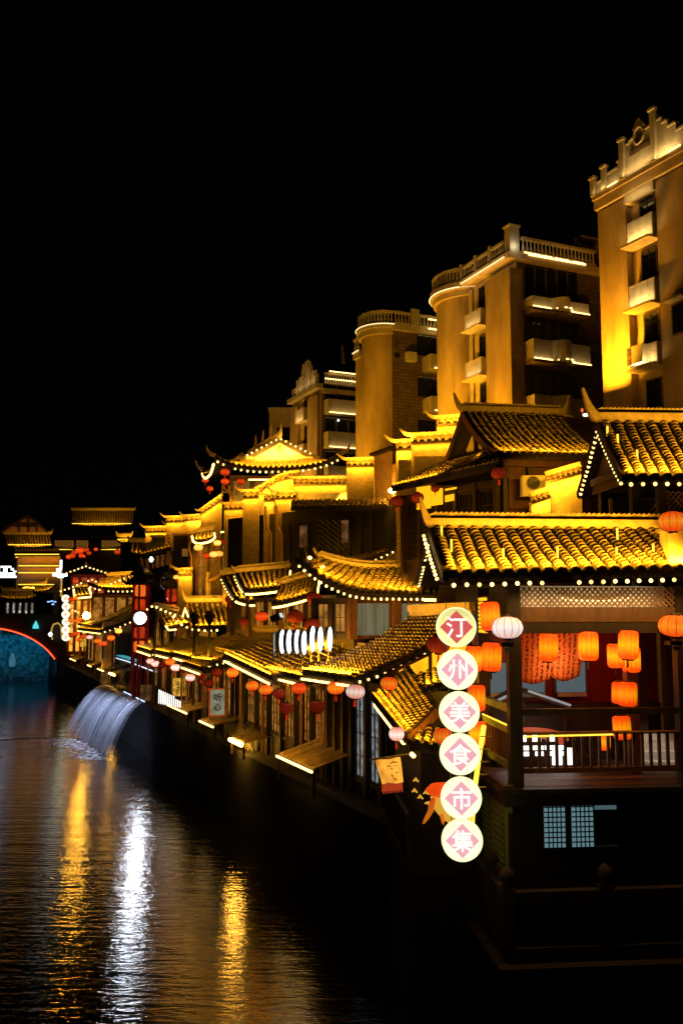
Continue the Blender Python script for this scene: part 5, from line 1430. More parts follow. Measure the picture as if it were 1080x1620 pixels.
a, b = W(470, 797, 46.8), W(640, 776, 45.5); MB().hexa([V((a.x, a.y, a.z)), V((b.x, b.y, a.z)), V((b.x, b.y + .3, a.z)), V((a.x, a.y + .3, a.z)), V((a.x, a.y, b.z)), V((b.x, b.y, b.z)), V((b.x, b.y + .3, b.z)), V((a.x, a.y + .3, b.z))]).build('terrace_wall', PLASTER, wallC)
wash(wallC, W(475, 800, 45.6), W(600, 800, 44.5), W(540, 785, 46.3), 26, (1, .56, .05))
wallD = fw('wall with two short copings and gilded bent pilaster edges under temple roof', 46, [(436, 789, 471, 788), (385, 788, 410, 787), (418, 793, 434, 792)], z0=4, power=10)
sw = MB()
for x in (420, 437): sw.tube([W(x, 800, 45.5), W(x + 1, 832, 45.5), W(x + 9, 845, 45.5), W(x + 9, 905, 45.5)], .06, 5)
sw.build('pilaster_edge', mat('ochre_render', (.42, .24, .06), .8), wallD)
point(wallD, W(430, 815, 44.6), 5, AMBER, .1)
# curved coping sweeping up to the temple
cv = thing('swept_wall', 'curved tiled coping sweeping up beside the temple eave', 'wall', W(430, 790, 47.5))
pts = [W(x, y, 47.5) for x, y in ((402, 783), (414, 778), (426, 770), (440, 762), (456, 757), (474, 755))]
for a, b in zip(pts[:-1], pts[1:]): wall_cap(cv, a, b, w=.7, rise=.25, sp=.2, power=4, wall_to=4, curl=0)
# dark timber house with drain pipes
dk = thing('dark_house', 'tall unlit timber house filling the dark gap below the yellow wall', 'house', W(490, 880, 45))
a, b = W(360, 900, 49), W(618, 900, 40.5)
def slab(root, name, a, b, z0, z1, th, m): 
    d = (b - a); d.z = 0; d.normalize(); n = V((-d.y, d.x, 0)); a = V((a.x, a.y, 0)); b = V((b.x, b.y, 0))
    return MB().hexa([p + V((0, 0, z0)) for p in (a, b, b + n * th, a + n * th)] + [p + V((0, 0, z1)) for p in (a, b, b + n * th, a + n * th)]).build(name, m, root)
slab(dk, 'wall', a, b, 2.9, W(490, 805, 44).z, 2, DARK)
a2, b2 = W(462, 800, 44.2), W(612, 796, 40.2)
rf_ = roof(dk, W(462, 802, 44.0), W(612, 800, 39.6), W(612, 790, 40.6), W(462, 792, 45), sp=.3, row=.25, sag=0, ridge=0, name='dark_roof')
d_ = (b - a).normalized()
for k in range(9):
    p = a.lerp(b, .42 + k * .06); MB().box(p.x - .05, p.x + .05, p.y - .12, p.y - .01, 6.5, 12.8).build('batten', WOODD, dk)
GOODS = glow_field('dim_shop_goods', (1, .40, .16), .30, 1.6, .45, .8)
for (x0, y0, x1, y1) in ((470, 860, 488, 822), (540, 858, 598, 820)):
    p, q = W(x0, y0, 42.0), W(x1, y1, 41.5); yy = a.y + (p.x - a.x) / (b.x - a.x) * (b.y - a.y) - .25
    slab(dk, 'lit_window', V((p.x, yy, 0)), V((q.x, yy - (q.x - p.x) * .35, 0)), p.z, q.z, .05, GOODS)
lt_ = MB()
for k in range(9):
    for j in range(6):
        p = W(504 + k * 5, 822 + j * 8 + (k % 2) * 4, 41.4); lt_.bar(p, p + V((.16, 0, -.1)), .03, .03)
lt_.build('roof_lattice', METAL, dk)

# ---- temple-like hall
tp = thing('temple_hall', 'glowing hip-and-gable hall with upturned corners highest among the golden roofs', 'hall', W(430, 800, 53))
Yf = 52.0
A = W(340, 742, Yf); B = W(540, 738, Yf + 1.2); D = W(390, 728, Yf + 2.2); C = W(494, 726, Yf + 2.8)
rf1 = roof(tp, A, B, C, D, sp=.3, row=.22, sag=.14, lift=.75, power=110, ridge=.12, wash_h=.5, out=.35, boards=(0, 0), deep=.6)
bulbs(tp, eave(rf1, .26), .36, .08)
# left hip side
A2_ = W(322, 756, 58.5); lf = roof(tp, A2_, A, D, W(385, 716, 57.5), sp=.3, row=.25, sag=.12, lift=.5, power=20, ridge=0, boards=(0, 0))
mb = MB(); mb.tube([p for p in eave(lf, .22)], .07, 5); mb.build('light_bar', LEDW, tp)
for p, s in ((rf1.S(0, 0), -1), (rf1.S(0, 1), 1), (lf.S(0, 0), -1)):
    MB().sweep([p + V((0, 0, .02)), p + V((s * .25, -.1, .12)), p + V((s * .42, -.15, .32)), p + V((s * .5, -.18, .6))], .22, .22, [1, .9, .6, .25]).build('corner_horn', RIDGE, tp)
# gable triangle
Gz = W(432, 704, 55.5)
g0, g1, g2 = D + V((0, .1, .1)), C + V((0, .1, .1)), V(((D.x + C.x) / 2, D.y + .1, W(432, 701, 54.4).z))
MB().add([g0, g1, g2, g0 + V((0, .3, 0)), g1 + V((0, .3, 0)), g2 + V((0, .3, 0))], [(0, 1, 2), (5, 4, 3), (0, 2, 5, 3), (1, 4, 5, 2)]).build('gable', PLASTER, tp)
MB().lathe([(.02, 0), (.1, .1), (.14, .3), (.05, .5)], g2 - V((0, .15, .7)), 8).build('pendant', GOLD, tp)
wash(tp, g0 + V((.8, -.8, .1)), g1 + V((-.8, -.8, .1)), (g0 + g1 + g2) / 3, 260, (1, .56, .05))
bulbs(tp, [g0 + V((-.1, -.2, .1)), g2 + V((0, -.2, .25)), g1 + V((.1, -.2, .1))], .33, .075)
# upper gabled roof running back
bk = V((-1.6, 4.2, 0)); ap = g2 + V((0, 0, .25))
ru = roof(tp, g0 + bk * 1.6 + V((-.4, 0, 0)), g0 + V((-.4, 0, 0)), ap, ap + bk * 1.6, sp=.3, row=.25, sag=.08, ridge=.35, curl=(0, .7), power=10)
ru2 = roof(tp, g1 + V((.4, 0, 0)), g1 + bk * 1.6 + V((.4, 0, 0)), ap + bk * 1.6, ap, sp=.4, row=.4, sag=.08, ridge=0)
for k in (1, 2, 3): p = ap + bk * (.4 * k); MB().lathe([(.1, 0), (.08, .5), (.03, .9)], p + V((0, 0, .3)), 6).build('ridge_beast', RIDGE, tp)
a, b = W(365, 800, 54), W(500, 800, 54.8)
facade(tp, a, b, 8.0, W(430, 752, 54).z, 4, pane=GLOWD, wood=WOODB, sill=.6, lat=3)
slab(tp, 'body', a + V((0, .5, 0)), b + V((0, .5, 0)), 2.9, W(430, 750, 54).z, 4, WOODD)
led(tp, W(393, 759, 53), W(425, 759, 53), .06); point(tp, W(370, 765, 52.5), 20, AMBER, .15); point(tp, W(470, 752, 52.6), 16, AMBER, .15)
# white railing on the terrace
rl = thing('terrace_railing', 'lit white zigzag railing on the terrace under temple corner', 'railing', W(355, 790, 52))
for x in (352, 362, 374): MB().tube([W(x, 783, 52), W(x, 768, 52)], .05, 5).build('rail_post', WHITEP, rl)
MB().tube([W(350, 779, 52), W(378, 778, 52)], .04, 5).build('rail', WHITEP, rl); MB().tube([W(352, 770, 52), W(362, 779, 52)], .04, 5).build('brace', WHITEP, rl)

# stepped walls left of the temple
fw('diagonal raking wall coping climbing to temple terrace', 56, [(318, 815, 352, 791)], z0=4, power=14)
fw('short coping wall below temple terrace rail', 54, [(355, 806, 400, 804)], z0=4, power=10)
wE = fw('double-stepped golden coping wall left of raking coping', 62, [(294, 824, 330, 822), (300, 838, 328, 836), (264, 826, 295, 825)], z0=3, power=12)
for (x0, y0, x1, y1) in ((274, 905, 299, 848), (240, 866, 262, 850)):
    a, b = W(x0, y0, 61.6), W(x1, y1, 61.6); w_ = MB().box(a.x, b.x, 61.5, 61.6, a.z, b.z).build('dark_opening', DARK, wE)
    MB().box(a.x - .1, b.x + .1, 61.42, 61.5, b.z, b.z + .14).build('lintel', WOODL, w_)
for pts in (((264, 846), (264, 868), (270, 880), (270, 905)), ((299, 846), (299, 866), (304, 878), (304, 905))):
    MB().tube([W(x, y, 61.3) for x, y in pts], .09, 5).build('pilaster_edge', MATS['ochre_render'], wE)
a, b = W(288, 880, 61.4), W(297, 868, 61.4); MB().box(a.x, b.x, 61.38, 61.45, a.z, b.z).build('lit_window', GLOWD, wE)
fw('lower step of golden copings behind upturned horn', 63.5, [(266, 838, 302, 837)], z0=3, power=9)
fw('plain wall with single lit coping left of the double step', 66, [(231, 842, 267, 841)], z0=3, power=12, wm=BRICK)
fw('brick pier wall with low lit coping above the second lantern tower', 55, [(283, 910, 305, 909)], z0=3, power=9, wm=BRICK)
bp = thing('brick_tower_wall', 'tall narrow brick wall end with gilded edge beside small tiled roof', 'wall', W(315, 950, 52))
a, b = W(304, 960, 56), W(322, 845, 56); MB().box(a.x, b.x, 56, 59, 2.9, b.z).build('wall', BRICK, bp)
MB().tube([W(303, 845, 55.9), W(299, 868, 55.9), W(303, 880, 55.9), W(303, 905, 55.9)], .07, 5).build('pilaster_edge', MATS['ochre_render'], bp)
point(bp, W(318, 885, 55), 16, AMBER, .1); point(bp, W(330, 950, 54.6), 10, AMBER, .1)
MB().tube([W(330, 945, 55.2), W(330, 905, 55.2)], .18, 8).build('pilaster', PLASTER, bp)
# balcony house with lit corner
bl = thing('balcony_house', 'narrow house with u-shaped light bar eave and cluster of pale lanterns', 'house', W(325, 880, 54))
rf_ = roof(bl, W(306, 857, 54), W(340, 851, 54.4), W(338, 838, 55.4), W(310, 843, 55), sp=.25, row=.2, power=9, ridge=.15, lift=.2)
mb = MB(); mb.tube([W(304, 848, 53.8)] + eave(rf_, .2) + [W(339, 843, 54.2)], .06, 5); mb.build('light_bar', LEDW, bl); led(bl, W(349, 842, 54), W(359, 841, 54), .06)
a, b = W(310, 950, 55.6), W(366, 950, 56.4); facade(bl, a, b, 7, W(335, 845, 55).z, 3, pane=SHOPGLOW, wood=WOODB, sill=1.5)
slab(bl, 'body', a + V((0, .5, 0)), b + V((0, .5, 0)), 2.9, W(335, 845, 55).z, 3, WOODD)
wc = thing('white_sill_beam', 'pale curved beam under the dark gap right of the brick wall end', 'beam', W(345, 915, 51))
MB().tube([W(330, 918, 55), W(340, 914, 54.8), W(350, 906, 54.6), W(356, 900, 54.4)], .12, 6).build('beam', WOODL, wc)
# small frontal tile roof with bold tiles
ct = thing('tiled_kitchen', 'small house with bold rounded tile columns and yellow ridge beside second lantern tower', 'house', W(335, 1000, 47))
A = W(305, 991, 51.5); B = W(374, 989, 52.5); D = W(297, 953, 53.3); C = W(364, 952, 54.3)
rfK = roof(ct, A, B, C, D, sp=.31, row=.2, sag=.06, tiles='parts', power=26, ridge=.25, curl=(.6, 0), boards=(1, 1), wash_h=.35, out=.3, deep=.3, trim=WOODL)
bulbs(ct, [W(272, 972, 51.2), W(280, 984, 51.1), W(292, 991, 51), W(306, 996, 51), W(328, 998, 51.2), W(352, 997, 51.5)], .34, .08)
slab(ct, 'body', W(308, 990, 52.6), W(372, 990, 53.4), 2.9, A.z - .1, 3, WOODD)
MB().tube([W(289, 976, 51), W(293, 962, 51), W(298, 976, 51)], .05, 5).build('gable_light', LEDW, ct)
wash(ct, W(300, 948, 52.4), W(362, 947, 53.4), W(331, 948, 54.2), 10, AMBER)
# little chevron roof in front
cr = thing('gate_roof', 'small gate roof with bulb chevron and yellow tiles below second lantern tower', 'roof', W(262, 990, 54))
rf_ = roof(cr, W(262, 992, 52.5), W(300, 985, 52.5), W(282, 968, 53.5), W(245, 960, 54), sp=.25, row=.2, power=16, ridge=.15)
bulbs(cr, [W(229, 966, 54), W(243, 958, 53.8), W(258, 966, 53.5), W(280, 974, 53)], .36, .08); led(cr, W(262, 990, 52), W(267, 997, 52), .06); led(cr, W(267, 997, 52), W(279, 996, 52), .06)
facade(cr, W(242, 1010, 55.5), W(268, 1010, 55), 5.5, W(245, 972, 55).z, 2, pane=SHOPGLOW, sill=.4)

# ---- far group at the quay end
h2 = thing('swoop_roof_house', 'house with wide swooping bulb-edged roof spread behind first lantern tower', 'house', W(195, 980, 86))
A = W(140, 932, 84); B = W(258, 929, 85.5); D = W(172, 912, 87.5); C = W(236, 908, 88.5)
rfS = roof(h2, A, B, C, D, sp=.3, row=.25, sag=.1, lift=.55, power=110, ridge=.25, curl=(.4, .5), wash_h=.5, out=.35)
bulbs(h2, eave(rfS, .3), .42, .1); bulbs(h2, [W(172, 925, 83), W(195, 916, 84), W(216, 908, 85)], .48, .1); bulbs(h2, [W(232, 916, 86), W(250, 923, 85)], .48, .1)
facade(h2, W(145, 990, 86), W(255, 990, 87), 4, W(200, 940, 86).z, 6, pane=SHOPGLOW, wood=WOODB, sill=.5)
slab(h2, 'body', W(145, 990, 86.5), W(255, 990, 87.5), 2.9, W(200, 938, 86).z, 4, WOODD)
point(h2, W(190, 950, 83.5), 45, AMBER, .2)
h3 = thing('chevron_gable_house', 'far dark house with single bulb chevron gable above red shopfront lanterns', 'house', W(137, 930, 88))
ap = W(137, 893, 94); l_, r_ = W(98, 907, 94), W(176, 906, 94); bk = V((-2, 6, 0))
roof(h3, l_ + bk, l_, ap, ap + bk, sp=.35, row=.3, ridge=.2); roof(h3, r_, r_ + bk, ap + bk, ap, sp=.35, row=.3, ridge=0)
bulbs(h3, [l_ + V((0, -.3, -.2)), ap + V((0, -.3, -.2)), r_ + V((0, -.3, -.2))], .42, .1)
facade(h3, l_ + V((.8, .8, 0)), r_ + V((-.8, .8, 0)), 4, l_.z - .1, 4, pane=glow_field('red_shop', (1, .14, .03), .9, 2), wood=REDP, sill=.4)
h4 = thing('bar_roof_house', 'far house with bulb slope and short u-shaped light bar over glowing shop', 'house', W(140, 985, 86))
rf_ = roof(h4, W(118, 943, 89), W(146, 940, 89), W(140, 928, 90.5), W(115, 930, 90.5), sp=.3, row=.25, power=20, ridge=.2)
mb = MB(); mb.tube([W(117, 932, 88.8)] + eave(rf_, .25) + [W(141, 930, 88.8)], .08, 5); mb.build('light_bar', LEDW, h4)
bulbs(h4, [W(93, 936, 89), W(113, 930, 89), W(133, 921, 89)], .42, .1); bulbs(h4, [W(137, 920, 89), W(147, 917, 89), W(155, 922, 89)], .4, .1)
bulbs(h4, [W(113, 964, 88), W(120, 967, 88), W(128, 971, 88)], .3, .09)
facade(h4, W(108, 985, 90.5), W(150, 985, 90.5), 4, W(130, 945, 90).z, 4, pane=glow_field('orange_shop', (1, .34, .03), 3.6, 2), wood=WOODB, sill=.4)
sl = thing('shop_floodlight', 'amber floodlight shining above far eave bars near the round boards', 'floodlight', W(137, 974, 86))
MB().lathe([(.1, -.35), (.34, -.15), (.34, .15), (.1, .35)], W(137, 974, 86), 12).build('lens', AMBF, sl)

# mast with cool lights
ms = thing('light_mast', 'white-lit cluster sign on a mast above the far lane end', 'sign', W(97, 930, 90))
MB().tube([W(97, 945, 90), W(97, 889, 90)], .12, 5).build('mast', WHITEP, ms)
for (x, y, w_, h_) in ((88, 909, 8, 5), (96, 911, 9, 6), (103, 910, 7, 4), (93, 902, 6, 6), (97, 893, 2.5, 14)):
    p = W(x, y, 89.8); MB().box(p.x - w_ / F * 45, p.x + w_ / F * 45, 89.7, 89.9, p.z - h_ / F * 45, p.z + h_ / F * 45).build('lit_glyph', GLOWS, ms)

# stack of glowing boards at the quay end
fs_ = ['topmost', 'second', 'third', 'fourth', 'fifth', 'lowest']
for i, y in enumerate((947, 959.5, 972, 984, 996.5, 1008)):
    c = W(104 + (i % 2) * .6, y, 90); r = 6.2 / F * 90
    o = thing('round_board', fs_[i] + ' pale glowing board in the distant stack at the lane end', 'sign', c, 'distant stack of round boards')
    MB().lathe([(r, 0), (r, .15)], (0, 0, 0), 20)
    ring = [V((r * math.cos(2 * math.pi * k / 20), 0, r * math.sin(2 * math.pi * k / 20))) for k in range(20)]
    b = MB(); b.add([c + p for p in ring] + [c + p + V((0, .15, 0)) for p in ring], [(k, (k + 1) % 20, 20 + (k + 1) % 20, 20 + k) for k in range(20)]); b.build('rim', RIMG, o)
    b = MB(); b.add([c + p * .97 - V((0, .004, 0)) for p in ring], [tuple(range(20))]); b.build('face', em('far_board_glow', (1, .95, .62), 1.7), o)
    b = MB(); b.hexa([c + V(x) for x in ((0, -.006, -r * .6), (r * .6, -.006, 0), (0, -.006, r * .6), (-r * .6, -.006, 0), (0, -.016, -r * .6), (r * .6, -.016, 0), (0, -.016, r * .6), (-r * .6, -.016, 0))]); b.build('diamond', em('far_diamond_glow', (1, .62, .45), 1.0), o)

# ---- lantern towers
TOWG = glow_field('tower_glow', (1, .07, .008), .7, 2.0, .2, .7)
TOWO = em('tower_lantern_glow', (1, .17, .012), .85)
TRED = mat('tower_red', (.40, .02, .012), .5)
def tower(label, px, ytop, yroof, ybot, Y, wpx):
    top = W(px, ytop, Y); c = W(px, ybot, Y); r = wpx / F * Y / 2; ze = W(px, yroof, Y).z
    root = thing('lantern_tower', label, 'lantern tower', V((c.x, c.y, 2.9)), 'red lantern towers')
    P = V((c.x, c.y, 0)); n = 6
    for k in range(n):
        a = 2 * math.pi * (k + .5) / n; p = P + V((r * math.cos(a), r * math.sin(a), 0)); MB().bar(p + V((0, 0, 2.9)), p + V((0, 0, ze)), .12, .12, up=V((0, 1, 0))).build('post', TRED, root)
    h = ze - c.z; k_ = max(2, int(h / (r * 1.7)))
    for k in range(k_):
        z = c.z + h * (k + .5) / k_
        MB().lathe([(r * .45, -h / k_ * .4), (r * .75, -h / k_ * .32), (r * .78, 0), (r * .75, h / k_ * .32), (r * .45, h / k_ * .4)], P + V((0, 0, z)), 12).build('lantern_drum', TOWO if k % 2 == 0 else TOWG, root, smooth=True)
        MB().lathe([(r * 1.05, -.06), (r * 1.05, .06)], P + V((0, 0, c.z + h * (k + 1) / k_)), 6).build('ring_beam', TRED, root)
    H = top.z - ze
    MB().lathe([(r * 2.1, -.05), (r * 2.15, .1), (r * 1.6, H * .22), (r * 1.15, H * .34), (r * 1.1, H * .42), (r * 1.7, H * .46), (r * 1.3, H * .62), (r * .7, H * .78), (r * .25, H * .9), (r * .12, H)], P + V((0, 0, ze)), 6).build('roof', BLACK, root)
    for k in range(n):
        a = 2 * math.pi * k / n; d = V((math.cos(a), math.sin(a), 0))
        MB().sweep([P + d * r * 2.0 + V((0, 0, ze + .05)), P + d * r * 2.4 + V((0, 0, ze + .2)), P + d * r * 2.6 + V((0, 0, ze + .6))], .14, .14, [1, .8, .3]).build('corner_horn', BLACK, root)
    return root
tower('red lantern tower with black tiered cap behind the dazzling white floodlight', 221, 893, 924, 1034, 60, 24)
tower('red lantern tower with black cap and pale lantern under it, between brick walls', 272, 896, 930, 978, 56, 23)
fl = thing('white_floodlight', 'dazzling white floodlight fixed on the first lantern tower', 'floodlight', W(222, 978, 58))
q = W(222, 978, 58.4)
point(fl, W(222, 985, 57.2), 18, (1, .85, .85), .2)  # extra unseen lamp added for the pinkish glow on the tower
dn = V((.35, -1, -.1)).normalized(); ax = dn.cross(V((0, 0, 1))).normalized(); ay = ax.cross(dn)
for nm_, r0, o0, mm2 in (('lens', .36, .0, FLOOD), ('housing', .46, -.05, BLACK)):
    rr_ = [ax * (r0 * math.cos(2 * math.pi * k / 24)) + ay * (r0 * math.sin(2 * math.pi * k / 24)) for k in range(24)]
    b = MB(); b.add([q + dn * (o0 + .0) + p for p in rr_] + [q + dn * (o0 - .3) + p * .6 for p in rr_], [tuple(range(24)), tuple(range(47, 23, -1))] + [(k, 24 + k, 24 + (k + 1) % 24, (k + 1) % 24) for k in range(24)])
    if nm_ == 'lens': b.f = b.f[:1]; b.m = b.m[:1]
    b.build(nm_, mm2, fl)
for px, y0, y1, Y, lab in ((246, 971, 1012, 52, 'dark lane lamp on a post beside the white floodlight'), (308, 971, 1022, 44, 'dark lane lamp standing left of its twin before bold tile roof'), (332, 970, 1028, 42.5, 'dark lane lamp standing right of its twin before bold tile roof')):
    c = W(px, y0, Y); z1 = W(px, y1, Y).z; root = thing('lane_lamp', lab, 'street lamp', V((c.x, c.y, z1)), 'unlit lane lamps')
    MB().tube([V((c.x, c.y, min(z1, 4))), V((c.x, c.y, c.z - .7))], .07, 6).build('post', GREYW, root)
    s_ = Y / F; MB().lathe([(.06, -22 * s_), (.14, -19 * s_), (.07, -17 * s_), (.17, -13 * s_), (.19, -8 * s_), (.26, -6 * s_), (.22, -2 * s_), (.12, 0), (.03, 4 * s_)], c, 8).build('lamp_head', BLACK, root)

# ================================================================== QUAY STALLS
def stall(label, L, R_, t, w, rise, led_m=LEDP, led_r=.05, m=None, z0=2.9, planks=10, lit=3):
    A = T(*L, t); B = T(*R_, t); B.z = A.z = (A.z + B.z) / 2
    root = thing('stall_awning', label, 'awning', V((A.x, A.y, z0)), 'low awnings on the quay edge')
    C = B + ST.t * w + V((0, 0, rise)); D = A + ST.t * w + V((0, 0, rise))
    for k in range(planks):
        a, b = A.lerp(B, (k + .06) / planks), A.lerp(B, (k + .94) / planks); c, d = D.lerp(C, (k + .94) / planks), D.lerp(C, (k + .06) / planks); e = V((0, 0, .04 + random.uniform(0, .03)))
        MB().hexa([a, b, c, d, a + e, b + e, c + e, d + e]).build('plank', m or THATCH, root)
    led(root, A - ST.t * .08 + V((0, 0, -.05)), B - ST.t * .08 + V((0, 0, -.05)), led_r, led_m)
    for p in (A, B, C, D): MB().bar(V((p.x, p.y, z0 - .1)), p - V((0, 0, .02)), .08, .08, up=V((0, 1, 0))).build('leg', WOODD, root)
    if lit: wash(root, A - ST.t * .35 + V((0, 0, .35)), B - ST.t * .35 + V((0, 0, .35)), (A + B + C + D) / 4, lit, AMBER)
    return root
stall('weathered plank awning with bright curved edge strip below the lattice shop windows', (441, 1194), (497, 1218), -.3, 1.9, .55, lit=7, planks=14)
stall('small dark awning with short thick glowing amber bar at its corner', (367, 1167), (386, 1177), -.2, 1.6, .3, LEDA, .09, planks=6, lit=1.5)
stall('low awning holding the framed menu board, thin strip along edge', (318, 1139), (340, 1148), -.2, 1.8, .3, planks=8, lit=3)
stall('wide plank awning beside the white slatted lights', (268, 1114), (298, 1127), -.2, 2.2, .4, planks=10, lit=6)
stall('tiny awning with glowing bar beside dim lit box sign at waterfall lip', (175, 1063), (183, 1068), .3, 1.5, .3, LEDA, .07, planks=4, lit=3)
stall('far stall awning third from the lane end with bright bar', (156, 1057), (166, 1061), .3, 2.0, .5, planks=5, lit=4)
stall('far stall awning second from the lane end with small bar', (140, 1051), (146, 1054), .3, 2.4, .6, planks=5, lit=5)
stall('far stall awning nearest the lane end beneath a yellow banner', (112, 1041), (121, 1045), .3, 2.0, .5, planks=5, lit=5)
# white slatted lights
sr = thing('tube_light_fence', 'row of upright white light tubes on quay edge beside the plank awning', 'light fence', T(265, 1105, -.3))
for k in range(11):
    f_ = k / 10; y1 = 1113 + f_ * 6; y0 = 1091 + f_ * 15 + (f_ > .7) * 3
    if y1 - y0 < 5: y0 = y1 - 6
    a, b = T(252 + 33 * f_, y1, -.3), T(252 + 33 * f_, y0, -.3); a.x = b.x; a.y = b.y; MB().tube([a, b], .032, 6).build('light_tube', em('tube_glow', (1, .96, .9), 1.8), sr)
MB().tube([T(252, 1114, -.28), T(286, 1120, -.28)], .03, 5).build('rail', METAL, sr)
# framed menu board
mb_ = thing('menu_board', 'framed pale menu board with red border and dark brushed characters', 'sign board', T(345, 1135, .3))
c = T(344, 1111, .35)
def board(root, c, w, h, fm, pm, tilt=.12, yaw=.2, txt=None, tcol=None, tsize=.3, thick=.05):
    x = V((math.cos(yaw), math.sin(yaw), 0)); z = V((math.sin(tilt) * .6, 0, 1)).normalized(); y = z.cross(x).normalized(); z = x.cross(y)
    def P(a, b, d): return c + x * a + z * b + y * d
    MB().hexa([P(-w / 2, -h / 2, .0), P(w / 2, -h / 2, 0), P(w / 2, -h / 2, thick), P(-w / 2, -h / 2, thick), P(-w / 2, h / 2, 0), P(w / 2, h / 2, 0), P(w / 2, h / 2, thick), P(-w / 2, h / 2, thick)]).build('face', pm, root)
    f = .07
    for a0, a1, b0, b1 in ((-w / 2 - f, -w / 2, -h / 2 - f, h / 2 + f), (w / 2, w / 2 + f, -h / 2 - f, h / 2 + f), (-w / 2, w / 2, -h / 2 - f, -h / 2), (-w / 2, w / 2, h / 2, h / 2 + f)):
        MB().hexa([P(a0, b0, -.03), P(a1, b0, -.03), P(a1, b0, thick), P(a0, b0, thick), P(a0, b1, -.03), P(a1, b1, -.03), P(a1, b1, thick), P(a0, b1, thick)]).build('frame', fm, root)
    if txt:
        for k, chs in enumerate(txt):
            me = text_mesh(chs, tsize, .003, .008, tcol); o = bpy.data.objects.new('lettering', me); COL.objects.link(o); o.parent = root
            pp = P(0, h * (.5 - (k + .8) / (len(txt) + .6)), -.012); o.matrix_local = Matrix.Translation(-org(root)) @ frame_m(pp, x, z, -y)
INK = mat('black_ink', (.02, .015, .012), .8)
board(mb_, c, .62, 1.1, em('red_frame_glow', (.8, .10, .02), .35), glow_field('menu_face', (.75, .80, .55), .28, 3, .2, .6), txt=('听', '心'), tcol=INK, tsize=.36, tilt=-.12)
# lit box signs
def boxsign(label, px, py, t, w, h, m, marks=True):
    c = T(px, py, t); root = thing('paper_box_sign', label, 'lit sign', c - V((0, 0, h / 2)), 'square lit paper signs on the quay')
    MB().box(c.x - w / 2, c.x + w / 2, c.y - w / 3, c.y + w / 3, c.z - h / 2, c.z + h / 2).build('paper_case', m, root)
    for sx in (-1, 1): MB().box(c.x + sx * w / 2 - .02, c.x + sx * w / 2 + .02, c.y - w / 3 - .02, c.y - w / 3 + .02, 2.9, c.z + h / 2 + .03).build('post', WOODD, root)
    if marks:
        s = MB()
        for k in range(5):
            p = V((c.x - w * .1, c.y - w / 3 - .004, c.z + h * (.3 - k * .15))); s.bar(p, p + V((w * random.uniform(.12, .3), 0, random.uniform(-.04, .04))), .004, .03); s.bar(p + V((w * .1, 0, .04)), p + V((w * .06, 0, -.05)), .004, .03)
        s.build('brush_marks', INK, root)
boxsign('bright yellow paper box sign above the white light tubes', 283, 1087, .6, .62, .92, BOXGLOW)
boxsign('dim brown paper box sign at the end of the waterfall lip', 231, 1096, .1, .62, .90, glow_field('dim_paper_box', (1, .42, .08), .14, 3))
boxsign('dim paper box sign at head of waterfall', 167, 1072, .2, .62, .9, glow_field('dim_paper_box_b', (1, .42, .08), .18, 3), False)
# fringed banner
bn = thing('fringed_banner', 'yellow fringed banner with brushed characters hanging from a pole at quay edge', 'banner', W(617, 1240, 21))
pts = [W(593, 1200, 21.2), W(634, 1196, 20.9)]
MB().tube([W(585, 1202, 21.25), W(655, 1192, 20.8)], .025, 6).build('pole', GOLD, bn)
v_ = []; n_ = 8
for j in range(6):
    for i in range(n_ + 1):
        a, b = W(593 + 2.5 * j * .9, 1203 + j * 7.4, 21.2), W(633 + 1.0 * j, 1198 + j * 8, 20.9); p = a.lerp(b, i / n_); p.y += .06 * math.sin(i * 1.1 + j); v_.append(p)
q = MB(); q.add(v_, [(j * (n_ + 1) + i, j * (n_ + 1) + i + 1, (j + 1) * (n_ + 1) + i + 1, (j + 1) * (n_ + 1) + i) for j in range(5) for i in range(n_)]); q.build('cloth', glow_field('banner_glow', (1, .40, .04), 1.6, 2.2, .25, .65), bn, smooth=True)  # cloth is no lamp: its brightness is put in as emission
fr_ = MB()
for i in range(n_ * 2):
    p = v_[5 * (n_ + 1)].lerp(v_[5 * (n_ + 1) + n_], i / (n_ * 2)); fr_.bar(p, p - V((0, 0, .16 + .05 * (i % 2))), .05, .02)
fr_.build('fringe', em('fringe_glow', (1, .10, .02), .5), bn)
s = MB()
for (x, y) in ((612, 1212), (617, 1208), (622, 1206), (618, 1216), (625, 1212), (619, 1225), (626, 1223), (622, 1231)):
    p = W(x, y, 20.8); s.bar(p, p + V((random.uniform(.03, .1), 0, random.uniform(-.06, .06))), .004, .02)
s.build('brush_marks', INK, bn)
# crayfish lantern behind the 市 sign
cf = thing('crayfish_lantern', 'orange glowing crayfish-shaped lantern with raised claws peeking out behind 市 sign', 'lantern', W(700, 1290, 18.6))
CRAY = paper('crayfish_paper', (.8, .06, .004), (1, .26, .012), .8, .5, 8); CRAYY = em('crayfish_trim', (1, .5, .05), .7)
c = W(704, 1250, 18.6)
b = MB().lathe([(.05, -.14), (.30, -.10), (.40, 0), (.30, .10), (.06, .14)], c, 16); b.build('head', CRAY, cf, smooth=True)
MB().tube([W(x, y, 18.6) for x, y in ((690, 1258), (695, 1275), (706, 1290), (724, 1298), (742, 1294))], .13, 8, [1, 1, .9, .8, .6]).build('tail', CRAYY, cf, smooth=True)
MB().tube([W(x, y, 18.5) for x, y in ((686, 1262), (682, 1272), (681, 1282), (675, 1293), (669, 1303))], .065, 7, [.6, 1, .9, .7, .35]).build('claw', CRAY, cf, smooth=True)
MB().tube([W(x, y, 18.5) for x, y in ((682, 1272), (676, 1270), (671, 1271))], .04, 6, [1, .8, .2]).build('claw', CRAYY, cf, smooth=True)
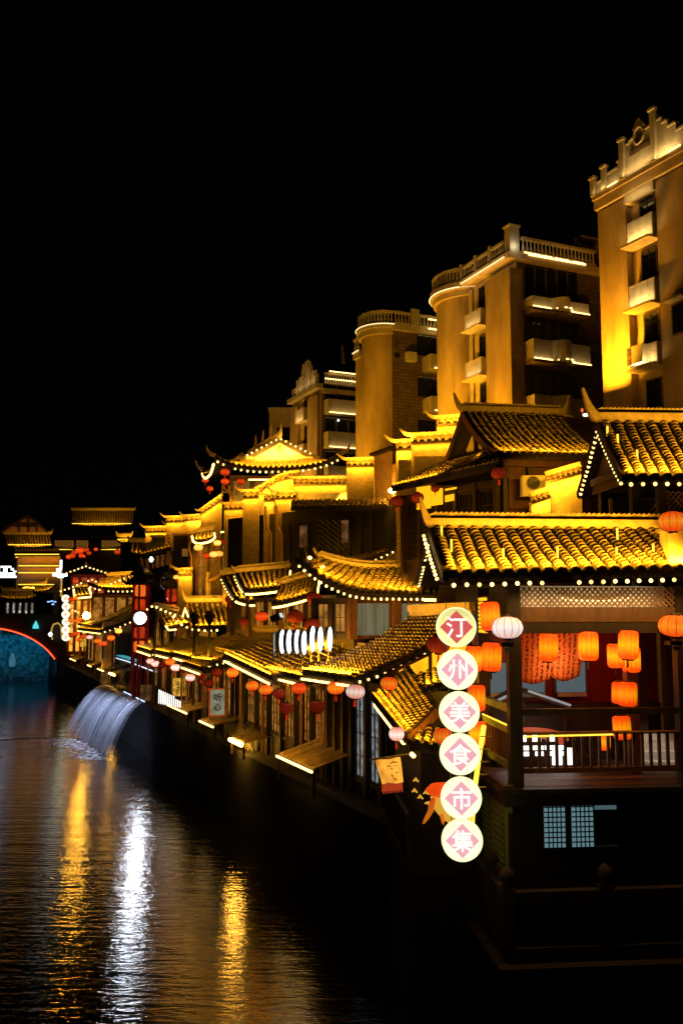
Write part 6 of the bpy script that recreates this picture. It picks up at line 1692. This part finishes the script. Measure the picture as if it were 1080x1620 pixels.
for x, y in ((700, 1300), (710, 1302), (745, 1295), (748, 1300)): MB().tube([W(x - 2, y - 12, 18.5), W(x, y, 18.45), W(x + 1, y + 5, 18.45)], .04, 5, [1, .9, .3]).build('leg', CRAY if x < 705 else CRAYY, cf, smooth=True)
for x, y in ((673, 1255), (657, 1235), (655, 1252), (664, 1262)): MB().tube([W(x - 4, y + 1, 19), W(x, y - 3, 19), W(x + 5, y + 2, 19)], .04, 5, [.3, 1, .3]).build('spike', CRAYY, cf)

# white-lit railing and cyan canopy above the waterfall
qr = thing('quay_railing', 'dark picket railing with cool white strip along top above waterfall', 'railing', T(215, 1075, .4))
pa, pb_ = T(184, 1041, 1.2), T(246, 1063, .6)
MB().tube([pa, pa.lerp(pb_, .35) + V((0, 0, .06)), pb_], .035, 5).build('light_bar', em('cool_strip', (.62, .75, 1), 1.6), qr)
for k in range(26):
    p = pa.lerp(pb_, k / 25); MB().bar(V((p.x, p.y, 2.9)), p - V((0, 0, .05)), .04, .04, up=V((0, 1, 0))).build('picket', BLACK, qr)
MB().bar(pa.lerp(pb_, 0) - V((0, 0, .06)), pb_ - V((0, 0, .06)), .08, .08).build('top_rail', BLACK, qr)
cc = thing('cyan_canopy', 'small canopy glowing cyan at the head of the cool-lit railing', 'canopy', T(190, 1045, 1.2))
q0 = MB(); cvs = []
for i in range(9):
    for j in range(5):
        p = T(183 + i * 4.6, 1037 + i * 1.9 + 0 * j, 1.3 + j * .35); cvs.append(p + V((0, 0, .25 * math.sin(math.pi * j / 4) + .02 * i)))
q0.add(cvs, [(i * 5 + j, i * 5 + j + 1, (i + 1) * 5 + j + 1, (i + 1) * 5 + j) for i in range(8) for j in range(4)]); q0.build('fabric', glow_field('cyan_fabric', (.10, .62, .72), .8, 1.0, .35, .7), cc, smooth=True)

# ================================================================== WATERFALL
lipA, lipB = T(168, 1081, -.25), T(229, 1105, -.25)
lipA.z = lipB.z = 3.1
wf = MB(); rnd = random.Random(3)
ribn = 1100
for i in range(ribn):
    f_ = rnd.random() ** .9; p = lipA.lerp(lipB, f_)
    dens = .55 + .45 * math.sin(f_ * 23) * math.sin(f_ * 7 + 1)
    if rnd.random() > dens + .25: continue
    v = (3.4 - 1.0 * f_) * rnd.uniform(.90, 1.08); w_ = rnd.uniform(.008, .035); wf.mi = min(2, int(rnd.random() * 2.2 + (dens < .5) * -.8)) if rnd.random() < .9 else 2; wf.mi = max(0, wf.mi)
    tt = math.sqrt(2 * (lipA.z - .0) / 9.8); pts = []
    n_ = 14
    jit = rnd.uniform(-.25, .25)
    for k in range(n_ + 1):
        t_ = tt * k / n_
        pts.append(p - ST.t * (v * t_) + ST.s * (jit * t_) + V((0, 0, -4.9 * t_ * t_)))
    d = (lipB - lipA).normalized(); vs = []; fs = []
    for k, q in enumerate(pts): vs += [q - d * w_ * (1 + k * .05), q + d * w_ * (1 + k * .05)]
    for k in range(n_): fs.append((2 * k, 2 * k + 1, 2 * k + 3, 2 * k + 2))
    wf.add(vs, fs)
def fall_mat(name, al):
    m, N, L = nt(name); b = N['Principled BSDF']; b.inputs['Base Color'].default_value = (.75, .78, .85, 1); b.inputs['Roughness'].default_value = .35
    tr = N.new('ShaderNodeBsdfTransparent'); ms = N.new('ShaderNodeMixShader'); ms.inputs[0].default_value = al
    tl = N.new('ShaderNodeBsdfTranslucent'); tl.inputs['Color'].default_value = (.8, .82, .9, 1); m2 = N.new('ShaderNodeMixShader'); m2.inputs[0].default_value = .4
    L.new(b.outputs[0], m2.inputs[1]); L.new(tl.outputs[0], m2.inputs[2])
    L.new(tr.outputs[0], ms.inputs[1]); L.new(m2.outputs[0], ms.inputs[2]); L.new(ms.outputs[0], N['Material Output'].inputs['Surface'])
    return m
fall = wf.build('waterfall', [fall_mat('thin_falling_water', .10), fall_mat('falling_water', .22), fall_mat('white_falling_water', .65)], None, smooth=True); fall['kind'] = 'stuff'
ls = thing('lip_light_strip', 'cool white light strip along the waterfall lip', 'light strip', lipA)
for k in range(5):
    if k in (2,): continue
    led(ls, lipA.lerp(lipB, .52 + k * .1) + V((0, 0, .08)), lipA.lerp(lipB, .60 + k * .1) + V((0, 0, .08)), .035, em('lip_led', (.55, .66, 1), 2.0))
wash(ls, lipA - ST.t * 1.9 + V((0, 0, 2.0)), lipB - ST.t * 1.0 + V((0, 0, 2.0)), lipA.lerp(lipB, .5) - ST.t * 1.8 - V((0, 0, 2.2)), 460, (.58, .68, 1), spread=66)
# foam on the water at its foot
fm = MB(); rnd = random.Random(9)
for i in range(700):
    f_ = rnd.random(); v = 3.4 - 1.0 * f_; p = lipA.lerp(lipB, f_) - ST.t * (v * .8 + rnd.expovariate(2.2)) ; p.x -= rnd.expovariate(.5) * .5; r = rnd.uniform(.02, .09)
    fm.add([V((p.x + r * 1.8 * math.cos(a), p.y + r * math.sin(a), .012 + i * 2e-5)) for a in [k * math.pi / 3 for k in range(6)]], [(0, 1, 2, 3, 4, 5)])
FOAM = mat('foam', (.42, .43, .45), .6)
o = fm.build('foam', FOAM); o['kind'] = 'stuff'

# ================================================================== BRIDGE AND FAR TOWN
br = thing('arch_bridge', 'stone arch bridge with red light line along its arch and cyan glow beneath', 'bridge', W(0, 1060, 102))
cxa, zs = W(-20, 1050, 102).x, .4
hw = W(100, 1050, 102).x - cxa; zc = W(-10, 994, 102).z
def za(x):
    u = (x - cxa) / hw; return zs + (zc - zs) * math.sqrt(max(0, 1 - u * u * .93)) if abs(u) < 1 else -3
n_ = 40; vs = []; fs = []
zdeck = W(40, 985, 102).z
xa, xb = cxa - hw, cxa + hw
prev = None
sp_b = MB()
for k in range(n_):
    x0 = xa + (xb - xa) * k / n_; x1 = xa + (xb - xa) * (k + 1) / n_
    sp_b.hexa([V((x0, 101, za(x0))), V((x1, 101, za(x1))), V((x1, 111, za(x1))), V((x0, 111, za(x0))), V((x0, 101, zdeck)), V((x1, 101, zdeck)), V((x1, 111, zdeck)), V((x0, 111, zdeck))])
sp_b.build('arch_span', STONE, br)
MB().box(xb, xb + 6, 100.9, 107.1, -2.6, zdeck + .002).build('abutment', STONE, br); MB().box(xa - 30, xa, 100.9, 107.1, -2.6, zdeck + .002).build('abutment', STONE, br)
MB().tube([V((xa + (xb - xa) * k / 60, 100.85, za(xa + (xb - xa) * k / 60) + .1)) for k in range(2, 59)], .075, 5).build('red_light_line', LEDR, br)
MB().box(xa - 30, xb + 6, 100.95, 101.25, zdeck + .003, zdeck + .9).build('parapet', STONE, br)
MB().box(xa - 30, xb + 6, 100.8, 101.4, zdeck + .901, zdeck + 1.02).build('parapet_coping', STONE, br)
for px in (57,): 
    p = W(px, 990, 100.7); MB().lathe([(.35, -.3), (.3, 0), (.12, .35), (.03, .55)], p, 8).build('cyan_lamp', em('cyan_lamp_glow', (.10, .75, .80), 1.0), br)
rk = thing('under_bridge_wall', 'rough rock wall glowing cyan under bridge arch', 'wall', W(30, 1050, 112))
b = MB(); nn, mm_ = 40, 14; vs = []
for j in range(mm_ + 1):
    for i in range(nn + 1):
        x = -52 + 24 * i / nn; vs.append(V((x, 111.4 + random.uniform(-.5, .5) - .25 * j / mm_, -2.6 + 9 * j / mm_ + random.uniform(-.15, .15))))
b.add(vs, [(j * (nn + 1) + i, j * (nn + 1) + i + 1, (j + 1) * (nn + 1) + i + 1, (j + 1) * (nn + 1) + i) for j in range(mm_) for i in range(nn)])
b.build('rock_face', mat('wet_rock', (.32, .34, .34), .6, .95, 2.2, .9, 6), rk)
wash(rk, V((xa + 2, 110.0, 5.2)), V((xb - 4, 110.0, 5.0)), V((cxa + 2, 111.2, 3.4)), 13, (.01, .36, .80), w=.2)
wash(rk, V((xa + 2, 101.8, 1.2)), V((xb - 2, 101.8, 1.2)), V((cxa, 104, 6)), 800, (.01, .42, .80), w=.2)
st_ = thing('lit_niche', 'pale blue niche figure low on the rock wall under arch', 'niche', W(20, 1050, 110))
p = W(20, 1045, 110.6); MB().lathe([(.35, -.7), (.4, 0), (.25, .5), (.18, .9)], p, 10).build('figure', em('blue_niche_glow', (.10, .36, .50), .35), st_)
drum_ = thing('barrel_gate', 'dark round gate post with yellow outline right of bridge arch end', 'gate', W(90, 1010, 98))
MB().tube([W(83, 1012, 98), W(82, 996, 98), W(85, 988, 98), W(92, 985.5, 98), W(97, 990, 98), W(99, 1012, 98)], .10, 5).build('light_outline', em('dim_gold_line', (1, .6, .12), .45), drum_)
MB().hexa([W(84, 1016, 98.3), W(98, 1016, 98.3), W(98, 1016, 99.3), W(84, 1016, 99.3), W(84, 989, 98.3), W(98, 989, 98.3), W(98, 989, 99.3), W(84, 989, 99.3)]).build('drum', STONE, drum_)
MB().lathe([(.05, -.25), (.25, 0), (.05, .25)], W(80, 1003.5, 97.6), 8).build('globe_lamp', GLOWS, drum_)

def far_hall(name, label, x0, y0, x1, yr, rx0, rx1, Y, depth=5, power=60, wall=None, zb=2.2, pane=None, bays=4, curl=(.6, .6), eave_led=True, hue=AMBER, boards=(1, 1), lift=.3, body_=True, sp=.4):
    A, B = W(x0, y0, Y), W(x1, y0, Y); D, C = W(rx0, yr, Y + depth), W(rx1, yr, Y + depth)
    root = thing(name, label, 'hall', V(((A.x + B.x) / 2, Y, zb)), 'dim golden halls across the river bend')
    rf = roof(root, A, B, C, D, sp=sp, row=.4, sag=.1, lift=lift, power=power, col=hue, ridge=.4, curl=curl, wash_h=.5, out=.4, seg=3, boards=boards)
    if eave_led: led(root, rf.S(0, .03) + V((0, -.2, .12)), rf.S(0, .97) + V((0, -.2, .12)), .07, LEDG)
    if body_:
        a, b = A + V((.8, 1.2, 0)), B + V((-.8, 1.2, 0)); facade(root, a, b, zb, A.z - .1, bays, pane=pane or GLASSD, wood=WOODB, sill=.8, depth=.3, post=.3, lat=0)
    return root, rf
far_hall('far_hall', 'long dim hall with plain tile roof highest above far lanterns', 112, 832, 211, 808, 115, 212, 150, depth=6, power=80, zb=10, body_=False, curl=(.3, .5))
hh4, rf_ = far_hall('far_hall', 'hall with lattice balcony band and clustered red lanterns on terrace', 85, 868, 192, 852, 90, 190, 140, power=0, eave_led=False, zb=4, body_=False)
a, b = W(85, 898, 141), W(192, 898, 141); slab(hh4, 'wall', a, b, 2, W(100, 858, 141).z, 4, WOODD)
for k, (x0, x1) in enumerate(((87, 117), (121, 140), (161, 191))):
    p, q = W(x0, 868, 140.4), W(x1, 855, 140.4); MB().box(p.x, q.x, 140.3, 140.4, p.z, q.z).build('balcony_panel', GLOWD, hh4)
    l = MB(); n_ = int((q.x - p.x) / .35)
    for i in range(n_): l.bar(V((p.x + i * .35, 140.2, p.z)), V((p.x + i * .35 + .35, 140.2, q.z)), .05, .05); l.bar(V((p.x + i * .35 + .35, 140.2, p.z)), V((p.x + i * .35, 140.2, q.z)), .05, .05)
    l.build('lattice', WOODD, hh4); led(hh4, V((p.x, 140, p.z - .15)), V((q.x, 140, p.z - .15)), .08, LEDG)
hg, rf_ = far_hall('far_hall', 'gabled hall at the frame edge with half-timbered dim gable', 12, 866, 84, 846, 8, 80, 128, power=40, zb=2.2, pane=GLOWD, bays=5)
gz = [W(2, 842, 126), W(74, 842, 126), W(45, 817, 126)]
MB().add(gz + [p + V((0, .5, 0)) for p in gz], [(0, 1, 2), (5, 4, 3), (0, 2, 5, 3), (1, 4, 5, 2), (0, 3, 4, 1)]).build('gable', mat('dim_gable', (.22, .12, .05), .8), hg)
for a, b in ((W(22, 832, 125.8), W(58, 832, 125.8)), (W(30, 842, 125.8), W(30, 826, 125.8)), (W(45, 842, 125.8), W(45, 820, 125.8)), (W(58, 842, 125.8), W(58, 830, 125.8)), (W(2, 842, 125.8), W(45, 815, 125.8)), (W(45, 815, 125.8), W(76, 842, 125.8))): MB().bar(a, b, .2, .3).build('gable_timber', WOODD, hg)
wash(hg, W(5, 848, 124.5), W(72, 848, 124.5), W(40, 832, 126), 8, AMBER)
ht, rf_ = far_hall('far_hall', 'three-tiered golden facade below gabled hall with glowing ledges', 24, 886, 94, 874, 28, 90, 122, depth=3, power=50, zb=2.2, bays=5, pane=GLOWD)
for y in (877, 895, 906): led(ht, W(30 if y > 880 else 24, y, 120.5), W(94, y, 120.5), .09, LEDG)
slab(ht, 'wall', W(28, 900, 121.5), W(95, 900, 121.5), 2.2, W(60, 880, 121.5).z, 1, WOODL); wash(ht, W(30, 912, 120), W(94, 912, 120), W(60, 890, 121), 16, AMBER); wash(ht, W(26, 884, 120), W(94, 884, 120), W(60, 874, 122), 12, AMBER)
far_hall('far_pagoda', 'small pagoda roof with upswept golden corners over the bridge', 28, 936, 88, 927, 38, 70, 112, depth=3, power=60, zb=6, bays=3, curl=(.8, .8), lift=.9)
far_hall('far_pagoda', 'lesser pagoda roof tucked at bridge end, dim amber', -8, 948, 62, 936, 6, 50, 109, depth=3, power=8, zb=5.5, bays=5, pane=glow_field('shop_white_far', (1, .9, .75), .8, 3, .5, .7), eave_led=False, lift=.5)
far_hall('far_hall', 'dark hall behind first lantern tower with short lit eave', 205, 876, 250, 858, 207, 262, 100, depth=4, power=12, zb=4, pane=SHOPGLOW, bays=3, eave_led=False)
hl, _ = far_hall('far_hall', 'narrow golden gatehouse wall with upturned coping beside red banner lantern', 186, 858, 207, 850, 188, 206, 115, depth=2, power=30, zb=3, bays=1, pane=GLOWD)
fe = thing('white_led_crest', 'white glowing stepped crest sign on dark roof at frame edge', 'sign', W(12, 905, 118))
for (x0, x1, y0, y1) in ((-6, 26, 911, 914), (-2, 4, 905, 910), (6, 12, 898, 910), (14, 24, 906, 910), (2, 18, 895.5, 898), (18, 22, 899, 902), (22, 26, 903, 905), (-5, 0, 899, 903)):
    p, q = W(x0, y1, 117.8), W(x1, y0, 117.8); MB().box(p.x, q.x, 117.7, 117.9, p.z, q.z).build('lit_segment', GLOWS, fe)
bs = thing('blue_shop_sign', 'tiny blue-white sign glowing in the dark below far hall', 'sign', W(80, 953, 110))
for (x, y) in ((77, 952), (82, 951), (87, 952), (84, 956)): p = W(x, y, 110); MB().box(p.x - .15, p.x + .15, 110, 110.1, p.z - .07, p.z + .07).build('lit_glyph', em('blue_sign_glow', (.25, .45, 1), 2.0), bs)
lp = thing('white_lane_lamp', 'small white lamp shining beside the dark far hall', 'lamp', W(239, 885, 60)); MB().lathe([(.05, -.18), (.16, 0), (.05, .18)], W(239.5, 885, 60), 10).build('globe', GLOWS, lp); MB().tube([W(239.5, 889, 60), W(239.5, 960, 60)], .05, 5).build('post', BLACK, lp)
hs = thing('dark_lane_house', 'unlit lane house with drooping eave of pale posts beside white lamp', 'house', W(255, 900, 74))
roof(hs, W(222, 878, 61.5), W(270, 866, 60), W(268, 856, 62), W(225, 868, 63.5), sp=.3, row=.3, ridge=.2, power=3)
slab(hs, 'wall', W(224, 960, 63), W(268, 960, 62), 2.9, W(245, 872, 62.5).z, .6, DARK)
for k in range(6): p = W(226 + k * 8, 885 - k * 2, 61.8 - k * .2); MB().bar(V((p.x, p.y, p.z - .8)), p, .22, .22, up=V((0, 1, 0))).build('bracket', WOODL, hs)
point(hs, W(240, 893, 60.2), 7, AMBER, .15)

# ================================================================== LANTERNS
Z = 1.0 / F
def L(px, py, Y, w, pm, label, kind='globe', squash=1.0, **k): return lantern(W(px, py, Y), w * Y * Z, pm, label, kind, squash=squash, **k)
BG = 'barrel lanterns hung about the pavilion'
L(867, 1024, 18.75, 30, BARPAPER, 'orange barrel lantern hanging alone before the script cloth', 'barrel')
L(930, 1022, 18.75, 31, BARPAPER, 'orange barrel lantern at the free edge of the script cloth', 'barrel')
L(993, 1020, 18.8, 31, BARPAPER, 'foremost bright barrel lantern over the upper pair at inner post', 'barrel')
L(973, 1037, 20.0, 26, BARPAPER, 'barrel lantern half hidden behind the foremost one at inner post', 'barrel')
L(998, 1043, 20.2, 28, BARPAPER, 'barrel lantern low behind the foremost one, peeping out beneath', 'barrel')
L(980, 1096, 19.6, 26, BARPAPER, 'rear barrel lantern of the middle pair above the handrail', 'barrel', squash=.9)
L(992, 1098, 19.2, 29, BARPAPER, 'front barrel lantern of the middle pair above the handrail', 'barrel', squash=.9)
L(983, 1151, 19.4, 28, BARPAPER, 'barrel lantern crossed by the yellow handrail', 'barrel', squash=.9)
L(955, 1172, 19.8, 19, BARPAPER, 'slim barrel lantern low behind the balusters', 'barrel')
L(775, 975, 18.2, 31, BARPAPER, 'topmost barrel lantern at the pavilion corner above the white globe', 'barrel')
L(777, 1039, 18.3, 31, BARPAPER, 'barrel lantern just below the white globe on the corner post', 'barrel')
L(749, 1042, 19.2, 27, BARPAPER, 'yellowest barrel lantern peeking out behind the 州 sign', 'barrel')
L(753, 1104, 19.2, 28, BARPAPER, 'barrel lantern peeking out behind the 美 sign', 'barrel')
L(754, 1160, 19.2, 27, BARPAPER, 'lowest corner barrel lantern, behind the 食 sign', 'barrel')
L(802, 993, 18.0, 49, WHITEPAPER, 'white-pink ribbed globe lantern in front of pavilion corner post', tassel=False, squash=.95)
L(1068, 990, 18.1, 54, ORPAPER, 'large red-orange globe lantern at frame edge before the far balcony post', tassel=False, squash=.85)
L(1063, 825, 18.0, 44, ORPAPER, 'large orange globe lantern standing above the squat pillar on the tiles', tassel=False, squash=1.0)
for px, py in ((802, 1018), (1068, 1016)):
    q = W(px, py, 18.0); o = thing('lantern_bracket', 'black bracket plate with pale tag under the ' + ('white corner globe lantern' if px < 900 else 'red globe lantern at frame edge'), 'bracket', q)
    MB().box(q.x - .12, q.x + .12, q.y - .03, q.y + .3, q.z - .06, q.z + .02).build('plate', BLACK, o); MB().box(q.x - .07, q.x + .07, q.y - .05, q.y - .031, q.z - .16, q.z - .08).build('tag', GREYW, o)
# house lanterns behind
L(627, 793, 32.6, 22, DULLPAPER, 'dull red lantern under the pent roof end, nearest the amber floodlight', squash=.95)
L(660, 787, 31.4, 21, DULLPAPER, 'dull red lantern before the amber-glowing plaster panel under pent roof')
L(688, 773, 29.8, 14, DULLPAPER, 'small dull red lantern by the upswept pavilion ridge tip')
L(788, 749, 27.2, 24, DULLPAPER, 'dull red lantern hanging under the corner of high gabled house')
# street lanterns, right to left
L(693, 1020, 22.0, 36, DULLPAPER, 'dark red lantern half hidden behind the 汀 sign')
L(700, 1164, 19.0, 30, ORPAPER, 'orange lantern half hidden behind the 食 sign', squash=1.1)
L(615, 1081, 23.5, 27, ORPAPER, 'orange lantern hanging above the lit tile awning near its top corner')
L(627, 1161, 20.6, 24, PINKPAPER, 'pale pink lantern under the light bar end of river tile awning', squash=1.2)
L(562, 1094, 25.6, 30, PINKPAPER, 'pale pink lantern under the big slope beside lattice doors')
L(531, 1088, 27.6, 27, ORPAPER, 'orange-red lantern next to the pale pink one under big slope')
L(502, 1118, 28.6, 25, DULLPAPER, 'dim red lantern hanging lower before the lattice windows of big slope house')
L(473, 1089, 30.4, 24, REDPAPER, 'bright red lantern at the far end of big slope eave')
L(453, 1120, 31.2, 23, DULLPAPER, 'dim red lantern low before plank windows, left of its twin')
L(441, 1097, 32.5, 20, DULLPAPER, 'dim red lantern between bright red one and orange one')
L(420, 1091, 33.2, 21, ORPAPER, 'orange lantern under the yellow awning house nearest the white board awning')
L(399, 1085, 34.6, 20, ORPAPER, 'orange lantern under yellow awning house beside pale posts')
L(368, 1064, 37.2, 19, ORPAPER, 'salmon lantern beneath curled corner of yellow awning house')
L(343, 1064, 39.0, 17, DULLPAPER, 'dim red lantern left of the salmon lantern at the curled corner')
L(330, 1080, 39.5, 17, DULLPAPER, 'dim red lantern above the framed menu board')
L(318, 1068, 41.5, 16, DULLPAPER, 'dim red lantern right of pale pink lantern near light tubes')
L(301, 1072, 43, 15, PINKPAPER, 'pale pink lantern beside bright yellow paper box')
L(291, 1058, 44.5, 15, DULLPAPER, 'dim red lantern right of the two salmon lanterns')
L(278, 1056, 45.5, 15, PINKPAPER, 'salmon-pink lantern above yellow paper box')
L(269, 1047, 47.0, 15, ORPAPER, 'upper salmon lantern by the dark post near lantern tower')
L(257, 1052, 48.5, 13, DULLPAPER, 'dim red lantern wedged between salmon pair and white one')
L(246, 1050, 49.5, 13, PINKPAPER, 'whitish lantern hanging over the cool strip railing end')
L(238, 1046, 51, 12, PINKPAPER, 'small whitish lantern at the end of the lantern row by the cyan canopy')
for px, py, Y, w, pm, lab in ((497, 947, 34.5, 25, DULLPAPER, 'dull red lantern under teahouse upturned corner'), (467, 976, 35, 27, DULLPAPER, 'dull red lantern in the porch above second white board'),
        (494, 988, 33, 25, DULLPAPER, 'dull red lantern touching the fifth white board'), (414, 975, 37, 20, REDPAPER, 'red lantern beside the black spotlight'),
        (385, 983, 39, 15, DULLPAPER, 'dull red lantern left of the spotlight lantern'), (365, 948, 42, 18, DULLPAPER, 'dull red lantern beside the leftmost porch roof'),
        (384, 983, 46, 12, REDPAPER, 'small red lantern beyond the bold tile roof')):
    L(px, py, Y, w, pm, lab)
for px, py, Y, w, pm, lab in ((356, 747, 51.5, 15, REDPAPER, 'red lantern under temple corner eave, uppermost of three'), (356, 762, 51.5, 13, REDPAPER, 'red lantern directly below temple corner one'), (381, 762, 51.5, 13, REDPAPER, 'red lantern by temple wall post'),
        (325, 760, 57, 11, REDPAPER, 'small red lantern at the far temple eave tip'), (332, 773, 56, 11, REDPAPER, 'small red lantern hanging lowest under far temple tip'),
        (344, 859, 53, 12, WARMPAPER, 'pale yellow lantern highest in balcony cluster'), (314, 866, 53, 14, WARMPAPER, 'pale yellow lantern at the corner of balcony cluster'), (338, 877, 52.6, 13, WARMPAPER, 'pale yellow lantern front one of low balcony pair'),
        (347, 876, 53, 12, WARMPAPER, 'pale yellow lantern rear one of low balcony pair'), (326, 879, 53.5, 12, REDPAPER, 'red lantern among pale balcony lanterns'), (356, 858, 54, 12, DULLPAPER, 'dull red lantern at the edge of balcony house'),
        (279, 913, 54, 9, WARMPAPER, 'round pale lantern under second tower cap')):
    L(px, py, Y, w, pm, lab)
# far cluster
far = [(120, 919, 83, 9, REDPAPER, 'red lantern before far shopfront under chevron gable'), (113, 948, 82, 10, REDPAPER, 'red lantern beside top round board of the distant stack'), (120, 946, 82, 8, ORPAPER, 'orange lantern close by far red shop lantern'),
       (112, 981, 82, 9, ORPAPER, 'orange lantern above the farthest eave bars'), (121, 982, 81, 8, ORPAPER, 'orange lantern second along farthest eave'), (127, 979, 81, 8, ORPAPER, 'orange lantern below far amber floodlight'),
       (113, 1005, 81, 9, REDPAPER, 'red lantern beside lowest board of the distant stack'), (121, 1002, 80, 9, REDPAPER, 'red lantern under far eave, next after the stack'), (132, 1007, 78, 9, REDPAPER, 'red lantern low under far long house'),
       (142, 1008, 76, 9, PINKPAPER, 'pink lantern under far long house'), (155, 1014, 72, 11, ORPAPER, 'orange lantern beneath long house gable'), (176, 1009, 69, 12, ORPAPER, 'orange lantern before the plastered lane wall'),
       (188, 998, 68, 11, WARMPAPER, 'cream lantern hung on the gable wall near lantern tower'), (126, 1012, 79, 8, REDPAPER, 'small red lantern hidden among far stall posts')]
for px, py, Y, w, pm, lab in far: L(px, py, Y, w, pm, lab)
for i, (px, py, w) in enumerate(((109, 881, 8), (115, 879, 9), (118, 874, 9), (127, 871, 11), (129, 879, 8), (137, 870, 8), (141, 875, 7), (152, 869, 6), (133, 880, 5), (186, 873, 9))):
    L(px, py, 134, w, REDPAPER, ['lowest red lantern at the river end of terrace cluster', 'red lantern second in from river end of terrace cluster', 'red lantern third in on terrace cluster, slightly raised', 'biggest red lantern in the middle of terrace cluster', 'red lantern beneath the biggest terrace one', 'red lantern just after the biggest terrace one', 'red lantern lower at inland side of terrace cluster', 'single red lantern apart on the lit terrace ledge', 'tiny red lantern low on terrace cluster', 'red banner lantern glowing beside golden gatehouse wall'][i], squash=1.3, tassel=False)
for px, py, w_, h_, lab in ((163, 1018, 12, 6, 'red lit box banner under the long house gable'), (132, 1016, 9, 14, 'yellow lit banner over the far stalls')):
    c = W(px, py, 73 if px > 150 else 78); o = thing('lit_banner', lab, 'banner', c); s_ = c.y * Z / 2
    MB().box(c.x - w_ * s_, c.x + w_ * s_, c.y, c.y + .08, c.z - h_ * s_, c.z + h_ * s_).build('panel', em('red_banner_glow', (1, .10, .01), .9) if px > 150 else BOXGLOW, o); MB().tube([c + V((0, .1, h_ * s_)), c + V((0, .1, -h_ * s_ - 1))], .04, 5).build('pole', WOODD, o)

# lane wall beyond first tower
lw = thing('lane_wall', 'brown plastered wall with white-lit gable between long house and lantern tower', 'wall', W(190, 1020, 67))
slab(lw, 'wall', W(162, 1060, 73.4), W(212, 1060, 74.4), 2.9, W(185, 984, 73.5).z, .4, PLASTER)
point(lw, W(200, 985, 64.5), 16, (1, .7, .4), .2)
# reeds along the quay by the menu board
pl_ = MB(); rnd = random.Random(5)
for i in range(170):
    p = T(362 + rnd.random() * 45, 1128 + rnd.random() * 6, .2 + rnd.random() * .7); p.z = 3.0; h = rnd.uniform(.4, .95); d = V((rnd.uniform(-.3, .3), rnd.uniform(-.3, .3), h)); s_ = V((.018, 0, 0))
    pl_.add([p - s_, p + s_, p + d * .6 + s_, p + d * .6 - s_, p + d + V((d.x * .4, d.y * .4, -.05))], [(0, 1, 2, 3), (3, 2, 4)])
    for j in range(3):
        q = p + d * rnd.uniform(.5, 1); e = V((rnd.uniform(-.1, .1), rnd.uniform(-.1, .1), rnd.uniform(-.02, .08))); pl_.add([q, q + e + V((0, 0, .02)), q + e * 1.6], [(0, 1, 2)])
o = pl_.build('reed_bed', mat('pale_reeds', (.24, .22, .15), .8)); o['label'] = 'pale feathery reeds growing at quay edge right of menu board'; o['category'] = 'plant'
bpy.context.view_layer.update()
